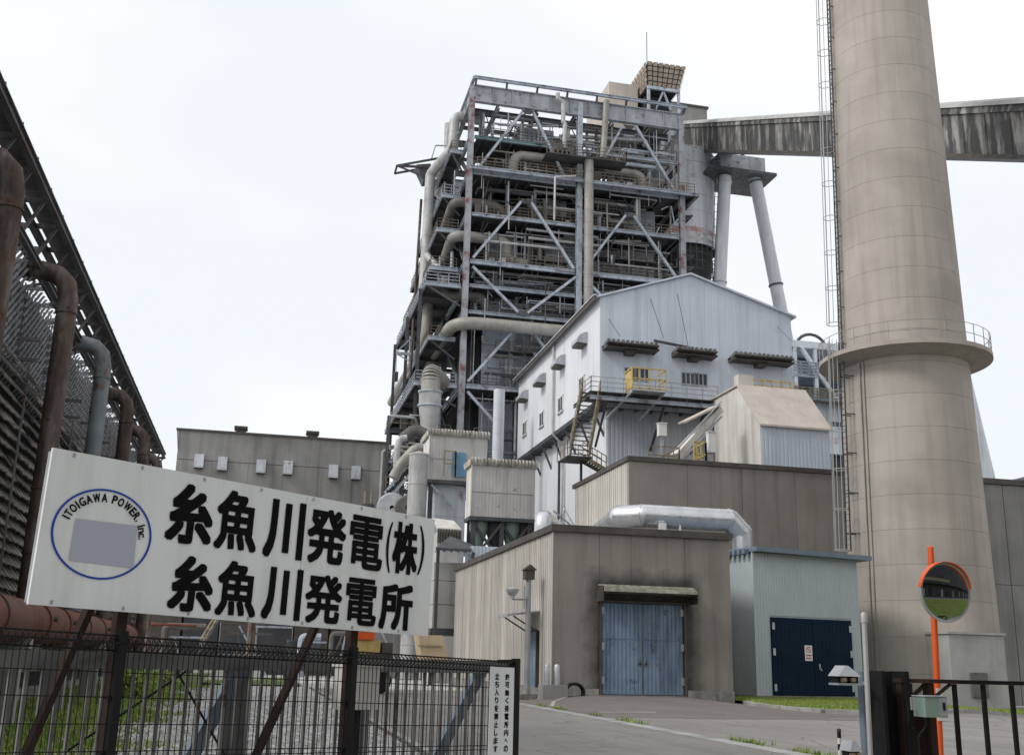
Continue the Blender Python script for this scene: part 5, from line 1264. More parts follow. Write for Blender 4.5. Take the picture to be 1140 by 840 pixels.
for k in range(36):
    a = 2 * math.pi * k / 36; p = Vector((sx + (sr + .3) * math.cos(a), 122 + (sr + .3) * math.sin(a), sb_ - 3.4)); bs_.bar(p, p + Vector((0, 0, 3.3)), .1)
for h in (0, 1.1, 2.2, 3.3):
    bs_.sweep([(sx + (sr + .3) * math.cos(2 * math.pi * i / 40), 122 + (sr + .3) * math.sin(2 * math.pi * i / 40), sb_ - 3.4 + h) for i in range(41)], [.07] * 41, 5, False)
bs_.build('ring_rail', m_steel_d, si)
MB().lathe([(sr - .4, sb_ - .02), (sr - .6, sb_ - 3), (2, sb_ - 9), (1, sb_ - 9)], (sx, 122, 0), 32).build('cone', m_casing_d, si)
MB().tube([(sx, 122, 0), (sx, 122, sb_ - 8)], 1.2, 12).build('silo_support', m_steel_d, si)
# pale A-frame behind the chimney: one leg shows on its right
af = thing('inclined_trestle', 'pale blue inclined trestle leg emerging right of the chimney', 'trestle', (70, 100, 0))
ap, q1 = pt(1026, 250, Y=100), pt(1094, 534, Y=100)
d_ = (q1 - ap) * (ap.z / (ap.z - q1.z))
MB().tube([ap, ap + d_], 1.3, 18).build('leg', m_leg, af)
MB().tube([ap, ap + Vector((-d_.x * .55, 0, d_.z))], 1.3, 18).build('leg', m_leg, af)
MB().box(ap.x - 2.6, ap.x + 2.6, 98, 103, ap.z - .6, ap.z + .8).build('head_platform', m_steel_d, af)

# ------------------------------------------------------------------ pale blue plant house between hopper house and chimney
bp = thing('plant_house', 'pale blue plant house with open upper deck left of the chimney', 'plant house', (50, 92, 0))
Yb = 92.0; a = pt(893, 447, Y=Yb); b = pt(945, 450, Y=Yb); zb_ = pt(900, 503, Y=Yb).z
MB().corr((a.x - 1, Yb, zb_), (1, 0, 0), (0, 0, 1), b.x - a.x + 4, a.z - zb_, .4, .05, (0, -1, 0), .8).build('wall_sheet', m_silo, bp)
MB().box(a.x - 1, b.x + 3, Yb + .1, Yb + 8, zb_, a.z - .05).build('wall_core', m_silo, bp)
MB().box(a.x - 1.2, b.x + 3, Yb - .9, Yb + 8, a.z, a.z + .2).build('deck', m_roofblue, bp)
sc_ = MB()
for i in range(14): sc_.box(a.x + .8 + i * .42, a.x + 1.05 + i * .42, Yb - 1.25, Yb - .92, a.z - .25, a.z - .02)
sc_.build('eave_corrugation', m_trim, bp, kind='stuff')
w0, w1 = pt(924, 469, Y=Yb), pt(936, 475, Y=Yb)
MB().box(w0.x, w1.x, Yb - .09, Yb - .06, w1.z, w0.z).build('window', m_glass, bp)
zt_ = pt(900, 388, Y=Yb).z; zm_ = pt(900, 417, Y=Yb).z
MB().box(a.x - 1, b.x + 3, Yb - .2, Yb + 8, zm_ - .3, zm_).build('deck', m_steel, bp)
for x in (a.x - .6, a.x + 1.6, b.x): MB().ibeam((x, Yb, a.z + .2), (x, Yb, zt_), .35, .35, .05).build('post', m_silo, bp)
MB().bar((a.x + .1, Yb - .1, zt_), (a.x + 3.8, Yb - .1, a.z + .3), .35).build('brace', m_silo, bp)
MB().box(a.x - 1.2, b.x + 3, Yb - .2, Yb + 8, zt_, zt_ + .7).build('top_beam', m_silo, bp)
for z in (a.z + .2, zm_): MB().rail([(a.x - .9, Yb - .3, z), (b.x + 3, Yb - .3, z)], 1.2, .8, .04, 3).build('hand_rail', m_ochre if z != zm_ else m_steel, bp)
MB().box(a.x - .5, b.x + 2, Yb + 3, Yb + 7, a.z + .2, zt_ - .3).build('machinery', m_casing, bp)
MB().box(a.x - 1, b.x + 3, Yb + .5, Yb + 8, 0, zb_ - .05).build('undercroft', m_casing_d, bp)
ab = pt(903, 384, Y=Yb + 2); MB().sweep([Vector((ab.x + 1.7 * math.cos(math.pi * t / 10) * -1, Yb + 2, zt_ + .6 + 1.6 * math.sin(math.pi * t / 10))) for t in range(11)], [.16] * 11, 8).build('hoop', m_steel_d, bp)
# ------------------------------------------------------------------ corrugated filter housings left of the front shed
def housing(name, label, fx0, fx1, py_t, py_b, Y, depth, front_z=None):
    a, b = pt(fx0, py_t, Y=Y), pt(fx1, py_t, Y=Y); z1 = a.z; z0 = pt(fx0, py_b, Y=Y).z
    t = thing(name, label, 'housing', ((a.x + b.x) / 2, Y + depth / 2, z0))
    X0, X1 = a.x, b.x
    zm = (z0 + z1) / 2 - .1
    MB().corr((X0, Y, z0), (1, 0, 0), (0, 0, 1), X1 - X0, zm - z0 - .03, .28, .007, (0, -1, 0), .5).build('wall_sheet', m_corr, t)
    MB().corr((X0, Y - .03, zm), (1, 0, 0), (0, 0, 1), X1 - X0, z1 - zm, .28, .007, (0, -1, 0), .5).build('wall_sheet', m_corr, t)
    MB().corr((X0, Y, z0), (0, 1, 0), (0, 0, 1), depth, z1 - z0 - .1, .28, .014, (-1, 0, 0), .5).build('wall_sheet', m_hoppw, t)
    MB().box(X0 + .05, X1 - .05, Y + .06, Y + depth, z0 + .05, z1 - .05).build('wall_core', m_corr, t)
    MB().box(X0 - .09, X0 - .0, Y - .1, Y + .1, z0, z1).build('corner_trim', m_hoppw, t)
    n = int((X1 - X0 + .4) / .27); cap = MB()
    for i in range(n):
        x = X0 - .2 + (X1 - X0 + .4) * i / n; w = (X1 - X0 + .4) / n
        for (r, d) in ((.42, 0), (.36, .5)):
            pass
        arc = [Vector((x, Y - .15 - .3 * math.sin(q), z1 + .28 + .32 * math.cos(q) - .0)) for q in (0, .5, 1.0, 1.5, 2.0, 2.6)]
        for p, q in zip(arc[:-1], arc[1:]):
            ww = Vector((w * .66, 0, 0)); cap.quad(p, q, q + ww, p + ww)
    co = cap.build('roll_cap', m_corr_cap, t, kind='stuff')
    MB().box(X0 - .2, X1 + .2, Y - .12, Y + depth + .2, z1, z1 + .5).build('roof', m_corr_cap, t)
    MB().box(X0 - .12, X1 + .1, Y - .1, Y + depth, z0 - .3, z0 - .01).build('floor_frame', m_steel_d, t)
    return t, X0, X1, z0, z1
h1, ax0, ax1, az0, az1 = housing('filter_housing', 'upper weathered corrugated housing with a blue panel', 479, 543, 484, 533, 90, 3.7)
q0, q1 = pt(504, 503, Y=89.8), pt(518, 531, Y=89.8)
MB().box(q0.x, q1.x, 89.78, 89.9, q1.z, q0.z).build('blue_panel', m_bluepanel, h1)
MB().rail([(q0.x - .8, 89.3, q1.z - .1), (q0.x + .2, 89.3, q1.z - .1), (q0.x + .2, 89.7, q1.z - .1)], 2.2, .7, .05).build('hand_rail', m_ochre, h1)
MB().bar(pt(518, 518, Y=86), pt(526, 519, Y=84), .3).build('link_beam', m_steel, h1)
h2, bx0, bx1, bz0, bz1 = housing('filter_housing', 'nearer weathered corrugated housing on dark trestle legs', 526, 596, 517, 574, 82, 2.3)
# legs of the nearer housing
for x in (bx0 + .3, (bx0 + bx1) / 2, bx1 - .3):
    for y in (82.4, 84.0): MB().ibeam((x, y, 0), (x, y, bz0 - .3), .35, .35, .05).build('leg', m_steel_d, h2)
for (xa, xb) in ((bx0 + .3, (bx0 + bx1) / 2), ((bx0 + bx1) / 2, bx1 - .3)):
    MB().bar((xa, 82.3, bz0 - 3.4), (xb, 82.3, bz0 - .4), .2).bar((xb, 82.5, bz0 - 3.4), (xa, 82.5, bz0 - .4), .2).build('brace', m_steel_d, h2)
for k in range(4):
    x = bx0 + .9 + k * 1.3; MB().lathe([(.75, 0), (.75, -.6), (.18, -2.4), (.18, -4)], (x, 83.2, bz0 - .3), 14).build('dust_cone', m_casing_d if k % 2 else m_green, h2)
for x in (ax0 + .3, ax1 - .3):
    for y in (90.4, 93.3): MB().ibeam((x, y, 0), (x, y, az0 - .3), .35, .35, .05).build('leg', m_steel_d, h1)
MB().bar((ax0 + .3, 90.3, az0 - .4), (ax0 + 2.4, 90.3, az0 - 2.4), .2).build('brace', m_steel, h1)
# white tank and slim cylinder under the upper housing
def tank(name, label, px, r, Y, py_t, py_b, mat, rings=3, zb=None):
    c = pt(px, py_t, Y=Y); zt = c.z; z0 = zb if zb is not None else pt(px, py_b, Y=Y).z
    t = thing(name, label, 'tank', (c.x, Y, z0)); n = rings
    for k in range(n):
        a, b = z0 + (zt - z0) * k / n, z0 + (zt - z0) * (k + 1) / n
        MB().lathe([(r - .04, a), (r, a + .03), (r, b - .03), (r - .04, b)], (c.x, Y, 0), 28).build('shell_ring', mat, t)
    MB().lathe([(r + .05, zt - .1), (r + .05, zt + .05), (0, zt + .35)], (c.x, Y, 0), 28).build('lid', mat, t)
    return t
tank('storage_tank', 'white banded tank below the upper corrugated housing', 497, 1.75, 92.5, 535, 700, m_silo, 5, 0)
tank('storage_tank', 'slim pale cylinder standing left of the white banded tank', 466.5, .82, 90, 506, 700, m_pipe_w, 7, 0)
# cyclone with segmented elbow
cyY = 103.0
cy_ = pt(479, 440, Y=cyY); R1 = 1.12
cyc = thing('cyclone', 'pale cyclone with segmented dusty elbow left of the tower column', 'cyclone', (cy_.x, cyY, 10))
zb1, zb2 = pt(479, 452, Y=cyY).z, pt(478, 476, Y=cyY).z
MB().lathe([(R1, cy_.z + .4), (R1, zb1), (.8, zb2), (.8, zb2 - 4)], (cy_.x, cyY, 0), 26).build('cone', m_pipe_w, cyc)
for zz in (cy_.z + .3, zb1): MB().lathe([(R1, zz - .1), (R1 + .12, zz - .1), (R1 + .12, zz + .1), (R1, zz + .1)], (cy_.x, cyY, 0), 26).build('flange', m_steel, cyc)
el = fillet([(cy_.x, cyY, cy_.z + .45), (cy_.x, cyY, cy_.z + 2.4), (cy_.x + 2.2, cyY + 6.5, cy_.z + 3.0)], 2.2, 7)
for a, b in zip(el[:-1], el[1:]): MB().sweep([a, b], [R1 * .86, R1 * .86], 22).build('elbow_segment', m_pipe, cyc)
# ducts and clutter at the tower foot left of the housings
bigpipe('flue_duct', 'thick grey duct curving down at the tower foot on the left', [pt(478, 497, Y=97), pt(462, 500, Y=97), pt(446, 517, Y=97), pt(438, 532, Y=97)], 0.5, m_pipe, 1.2)
bigpipe('flue_duct', 'brown rounded duct end above the sign corner', [pt(448, 489, Y=101), pt(462, 478, Y=101), pt(474, 484, Y=101)], 0.6, m_pipe_d, 1.2)
bigpipe('flue_duct', 'thin pale duct looping beside the far concrete building', [pt(440, 560, Y=100), pt(442, 500, Y=100), pt(445, 488, Y=100), pt(453, 487, Y=100)], 0.32, m_pipe_w, .7)
inc = thing('inclined_conveyor', 'dark lattice conveyor sloping up behind the white sign', 'conveyor', pt(432, 545, Y=98))
a, b = pt(431, 545, Y=98), pt(464, 506, Y=98); a2, b2 = pt(432, 556, Y=98), pt(466, 516, Y=98)
MB().bar(a, b, .25).bar(a2, b2, .25).bar(a + Vector((0, 2, 0)), b + Vector((0, 2, 0)), .25).bar(a2 + Vector((0, 2, 0)), b2 + Vector((0, 2, 0)), .25).build('chord', m_steel, inc)
for k in range(8):
    t0, t1 = k / 8, (k + 1) / 8; MB().bar(a + (b - a) * t0, a2 + (b2 - a2) * t1, .14).bar(a + (b - a) * t0, a2 + (b2 - a2) * t0, .14).build('lattice', m_steel_d, inc)
MB().bar(a + (a2 - a) * .5 + Vector((0, 1, 0)), b + (b2 - b) * .5 + Vector((0, 1, 0)), 1.6, .2).build('belt', m_casing_d, inc)
fn = thing('extract_fan', 'dusty grey fan casing low beside the inclined conveyor', 'fan', pt(440, 572, Y=96))
c = pt(437, 566, Y=96)
MB().lathe([(.2, -.8), (1.25, -.8), (1.4, -.6), (1.4, .6), (1.25, .8), (.2, .8)], c, 24, axis=(.2, 1, 0)).build('casing', m_galv, fn)
MB().box(c.x - 1.2, c.x + 1.2, 95, 97, 0, c.z - 1.6).build('pedestal', m_conc2, fn)
c = pt(454, 566, Y=95.5)
fn = thing('extract_fan', 'brown rounded blower casing beside the slim pale cylinder', 'fan', c)
MB().lathe([(.2, -.8), (1.0, -.8), (1.15, -.6), (1.15, .6), (1.0, .8), (.2, .8)], c, 24, axis=(.2, 1, 0)).build('casing', m_pipe_d, fn)
MB().box(c.x - .8, c.x + .8, 94.8, 96.2, 0, c.z - 1.1).build('pedestal', m_conc2, fn)
rk = thing('pipe_rack', 'dark steel pipe rack at the tower foot on the far left', 'pipe rack', pt(440, 500, Y=104))
rnd = random.Random(77)
xa, xb = pt(430, 520, Y=104).x, pt(468, 520, Y=104).x
for x in (xa, (xa + xb) / 2, xb):
    MB().ibeam((x, 104, 0), (x, 104, 25), .3, .3, .05).build('post', m_steel_d, rk)
for z in (6, 10, 14, 17.5, 20.5, 23.5):
    MB().ibeam((xa, 104, z), (xb, 104, z), .25, .4, .05).build('beam', m_steel_d if z != 20.5 else m_steel, rk)
    for _ in range(3):
        z2 = z + rnd.uniform(.4, 2.2); x0 = rnd.uniform(xa, xb - 1); MB().tube([(x0, 103.4, z2), (min(xb, x0 + rnd.uniform(1, 4)), 103.4, z2), (min(xb, x0 + 3.5), 105, z2 - 1)], rnd.choice((.1, .15, .25)), 8, .3, 3).build('pipe', rnd.choice((m_pipe, m_pipe_w, m_pipe_d)), rk)
    MB().rail([(xa, 103.6, z + .2), (xb, 103.6, z + .2)], 1.1, 1.0, .03).build('hand_rail', m_ochre if z > 14 else m_steel, rk)
yp = thing('yellow_posts', 'two thin yellow posts before the far concrete building', 'posts', pt(410, 560, Y=95))
for px in (407, 414): p = pt(px, 545, Y=95); MB().sweep([(p.x, 95, 5), (p.x, 95, p.z - .4), (p.x, 95, p.z)], [.13, .1, .04], 8).build('post', m_ochre, yp)
p = pt(408, 563, Y=95); MB().lathe([(0, -.1), (.7, -.1), (.7, .15), (0, .15)], p, 14).build('base_plate', m_steel_d, yp)

# lower group right of the sign: canopy roofs, bins and hopper
lg_ = thing('grey_bin', 'grey panelled bin between the white sign and the beige wall', 'bin', pt(497, 700, Y=72))
a, b = pt(483, 625, Y=72), pt(512, 700, Y=72); xw = pt(486, 660, Y=72).x
zs = [b.z, b.z + (a.z - b.z) * .36, b.z + (a.z - b.z) * .72, a.z]
for z0, z1 in zip(zs[:-1], zs[1:]): MB().box(a.x + .05, b.x + .9, 72, 75.5, z0 + .02, z1 - .02).build('bin_panel', m_corr, lg_)
MB().box(a.x - .05, b.x + 1.0, 71.9, 75.6, b.z - .4, b.z).build('bin_frame', m_steel_d, lg_)
for x in (a.x + .2, b.x + .7): MB().ibeam((x, 72.3, 0), (x, 72.3, b.z - .4), .3, .3, .05).build('leg', m_steel_d, lg_)
MB().tube([(a.x - .35, 71.5, 0), (a.x - .35, 71.5, a.z + 1)], .11, 8).build('downpipe', m_rust, lg_)
cp = thing('lean_to_roof', 'dark ribbed lean-to roof left of the beige shed wall', 'roof', pt(500, 605, Y=70))
e0, e1, e2 = pt(485, 612, Y=70), pt(524, 608, Y=70), pt(500, 600, Y=74)
MB().prism([e0, pt(501, 599, Y=76), pt(527, 609, Y=74), pt(524, 614, Y=70)], (0, 0, .18)).build('roof_sheet', m_steel_d, cp)
for k in range(6):
    t = k / 5; p = e0 + (pt(524, 614, Y=70) - e0) * t; q = pt(501, 599, Y=76) + (pt(527, 609, Y=74) - pt(501, 599, Y=76)) * t
    MB().bar(p - Vector((0, 0, .1)), q - Vector((0, 0, .1)), .12).build('purlin', m_steel, cp)
for p in (e0, pt(524, 614, Y=70)): MB().bar((p.x + .2, p.y + .2, 0), (p.x + .2, p.y + .2, p.z), .2).build('post', m_steel_d, cp)
cp = thing('lean_to_roof', 'small pale tiled roof with dark eave above the sign corner', 'roof', pt(498, 590, Y=80))
r0, r1, r2, r3 = pt(482, 579, Y=84), pt(505, 582, Y=84), pt(514, 592, Y=79.5), pt(487, 590, Y=79.5)
MB().prism([r0, r1, r2, r3], (0, 0, .2)).build('roof_sheet', m_hoppw, cp)
nb = 9
for i in range(nb): p = r3 + (r2 - r3) * (i / nb); MB().box(p.x, p.x + (r2.x - r3.x) / nb * .6, 79.2, 79.48, p.z - .9, p.z + .1).build('eave_piece', m_trim, cp)
MB().box(r3.x, r2.x, 79.5, 84, 0, r3.z - .1).build('wall', m_corr, cp)
bb = MB(); a = pt(527, 610, Y=69); b = pt(548, 600, Y=69)
bb.corr((pt(524, 610, Y=71).x, 71.0, FS_Z - 1.5), (1, 0, 0), (0, 0, 1), 2.6, 3.3, .25, .05, (0, -1, 0), .5)
bb.box(pt(524, 610, Y=71).x, pt(524, 610, Y=71).x + 2.6, 71.05, 73, FS_Z - 1.5, FS_Z + 1.75)
tag(bb.build('ribbed_box', m_gable), 'pale blue ribbed box behind the beige shed eave', 'housing')
hp = thing('tan_hopper', 'tan bucket-shaped hopper under the grey panelled bin', 'hopper', pt(484, 728, Y=70))
a, b = pt(466, 706, Y=70), pt(493, 707, Y=70); c, d = pt(470, 738, Y=70), pt(500, 738, Y=70)
MB().prism([a, b, d, c], (0, 2.2, 0)).build('bucket', m_tan, hp)
MB().bar(a + Vector((0, -.06, -.7)), b + Vector((0, -.06, -.7)), .06, .1).build('seam', m_ochre, hp)
mcn = thing('yellow_machine', 'orange-topped yellow machine just under the white sign', 'machine', pt(420, 740, Y=52))
a, b = pt(397, 709, Y=52), pt(437, 728, Y=52)
MB().box(a.x, b.x - .6, 52, 54, b.z, a.z - .1).build('body', m_yellow, mcn)
MB().box(a.x + .05, b.x - .9, 51.9, 54.05, a.z - .09, a.z + .25).build('hood', m_orange, mcn)
MB().box(a.x - .1, b.x, 51.8, 54.2, b.z - .3, b.z - .01).box(b.x - .5, b.x, 52, 54, b.z, a.z - .2).build('chassis', m_trim, mcn)
for x in (a.x + .4, b.x - .6): MB().lathe([(.1, -.2), (.55, -.2), (.62, -.1), (.62, .1), (.55, .2), (.1, .2)], (x, 52.2, .6), 18, axis=(0, 1, 0)).build('wheel', m_black, mcn)
# dark low sheds far behind the fence
ls = thing('low_store', 'dark low store with open bays beneath the far concrete building', 'store', (0, 100, 0))
for k in range(12):
    x = -19 + k * 3.2
    MB().box(x, x + 3.0, 100, 104, 0.0, 6.4 + .3 * (k % 3)).build('bay_wall', (m_casing_d, m_trim)[k % 2], ls)
    if k % 2: MB().box(x + .4, x + 2.4, 99.9, 99.98, .5, 2.8 + .2 * (k % 3)).build('bay_door', (m_steel_d, m_trim)[k % 3 == 0], ls)
MB().box(-19.2, 20, 99.6, 104.2, 7.1, 7.4).build('store_roof', m_trim, ls)
rnd = random.Random(61)
yc_ = thing('yard_clutter', 'dark pipes, frames and drums piled before the low store', 'pipe stack', (0, 92, 0))
for k in range(26):
    x = rnd.uniform(-14, 14); h = rnd.uniform(1.5, 6.5); y = rnd.uniform(88, 98)
    if k % 3 == 0: MB().tube([(x, y, 0), (x, y, h), (x + rnd.uniform(1, 5), y, h)], rnd.choice((.1, .18, .3)), 8, .4, 4).build('pipe', rnd.choice((m_pipe_d, m_rust, m_redpipe, m_steel)), yc_)
    elif k % 3 == 1: MB().bar((x, y, 0), (x + rnd.uniform(-3, 3), y, h), .14).bar((x - 1.5, y, h), (x + 1.8, y, h), .16).build('frame', rnd.choice((m_steel_d, m_steel, m_rail)), yc_)
    else: MB().lathe([(0, 0), (.7, 0), (.7, h * .5), (.5, h * .55), (0, h * .55)], (x, y, 0), 14).build('drum', rnd.choice((m_casing_d, m_pipe_d, m_rust)), yc_)
stair('stairs', 'steel stairs with yellow rails behind the fence under the sign', pt(222, 728, Y=80), pt(246, 688, Y=84), 1.4, (0, 1, 0), m_steel_d, 12, True, m_ochre)
rnd = random.Random(8)
for k, (px, lb) in enumerate(((160, 'low white pallet wrap bundle left behind the gravel yard'), (236, 'white covered bundle beneath the stairs behind the yard'), (268, 'flat white sheet-covered stack behind the gravel yard'))):
    yk = 70 + 2.6 * k; p = pt(px, 731, Y=yk); w_ = (1.3, 1.1, 1.6)[k]
    mb = MB().box(p.x - w_, p.x + w_, yk, yk + 2, 0, p.z - .004).prism([(p.x - w_ - .1, yk - .1, p.z), (p.x + w_ + .1, yk - .1, p.z), (p.x + w_ * .8, yk - .1, p.z + .16), (p.x - w_ * .8, yk - .1, p.z + .16)], (0, 2.2, 0))
    tag(mb.build('covered_stack', m_white), lb, 'covered stack')

# ------------------------------------------------------------------ cooling tower on the left
CTX, CT0, CT1, CTZ = -6.5, 12.0, 70.0, 13.75
ct = thing('cooling_tower', 'long dark louvred cooling tower along the left', 'cooling tower', (-11, 40, 0))
# top deck with joists and edge beam
MB().ibeam((CTX, CT0, CTZ - .1), (CTX, CT1, CTZ - .1), .18, .3, .04).build('edge_beam', m_ctframe, ct)
MB().ibeam((CTX - .75, CT0, CTZ - .25), (CTX - .75, CT1, CTZ - .25), .15, .22, .04).build('edge_beam', m_ctframe, ct)
MB().ibeam((CTX - .55, CT0, CTZ - 1.25), (CTX - .55, CT1, CTZ - 1.25), .15, .22, .04).build('edge_beam', m_ctframe, ct)
dkp = None; y = CT0
while y < CT1 - .1:
    if dkp is None: dkp = MB().box(CTX - .72, CTX - .1, y + .01, y + 1.93, CTZ + .06, CTZ + .1).build('deck_plank', m_ctframe, ct)
    else: share(dkp, 'deck_plank', ct, (CTX - .41, y + .97, CTZ + .08))
    y += 1.94
jo = st_o = None
for y in span(CT0, CT1, 1.95):
    MB().bar((CTX, y, CTZ - .2), (CTX - 2.2, y, CTZ - .3), .09, .14).build('joist', m_ctframe, ct)
    MB().bar((CTX - .1, y, CTZ - .25), (CTX - .6, y, CTZ - 1.25), .08).build('stay', m_ctframe, ct)
    MB().bar((CTX - .55, y, CTZ - 1.3), (CTX - 2.5, y, CTZ - 1.9), .08).build('stay', m_ctframe, ct)
    MB().bar((CTX + .02, y, CTZ), (CTX + .02, y, CTZ + .18), .06).build('edge_lug', m_ctframe, ct)
for y in span(CT0, CT1, 3.9):
    MB().bar((CTX - 2.0, y, 0), (CTX - 2.0, y, CTZ - .2), .16, .2).build('column', m_ctframe, ct)
    MB().bar((CTX - 2.0, y, 12.1), (CTX - 2.0, y + 3.9, 13.4), .07).build('brace', m_ctframe, ct)
    MB().bar((CTX - 4.4, y, 0), (CTX - 4.4, y, CTZ - .2), .16, .2).build('column', m_ctframe, ct)
    MB().bar((CTX - 2.1, y, 12.6), (CTX - 5.6, y, 12.6), .12).bar((CTX - 2.1, y, 11.9), (CTX - 4.5, y, 13.3), .07).build('tie', m_ctframe, ct)
    MB().bar((CTX - .1, y, 10.1), (CTX - .9, y, 10.1), .10, .1).build('bracket', m_ctframe, ct)
    MB().bar((CTX - .1, y, 9.5), (CTX - .9, y, 9.5), .09, .09).build('bracket', m_ctframe, ct)
for (xx, z) in ((-.9, 12.75), (-1.3, 13.3), (-1.7, 12.6), (-2.6, 12.9), (-2.9, 13.4), (-3.6, 12.5)): MB().bar((CTX + xx, CT0, z), (CTX + xx, CT1, z), .07, .1).build('rail_beam', m_ctframe, ct)
for z in (12.55, 13.25): MB().bar((CTX - 2.02, CT0, z), (CTX - 2.02, CT1, z), .1, .14).build('rail_beam', m_ctframe, ct)
for x_ in (CTX - 3.2, CTX - 4.4): MB().bar((x_, CT0, 13.1), (x_, CT1, 13.1), .12, .16).build('rail_beam', m_ctframe, ct)
# upper fill blocks: vertical strips of little tilted scales, stepping like modules
def strip_mesh(z0, z1, w, name):
    mb = MB(); zz = z0; k = 0
    while zz < z1 - .05:
        mb.obox((CTX - .75, 0, zz + .13), (.05, 0, .08), (0, w * .37, .035), (.010, 0, -.006)); zz += .26
    mb.box(CTX - .93, CTX - .89, -w * .5, -w * .43, z0, z1)
    return mb
w = .36; protos = []
rnd = random.Random(2)
for h in (12.3, 12.05):
    mb = strip_mesh(8.6, h, w, ''); 
    for i in range(len(mb.v)): mb.v[i] = (mb.v[i][0], mb.v[i][1] + CT0, mb.v[i][2])
    protos.append(mb)
pr = [None, None]; y = CT0 + .2; k = 0
while y < CT1:
    m = int((y - CT0) / 3.9) % 2
    if (y - CT0) % 3.9 > .22:
        if pr[m] is None:
            mb = protos[m]; mb.v = [(a_, b_ - CT0 + y, c_) for (a_, b_, c_) in mb.v]; pr[m] = mb.build('fill_strip', m_fill, ct); zc_ = world_loc(pr[m]).copy()
            pr[m]['zc'] = 0; protos[m] = zc_
        else:
            share(pr[m], 'fill_strip', ct, (protos[m].x, y, protos[m].z))
    y += w
# backing mass so the blocks read solid
MB().box(CTX - 4.1, CTX - 1.05, CT0, CT1, 0.2, 11.9).build('fill_core', m_casing_d, ct)
# lower louvres: rows of tilted corrugated slats
sl = MB(); Ls = 1.15
for q in range(4): sl.obox((0, -Ls / 2 + Ls * (q + .5) / 4, .02 * (q % 2)), (.13, 0, -.17), (0, Ls / 8 - .02, 0), (.018, 0, .012))
n0 = None; cnt = 0; rest = MB(); rows = 26
cells = []
for r in range(rows):
    for c in range(int((CT1 - CT0) / 1.25)):
        cells.append((CT0 + .6 + c * 1.25 + (.6 if r % 2 else 0), r))
cells.sort(key=lambda t: t[0] + abs(t[0] - 26) * 0.0)
vis = [c for c in cells if 22 < c[0] < 52 and c[1] > 9]
vis = set(vis[:300])
for (y, r) in cells:
    z = 1.1 + r * .325 + rnd.uniform(-.02, .02); x = CTX - .45
    if (y, r) in vis:
        if n0 is None:
            mb = MB(); mb.v = [(a_ + x, b_ + y, c_ + z) for a_, b_, c_ in sl.v]; mb.f = list(sl.f); mb.sm = list(sl.sm)
            n0 = mb.build('louvre_slat', m_slat, ct); off = world_loc(n0) - Vector((x, y, z))
        else: share(n0, 'louvre_slat', ct, Vector((x, y, z)) + off, rot=(rnd.gauss(0, .03), rnd.gauss(0, .05), rnd.gauss(0, .03)))
    else:
        b0 = len(rest.v); rest.v += [(a_ + x, b_ + y, c_ + z) for a_, b_, c_ in sl.v]; rest.f += [tuple(i + b0 for i in f) for f in sl.f]; rest.sm += sl.sm
rest.build('louvre_slats', m_slat, ct, kind='stuff')
for y in span(CT0, CT1, 3.9): MB().bar((CTX - .3, y, .6), (CTX - .3, y, 9.4), .05, .06).build('louvre_post', m_ctframe, ct)
MB().box(CTX - 1.1, CTX - .8, CT0, CT1, .3, 9.2).build('louvre_core', m_casing_d, ct)
MB().box(CTX - 5.5, CTX - .2, CT0 - .3, CT1 + .3, -.1, .45).build('basin_wall', m_conc2, ct)
MB().box(CTX - 5, CTX - .8, CT1 - .2, CT1 - .05, .9, 12).build('end_sheet', m_slat, ct)
# risers
rl_ = [('nearest rusty brown riser pipe of the cooling tower, cut by the photo edge', m_rust), ('second rusty riser pipe from the left, mottled brown', m_rust), ('blue-grey rust-stained riser pipe of the cooling tower', m_rustblue), ('dark brown riser just beyond the blue-grey one', m_rust), ('fifth dark riser from the left on the cooling tower', m_rust), ('farthest riser at the end of the cooling tower', m_rust)]
for k, (lb, mt) in enumerate(rl_):
    y = 24.3 + 7.82 * k; r = .285
    t = thing('riser_pipe', lb, 'pipe', (CTX + .0, y, 0), 'cooling tower risers')
    path = fillet([(CTX - 2.6, y, 12.45), (CTX + .33, y, 12.45), (CTX + .33, y, 1.5)], .85, 3)
    MB().sweep(path, [r] * len(path), 20).build('pipe_run', mt, t)
    for z in (11.2, 6.0, 4.2): MB().lathe([(r, -.03), (r + .03, -.03), (r + .03, .03), (r, .03)], (CTX + .33, y, z), 20).build('weld_band', mt, t)
    MB().lathe([(r, -.05), (r + .07, -.05), (r + .07, .05), (r, .05)], (CTX - .75, y, 12.45), 20, axis=(1, 0, 0)).build('flange', m_rust, t)
    MB().lathe([(r, -.05), (r + .07, -.05), (r + .07, .05), (r, .05)], (CTX - .9, y, 12.45), 20, axis=(1, 0, 0)).build('flange', m_rust, t)
# red oxide main along the ground
rp_m = thing('red_main', 'thick red-brown water main along the cooling tower foot', 'pipe', (-5, 30, 0))
zr = 2.2; yv = [14, 22.2, 26.6, 29.4, 33.0, 36.2, 40, 46]
for a, b in zip(yv[:-1], yv[1:]): MB().tube([(-5.0, a, zr), (-5.0, b - .02, zr)], .46, 24).lathe([(.46, -.04), (.50, -.04), (.50, .04), (.46, .04)], (-5.0, b - .03, zr), 24, axis=(0, 1, 0)).build('pipe_section', m_redpipe, rp_m)
MB().lathe([(.46 * math.sin(t * math.pi / 12), .46 * math.cos(t * math.pi / 12)) for t in range(7)], (-5, 46, zr), 24, axis=(0, 1, 0)).build('end_cap', m_redpipe, rp_m)
for y in (18, 25, 31, 37, 43):
    MB().box(-5.25, -4.75, y - .12, y + .12, 0, zr - .40).box(-5.4, -4.6, y - .16, y + .16, zr - .58, zr - .36).build('saddle', m_conc2, rp_m)
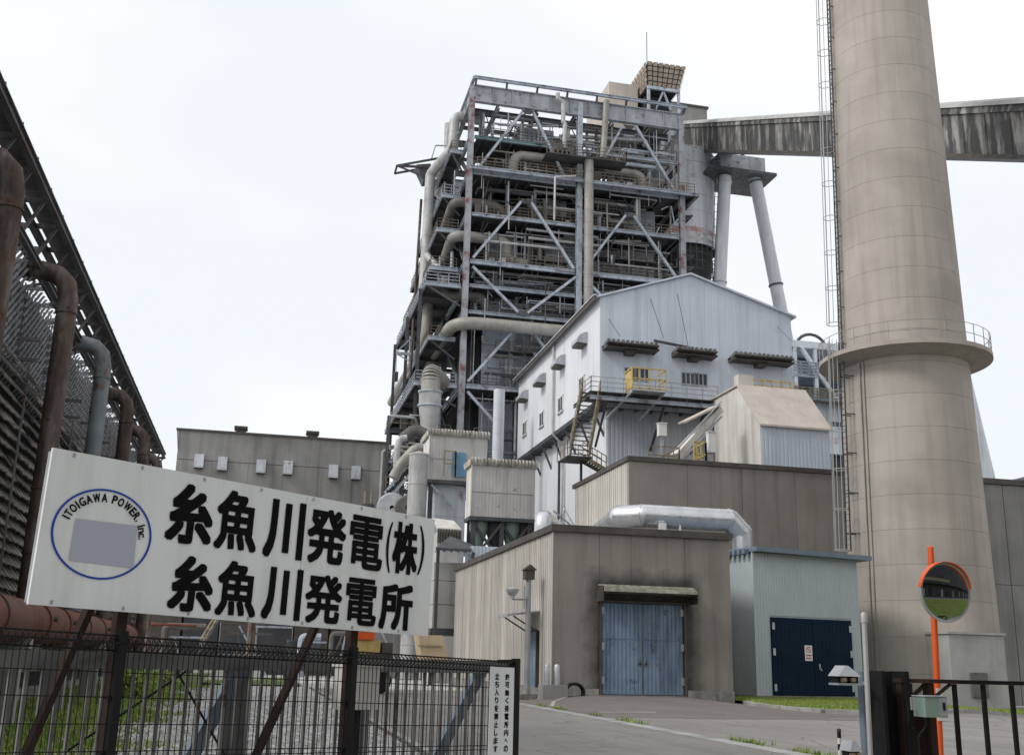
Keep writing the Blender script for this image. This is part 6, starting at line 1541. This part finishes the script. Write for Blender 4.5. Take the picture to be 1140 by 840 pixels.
MB().tube([(-5, 30.8, zr), (-6.6, 31.9, zr)], .4, 20).build('branch', m_redpipe, rp_m)
va = MB()
for y in (26.7, 29.5, 36.3): va.lathe([(0, 0), (.07, 0), (.07, .1), (0, .1)], (-4.5, y, zr + .1), 10, axis=(1, 0, 0))
va.build('bolt', m_rust, rp_m)
# shrub by the lawn edge
def shrub(px, py, Y, r, n, label, seed):
    p = pt(px, py, Y=Y); rn = random.Random(seed); t = thing('shrub', label, 'shrub', (p.x, Y, 0))
    mb = MB()
    for _ in range(n):
        v = Vector((rn.gauss(0, 1), rn.gauss(0, 1), rn.gauss(0, 1))).normalized() * (r * rn.random() ** .4 * (0.75 + .25 * math.sin(rn.random() * 9)))
        c = Vector((p.x, Y, .15 + r * .75)) + Vector((v.x * 1.2, v.y, v.z * .8)); c.z = max(c.z, .1)
        s = rn.uniform(.04, .1); a = Vector((rn.gauss(0, 1), rn.gauss(0, 1), rn.gauss(0, 1))).normalized() * s; b = a.orthogonal().normalized() * s * .6
        mb.poly([c - a, c + b, c + a, c - b])
    mb.build('crown', m_blade, t)
    st = MB()
    for k in range(5): st.sweep([(p.x, Y, 0), (p.x + rn.gauss(0, r * .4), Y + rn.gauss(0, r * .3), r * 1.1)], [.03, .01], 5)
    st.build('trunk', m_rust, t)
shrub(152, 730, 38, .8, 900, 'bushy green shrub at the end of the red-brown main', 1)
shrub(186, 735, 46, .55, 600, 'smaller green shrub beside the gravel yard edge', 2)
# ------------------------------------------------------------------ name sign, fence and sliding gate (foreground left)
FD = Vector((math.sin(math.radians(55.5)), math.cos(math.radians(55.5)), 0)); FN = Vector((FD.y, -FD.x, 0))   # FN faces the camera
FP = Vector((-0.955, 7.77, 0))
def ptf(px, py, back=0.0):
    d = ray(px, py); o = FP - FN * back
    t = (o - EYE).dot(FN) / d.dot(FN); return EYE + d * t
def fu(p): return (p - FP).dot(FD)
def fpos(u, z, back=0.0): return FP + FD * u - FN * back + Vector((0, 0, z))
SB = 0.14
tl, tr, bl_, br_ = ptf(57, 498, SB), ptf(484, 578, SB), ptf(31, 672, SB), ptf(475, 708, SB)
# sign board: plane in the fence direction, slightly out of level as found
su0, su1 = (fu(tl) + fu(bl_)) / 2, (fu(tr) + fu(br_)) / 2
sc = (tl + tr + bl_ + br_) / 4
su = ((tr - tl) + (br_ - bl_)).normalized(); sv = FN.cross(su).normalized()
if sv.z < 0: sv = -sv
SW = (((tr - tl).length + (br_ - bl_).length)) / 2; SH = ((tl - bl_).length + (tr - br_).length) / 2
sg = thing('company_sign', 'large white sign with black Japanese lettering above the fence', 'sign', (sc.x, sc.y, 0))
def sp(u, v, o=0.0): return sc + su * u + sv * v + FN * o
for (ua, ub) in ((-SW / 2, 0.272 * SW - SW / 2 + SW * .324), (0.272 * SW - SW / 2 + SW * .324, SW / 2)):
    MB().obox(sp((ua + ub) / 2, 0), su * ((ub - ua) / 2 - .002), FN * .012, sv * (SH / 2)).build('face_panel', m_signw, sg)
MB().obox(sp(0, 0, -.05), su * (SW / 2 - .015), FN * .03, sv * (SH / 2 - .015)).build('frame', m_galv, sg)
clip = MB()
for k in range(7):
    u = -SW / 2 + SW * (k + .3) / 7
    for s in (-1, 1): clip.obox(sp(u, s * (SH / 2 - .025), .0145), su * .008, FN * .003, sv * .012)
clip.build('screws', m_galv, sg)
def suv(px, py):
    p = ptf(px, py, SB - .014); return (p - sc).dot(su), (p - sc).dot(sv)
def put(ch, box, O, U_, V_, root, name='letter', mat=m_ink, bold=0.0, rot=0.0):
    """one character fitted into a (u0,u1,v0,v1) box of a plane, painted in several thin coats that fatten its strokes"""
    V, F_ = GLY[ch]
    x0, x1 = min(v.x for v in V), max(v.x for v in V); y0, y1 = min(v.y for v in V), max(v.y for v in V)
    u0, u1, v0, v1 = box; mb = MB(); cu, cv = (u0 + u1) / 2, (v0 + v1) / 2; cr, sr_ = math.cos(rot), math.sin(rot)
    nrm = U_.cross(V_).normalized()
    e = bold * (v1 - v0); offs = [(0, 0)] + ([(e * i, e * j) for i in (-1, -.33, .33, 1) for j in (-1, -.33, .33, 1)] if bold else [])
    ku, kv = (u1 - u0 - 2 * e) / (x1 - x0), (v1 - v0 - 2 * e) / (y1 - y0)
    for n_, (du, dv) in enumerate(offs):
        b0 = len(mb.v)
        for v in V:
            a = u0 + e + (v.x - x0) * ku - cu + du; b = v0 + e + (v.y - y0) * kv - cv + dv
            mb.v.append(tuple(O + nrm * (n_ * .00012) + U_ * (cu + a * cr - b * sr_) + V_ * (cv + a * sr_ + b * cr)))
        mb.f += [tuple(i + b0 for i in f) for f in F_]
    mb.sm = [False] * len(mb.f)
    return mb.build(name, mat, root)
O_ = sc + FN * .0165
rows = [('糸', 186.5, 237, 538, 606), ('魚', 241, 287, 546, 613), ('川', 295, 338, 556, 622), ('発', 342.5, 384.5, 566, 628), ('電', 389, 426, 574, 634), ('(', 429, 436.5, 580, 637), ('株', 437.5, 464.5, 581, 639), (')', 465, 473, 585, 640),
        ('糸', 189, 237, 618, 681), ('魚', 242, 286, 624, 686), ('川', 293, 335, 631, 690), ('発', 340, 380, 639, 694), ('電', 385, 419, 643, 696), ('所', 423, 458.5, 649, 701)]
for ch_, x0, x1, y0, y1 in rows:
    cx_, cy__ = (x0 + x1) / 2, (y0 + y1) / 2
    ul, _ = suv(x0, cy__); ur, _ = suv(x1, cy__); _, vt = suv(cx_, y0 + (x1 - x0) * .01); _, vb = suv(cx_, y1 + (x1 - x0) * .0)
    k = 1.03 if ch_ not in '()' else .8
    mu, mv = (ul + ur) / 2, (vt + vb) / 2; hu, hv = (ur - ul) / 2 * k, (vt - vb) / 2
    put(ch_, (mu - hu, mu + hu, mv - hv, mv + hv), O_, su, sv, sg, bold={'(': .003, ')': .003, '電': .022, '魚': .027, '発': .028, '株': .028}.get(ch_, .034))
# ring logo
cu, cv = suv(114.5, 594); ru = (suv(170.5, 598)[0] - suv(58.5, 590)[0]) / 2; rv = (suv(114.5, 543)[1] - suv(114.5, 645)[1]) / 2
rg = MB()
for i in range(64):
    a0, a1 = 2 * math.pi * i / 64, 2 * math.pi * (i + 1) / 64
    P = lambda k, t: O_ + su * (cu + ru * k * math.cos(t)) + sv * (cv + rv * k * math.sin(t))
    rg.quad(P(.955, a0), P(1, a0), P(1, a1), P(.955, a1))
rg.build('ring_emblem', m_ring, sg)
q = [suv(84, 577), suv(152.5, 585), suv(148.5, 632), suv(76.5, 623)]
MB().poly([O_ + su * a + sv * b for a, b in q]).build('emblem_patch', m_patch, sg)
txt = 'ITOIGAWA POWER, Inc.'; 
adv = {'I': .55, 'T': .9, 'O': 1.05, 'G': 1.05, 'A': 1.0, 'W': 1.25, ' ': .55, 'P': .9, 'E': .85, 'R': .95, ',': .45, 'n': .85, 'c': .8, '.': .4}
tot = sum(adv[c] for c in txt); a = math.radians(164); span_a = math.radians(164 + 2); hgt_ = rv * .195
for c in txt:
    w_ = adv[c] / tot * span_a; am = a - w_ / 2; a -= w_
    if c == ' ': continue
    rr_ = .80; u, v = cu + ru * rr_ * math.cos(am), cv + rv * rr_ * math.sin(am)
    hw = w_ * ru * rr_ * .40; hh_ = hgt_ / 2
    if c in 'nc': hh_ *= .74; 
    if c in ',.': hh_ *= .3; hw *= .5
    if c == 'I': hw *= .5
    off = -(hgt_ / 2 - hh_) if c in 'nc,.' else 0
    u += math.cos(am) * off; v += math.sin(am) * off
    put(c, (u - hw, u + hw, v - hh_, v + hh_), O_, su, sv, sg, bold=0.03, rot=am - math.pi / 2)
# sign posts and back stays
pu = [fu(ptf(132, 700, SB + .12)), fu(ptf(391, 715, SB + .12))]
for u in pu:
    zt_ = sc.z + .35
    MB().obox(fpos(u, zt_ / 2 - .05, SB + .12), FD * .038, FN * .038, Vector((0, 0, zt_ / 2 + .05))).build('post', m_brownpost, sg)
for (x0, y0, x1, y1) in ((97, 682, 28, 840), (348, 703, 285, 840)):
    A_, B_ = ptf(x0, y0, .30), ptf(x1, y1, .75); d = (B_ - A_); B2 = A_ + d * ((A_.z - 0.0) / (A_.z - B_.z))
    MB().bar(A_ - d * .15, B2, .055).build('back_stay', m_brownpost, sg)

# mesh fence
def ftop(u):
    return z_l + (z_r - z_l) * (u - u_l) / (u_r - u_l)
u_l, u_r = fu(ptf(0, 698)), fu(ptf(570, 736)); z_l, z_r = ptf(0, 698).z, ptf(570, 736).z
fe = thing('mesh_fence', 'black welded mesh fence under the white sign', 'fence', (FP.x, FP.y, 0))
posts_u = [-2.0, fu(ptf(128, 760)), fu(ptf(388, 770)), u_r + .02]
ends = []
for u in posts_u:
    last = u > u_r
    MB().obox(fpos(u, (ftop(u) + .03) / 2 - .05, -.03), FD * (.030 if last else .027), FN * .03, Vector((0, 0, (ftop(u) + .03) / 2 + .05))).build('post', m_black, fe)
wires = posts_u
for s in range(3):
    ua, ub = posts_u[s] + .03, posts_u[s + 1] - .03; n = int((ub - ua) / .042)
    mb = MB()
    for k in range(n + 1):
        u = ua + (ub - ua) * k / n; zt = ftop(u)
        mb.obox(fpos(u, zt / 2, 0), FD * .0023, FN * .0023, Vector((0, 0, zt / 2 - .02)))
        # V fold at the top
        for (za, zb_, ba, bb_) in ((0, -.05, 0, -.06), (-.05, -.10, -.06, 0)):
            p_, q_ = fpos(u, zt + za, ba), fpos(u, zt + zb_, bb_); mb.bar(p_, q_, .006)
    mb.build('mesh_wires', m_black, fe, kind='stuff')
    hz = MB()
    for dz, bk_, r_ in ((-.004, 0, .006), (-.05, -.06, .006), (-.10, 0, .006), (-.24, 0, .0032), (-.40, 0, .0032), (-.57, 0, .0032), (-.74, 0, .0032), (-.775, 0, .0032), (-1.0, 0, .0032), (-1.2, 0, .0032), (-1.4, 0, .0032)):
        hz.bar(fpos(ua - .02, ftop(ua) + dz, bk_), fpos(ub + .02, ftop(ub) + dz, bk_), r_ * 2)
    hz.build('mesh_cross_wires', m_black, fe)
    cl = MB()
    for dz in (-.03, -.40, -.75): cl.obox(fpos(posts_u[s + 1], ftop(ub) + dz, .0), FD * .055, FN * .03, Vector((0, 0, .012)))
    cl.build('clamp', m_black, fe)
MB().bar(fpos(u_r - .22, ftop(u_r) + .0, -.03), fpos(u_r + .02, ftop(u_r) + .005, -.03), .03).build('end_cap', m_black, fe)
# notice board on the fence
nb0, nb1 = ptf(546, 741, -.06), ptf(573, 742, -.06); nz1 = nb0.z; nz0 = nz1 - .92
nt = thing('warning_notice', 'narrow white vertical notice tied to the fence end', 'notice', (nb0.x, nb0.y, nz0))
ua, ub = fu(nb0), fu(nb1) - .008
MB().obox(fpos((ua + ub) / 2, (nz0 + nz1) / 2, -.06), FD * ((ub - ua) / 2), FN * .005, Vector((0, 0, (nz1 - nz0) / 2))).build('board', m_signw, nt)
ON = FP + FN * .0665
def col_text(s, uc, z0, dz, size):
    for k, c in enumerate(s):
        zc = z0 - k * dz; fx = .8 if c in 'くりしへ' else 1.0
        put(c, (uc - size / 2 * fx, uc + size / 2 * fx, zc - size / 2 * (0.6 if c == 'へ' else 1), zc + size / 2 * (0.6 if c == 'へ' else 1)), ON, FD, Vector((0, 0, 1)), nt, bold=.03)
wN = ub - ua
zt0 = ptf(563, 753, -.066).z; zt9 = ptf(559, 833, -.066).z; dzc = (zt0 - zt9) / 9
col_text('許可無く発電所内への', ua + wN * .70, zt0, dzc, dzc * .80)
col_text('立ち入りを禁止します', ua + wN * .27, zt0 + dzc * .06, dzc, dzc * .80)

# sliding gate parked behind the fence
GB = .75
sgate = thing('sliding_gate', 'weathered grey barred sliding gate parked behind the mesh fence', 'gate', fpos(0, 0, GB))
gz = 1.6 - .06; g0, g1 = -3.4, fu(ptf(646, 760, GB))
g1 = fu(ptf(568, 760, GB))
MB().bar(fpos(g0, gz, GB), fpos(g1, gz, GB), .06, .12).build('top_rail', m_gategrey, sgate)
MB().bar(fpos(g0, .2, GB), fpos(g1, .2, GB), .06, .1).build('bottom_rail', m_gategrey, sgate)
u = g0; n0 = None; hb = gz - .2
while u < g1:
    if n0 is None: n0 = MB().obox(fpos(u, .2 + hb / 2, GB), FD * .0115, FN * .0115, Vector((0, 0, hb / 2 - .05))).build('bar', m_gategrey, sgate)
    else: share(n0, 'bar', sgate, fpos(u, .2 + hb / 2, GB))
    u += .115
for (x0, y0, x1, y1) in ((272, 735, 212, 840), (536, 745, 486, 840)):
    a, b = ptf(x0, y0, GB + .12), ptf(x1, y1, GB + .12); d = b - a; b = a + d * ((a.z - .1) / (a.z - b.z))
    MB().bar(a, b, .07, .12).build('diagonal_brace', m_roofblue, sgate)
for px in (262, 405):
    u = fu(ptf(px, 780, GB + .12)); MB().obox(fpos(u, .8, GB + .12), FD * (.10 if px == 262 else .05), FN * .03, Vector((0, 0, .75))).build('gate_post', m_gategrey, sgate)
br = MB()
for (x0, y0, x1, y1) in ((75, 835, 232, 730), (186, 728, 250, 840)): br.bar(ptf(x0, y0, GB + .06), ptf(x1, y1, GB + .06), .014)
br.build('tie_rod', m_black, sgate)
# control cabinet behind the fence post
cb_ = thing('control_cabinet', 'beige control cabinet behind the second fence post', 'cabinet', ptf(400, 790, .55))
a, b = ptf(384, 742, .5), ptf(419, 789, .5); ua, ub = fu(a), fu(b); z1_, z0_ = a.z, b.z
MB().obox(fpos((ua + ub) / 2, (z0_ + z1_) / 2, .56), FD * ((ub - ua) / 2), FN * .08, Vector((0, 0, (z1_ - z0_) / 2))).build('housing', m_hoppw, cb_)
MB().obox(fpos((ua + ub) / 2, z1_ + .012, .56), FD * ((ub - ua) / 2 + .015), FN * .1, Vector((0, 0, .01))).build('lid', m_hoppw, cb_)
MB().obox(fpos((ua + ub) / 2 + .03, z0_ / 2, .56), FD * .02, FN * .02, Vector((0, 0, z0_ / 2))).build('leg', m_black, cb_)
MB().tube([ptf(388, 789, .5), ptf(379, 808, .45), ptf(383, 825, .4), ptf(388, 838, .4)], .012, 8, .05).build('cable', m_black, cb_)

# ------------------------------------------------------------------ foreground right: gate posts, mirror, sensors
PYF = 11.0
def at(px, py, Y=PYF): return pt(px, py, Y=Y)
# pale conduit and grey sensor post
gp = thing('sensor_post', 'blue-grey post with pale conduit carrying a pitched sensor hood', 'post', at(964, 840))
a, b = at(957, 747), at(966, 840); gx = (a.x + b.x) / 2
ztop_ = at(961, 747).z
MB().tube([(gx, PYF, -.1), (gx, PYF, ztop_)], .05, 16).build('post_shaft', m_roofblue, gp)
c0, c1 = at(961, 684, 10.4), at(968, 840, 10.4)
MB().tube([(c1.x, 10.4, -.1), (c0.x + .005, 10.4, c0.z - .02)], .026, 12).lathe([(.028, -.06), (.034, -.06), (.034, .02), (.015, .05)], (c0.x + .005, 10.4, c0.z - .02), 12).build('conduit', m_pipe_w, gp)
MB().bar((gx, PYF, ztop_ - .12), (c1.x, 10.4, ztop_ - .12), .02, .03).build('clamp', m_galv, gp)
def sensor(name, label, px0, px1, py0, py1, Y):
    a, b = pt(px0, py0, Y=Y), pt(px1, py1, Y=Y); w = b.x - a.x; h = a.z - b.z; xm = (a.x + b.x) / 2
    t = thing(name, label, 'sensor', (xm, Y, b.z))
    zm = b.z + h * .42
    MB().prism([(a.x - .01, Y - .16, zm), (b.x + .0, Y - .16, zm), (xm + .015, Y - .10, a.z), (xm - .015, Y - .10, a.z)], (0, .22, .0)).build('pitched_hood', m_galv, t)
    MB().box(a.x + .02, b.x - .01, Y - .10, Y + .06, b.z + .012, zm - .003).build('sensor_body', m_black, t)
    MB().box(a.x - .01, b.x + .06, Y - .16, Y + .05, b.z - .012, b.z + .01).build('base_plate', m_galv, t)
    for f in (.28, .68):
        c = Vector((a.x + w * f, Y - .13, b.z + (zm - b.z) * .55))
        MB().lathe([(.0, -.03), (.02, -.03), (.028, .0), (.028, .03)], c, 12, axis=(0, 1, 0)).build('lens', m_ochre, t)
    return t
sensor('beam_sensor', 'pitched grey beam sensor on the blue-grey post', 925, 951, 740, 761, PYF - .1)
sensor('beam_sensor', 'lower pitched beam sensor beside the striped bollard', 938, 953, 823, 843, PYF - .1)
bo = thing('striped_bollard', 'thin black and yellow striped bollard low at the right', 'bollard', at(934, 840, 11.6))
a = at(934, 814, 11.6); n = 14
for k in range(n):
    z0, z1 = a.z * k / n, a.z * (k + 1) / n
    MB().sweep([(a.x, 11.6, z0), (a.x, 11.6, z1 - .002)], [.022, .022], 12).build('stripe', m_black if k % 2 else m_hoppw, bo)
MB().lathe([(.024, 0), (.024, .03), (0, .04)], (a.x, 11.6, a.z), 12).build('cap', m_rust, bo)
# black receiving post and brown gate frame
bp_ = thing('gate_receiver', 'black channel-shaped gate receiver post', 'gate post', at(985, 840, 10.8))
a, b = at(970, 746, 10.8), at(1000, 748, 10.8); zt_ = a.z
MB().box(a.x, a.x + .04, 10.6, 10.9, -.1, zt_).box(b.x - .045, b.x, 10.6, 10.9, -.1, zt_).box(a.x + .04, b.x - .045, 10.86, 10.9, -.1, zt_ - .004).build('channel', m_black, bp_)
bw = thing('gate_portal', 'brown steel gate frame behind the green control box', 'gate frame', at(1020, 840, 10.7))
for (px, w, m_) in ((1004.5, .075, m_brownpost), (1012, .03, m_brownpost), (1034, .075, m_brownpost)):
    p = at(px, 765, 10.7); MB().box(p.x - w / 2, p.x + w / 2, 10.66, 10.76, -.1, at(px, 760, 10.7).z).build('post', m_, bw)
p0, p1 = at(1000, 757, 10.7), at(1063, 757, 10.7); zr_ = p0.z
MB().box(p0.x, p1.x, 10.64, 10.8, zr_ - .02, zr_ + .022).build('top_rail', m_brownpost, bw)
MB().bar(at(1012, 778, 10.7), at(1030, 761, 10.7), .035).bar(at(1042, 774, 10.66), at(1058, 761, 10.66), .03).build('corner_brace', m_brownpost, bw)
pa, pb = at(1016, 790, 10.85), at(1032, 790, 10.85)
MB().box(pa.x, pb.x, 10.82, 10.84, -.1, at(1020, 778, 10.83).z).build('back_panel', m_brownpost, bw)
gbx = thing('control_box', 'sage green control box with black latch on the brown gate frame', 'control box', at(1040, 800, 10.45))
a, b = at(1027, 775, 10.4), at(1053, 798, 10.4)
MB().box(a.x, b.x, 10.36, 10.58, b.z, a.z).build('housing', m_green, gbx)
MB().box(a.x - .01, b.x + .01, 10.35, 10.59, a.z + .002, a.z + .012).build('lid', m_hood, gbx)
MB().box(b.x - .09, b.x - .004, 10.352, 10.358, b.z + .01, a.z - .01).build('door', m_hood, gbx)
MB().box(b.x - .06, b.x - .035, 10.34, 10.35, (a.z + b.z) / 2 - .03, (a.z + b.z) / 2 + .05).build('latch', m_black, gbx)
MB().tube([(a.x + .05, 10.45, b.z), (a.x + .05, 10.45, b.z - .1), (a.x - .02, 10.5, b.z - .2), (a.x - .02, 10.5, 0)], .013, 8, .06).tube([(a.x - .1, 10.5, a.z - .05), (a.x - .12, 10.5, b.z - .05), (a.x - .02, 10.52, b.z - .17)], .013, 8, .06).build('cable', m_black, gbx)
sw_ = at(1018, 782, 10.6)
MB().box(sw_.x - .05, sw_.x + .04, 10.58, 10.64, sw_.z - .07, sw_.z + .06).build('switch_block', m_pipe_w, gbx)
# black railing gate to the right edge
rg_ = thing('rail_gate', 'black railing gate running off the right edge', 'gate', at(1110, 840, 10.7))
r0 = at(1060, 758, 10.7)
MB().box(r0.x, r0.x + 2.4, 10.67, 10.73, zr_ - .022, zr_ + .02).build('top_rail', m_black, rg_)
MB().box(r0.x, r0.x + 2.4, 10.67, 10.73, .12, .16).build('bottom_rail', m_black, rg_)
for k in range(8):
    x = r0.x + .02 + k * (at(1093, 760, 10.7).x - r0.x - .01); MB().box(x - .02, x + .02, 10.68, 10.72, .12, zr_ - .024).build('baluster', m_black, rg_)
# orange mirror pole
mY = 12.4
p0, p1 = pt(1036, 609, Y=mY), pt(1047, 840, Y=mY)
mp_ = thing('traffic_mirror', 'orange post with round convex traffic mirror', 'traffic mirror', (p0.x, mY, 0))
slope = (p0 - p1) / (p0.z - p1.z); base = p1 - slope * (p1.z + .1)
MB().tube([base, p0], .041, 16).lathe([(.041, 0), (.03, .015), (0, .02)], p0, 16).build('post_shaft', m_orange, mp_)
mc = pt(1052, 659, Y=mY - .16); mr_ = .355
mn = Vector((.06, -.99, -.03)).normalized()
m_mirror = M('mirror_face', (0.50, 0.52, 0.54), (0.48, 0.50, 0.52), 1, 0.03, 1.0, var=0, bump=0)
m_mirror.node_tree.nodes['Principled BSDF'].inputs['Roughness'].default_value = 0.03
for l in list(m_mirror.node_tree.nodes['Principled BSDF'].inputs['Roughness'].links): m_mirror.node_tree.links.remove(l)
RC = 1.3; prof = []
for k in range(13):
    r = mr_ * k / 12; prof.append((r, math.sqrt(RC * RC - r * r) - RC + .06))
mf = MB().lathe(prof, mc, 40, axis=mn).build('mirror_glass', m_mirror, mp_)
MB().lathe([(mr_ - .012, .012), (mr_ + .018, .02), (mr_ + .024, .0), (mr_ + .012, -.03), (.1, -.07), (0, -.07)], mc, 40, axis=mn).build('rim', m_galv, mp_)
# visor: upper part of a short cylinder
az = mn; ax = Vector((0, 0, 1)).cross(az).normalized(); ay = az.cross(ax); vs = MB()
for k in range(20):
    t0, t1 = math.radians(8 + 8.2 * k), math.radians(8 + 8.2 * (k + 1))
    for (r0_, r1_) in ((mr_ + .022, mr_ + .030),):
        f = lambda t, r, o: mc + ax * (r * math.cos(t)) + ay * (r * math.sin(t)) + az * o
        o0, o1 = .015 + .06 * math.sin(t0) ** .6, .015 + .06 * math.sin(min(t1, math.pi - .01)) ** .6
        vs.quad(f(t0, r0_, -.02), f(t0, r0_, o0), f(t1, r0_, o1), f(t1, r0_, -.02))
        vs.quad(f(t0, r1_, o0), f(t0, r1_, -.02), f(t1, r1_, -.02), f(t1, r1_, o1))
        vs.quad(f(t0, r0_, o0), f(t0, r1_, o0), f(t1, r1_, o1), f(t1, r0_, o1))
vs.build('visor', m_orange, mp_)
MB().bar(mc - mn * .07, Vector((p0.x + slope.x * (mc.z - p0.z), mY, mc.z)), .03).build('bracket', m_galv, mp_)
for zz in (pt(1040, 772, Y=mY).z, pt(1043, 795, Y=mY).z):
    c = p0 + slope * (zz - p0.z); MB().box(c.x - .05, c.x + .03, mY - .055, mY - .047, zz - .07, zz + .07).build('sticker', m_white, mp_)
# ------------------------------------------------------------------ across the road behind the viewer (seen in the mirror)
bh = thing('roadside_depot', 'dark depot with yellow fascia seen in the traffic mirror', 'depot', (28, -14, 0))
MB().box(-4, 120, -28, -16, 0, 7.2).build('wall', m_trim, bh)
MB().box(-5, 121, -29, -12.5, 7.25, 22).build('roof', m_casing_d, bh)  # roof made oversized to block the bright sky in the mirror
MB().box(8, 34, -12.4, -12.2, 8.6, 10.2).build('fascia', m_ochre, bh)
for k in range(26): MB().box(-3 + k * 4.6, -2.6 + k * 4.6, -14.3, -13.9, 0, 7.2).build('pillar', m_steel_d, bh)
for k in range(25): MB().box(-1.8 + k * 4.6, .6 + k * 4.6, -15.98, -15.9, .4, 4.6).build('door', m_casing_d if k % 3 else m_hood, bh)
o = MB().quad((8.2, -7, .03), (70, -7, .03), (70, 8.5, .03), (8.2, 8.5, .03)).build('lawn', m_soil); o['kind'] = 'structure'; o['label'] = 'roadside verge behind the viewer'
blades('grass', (8.4, 34, -7, 8.4), 26000, .22, lambda x, y: .03, 8, 'roadside grass seen in the traffic mirror')
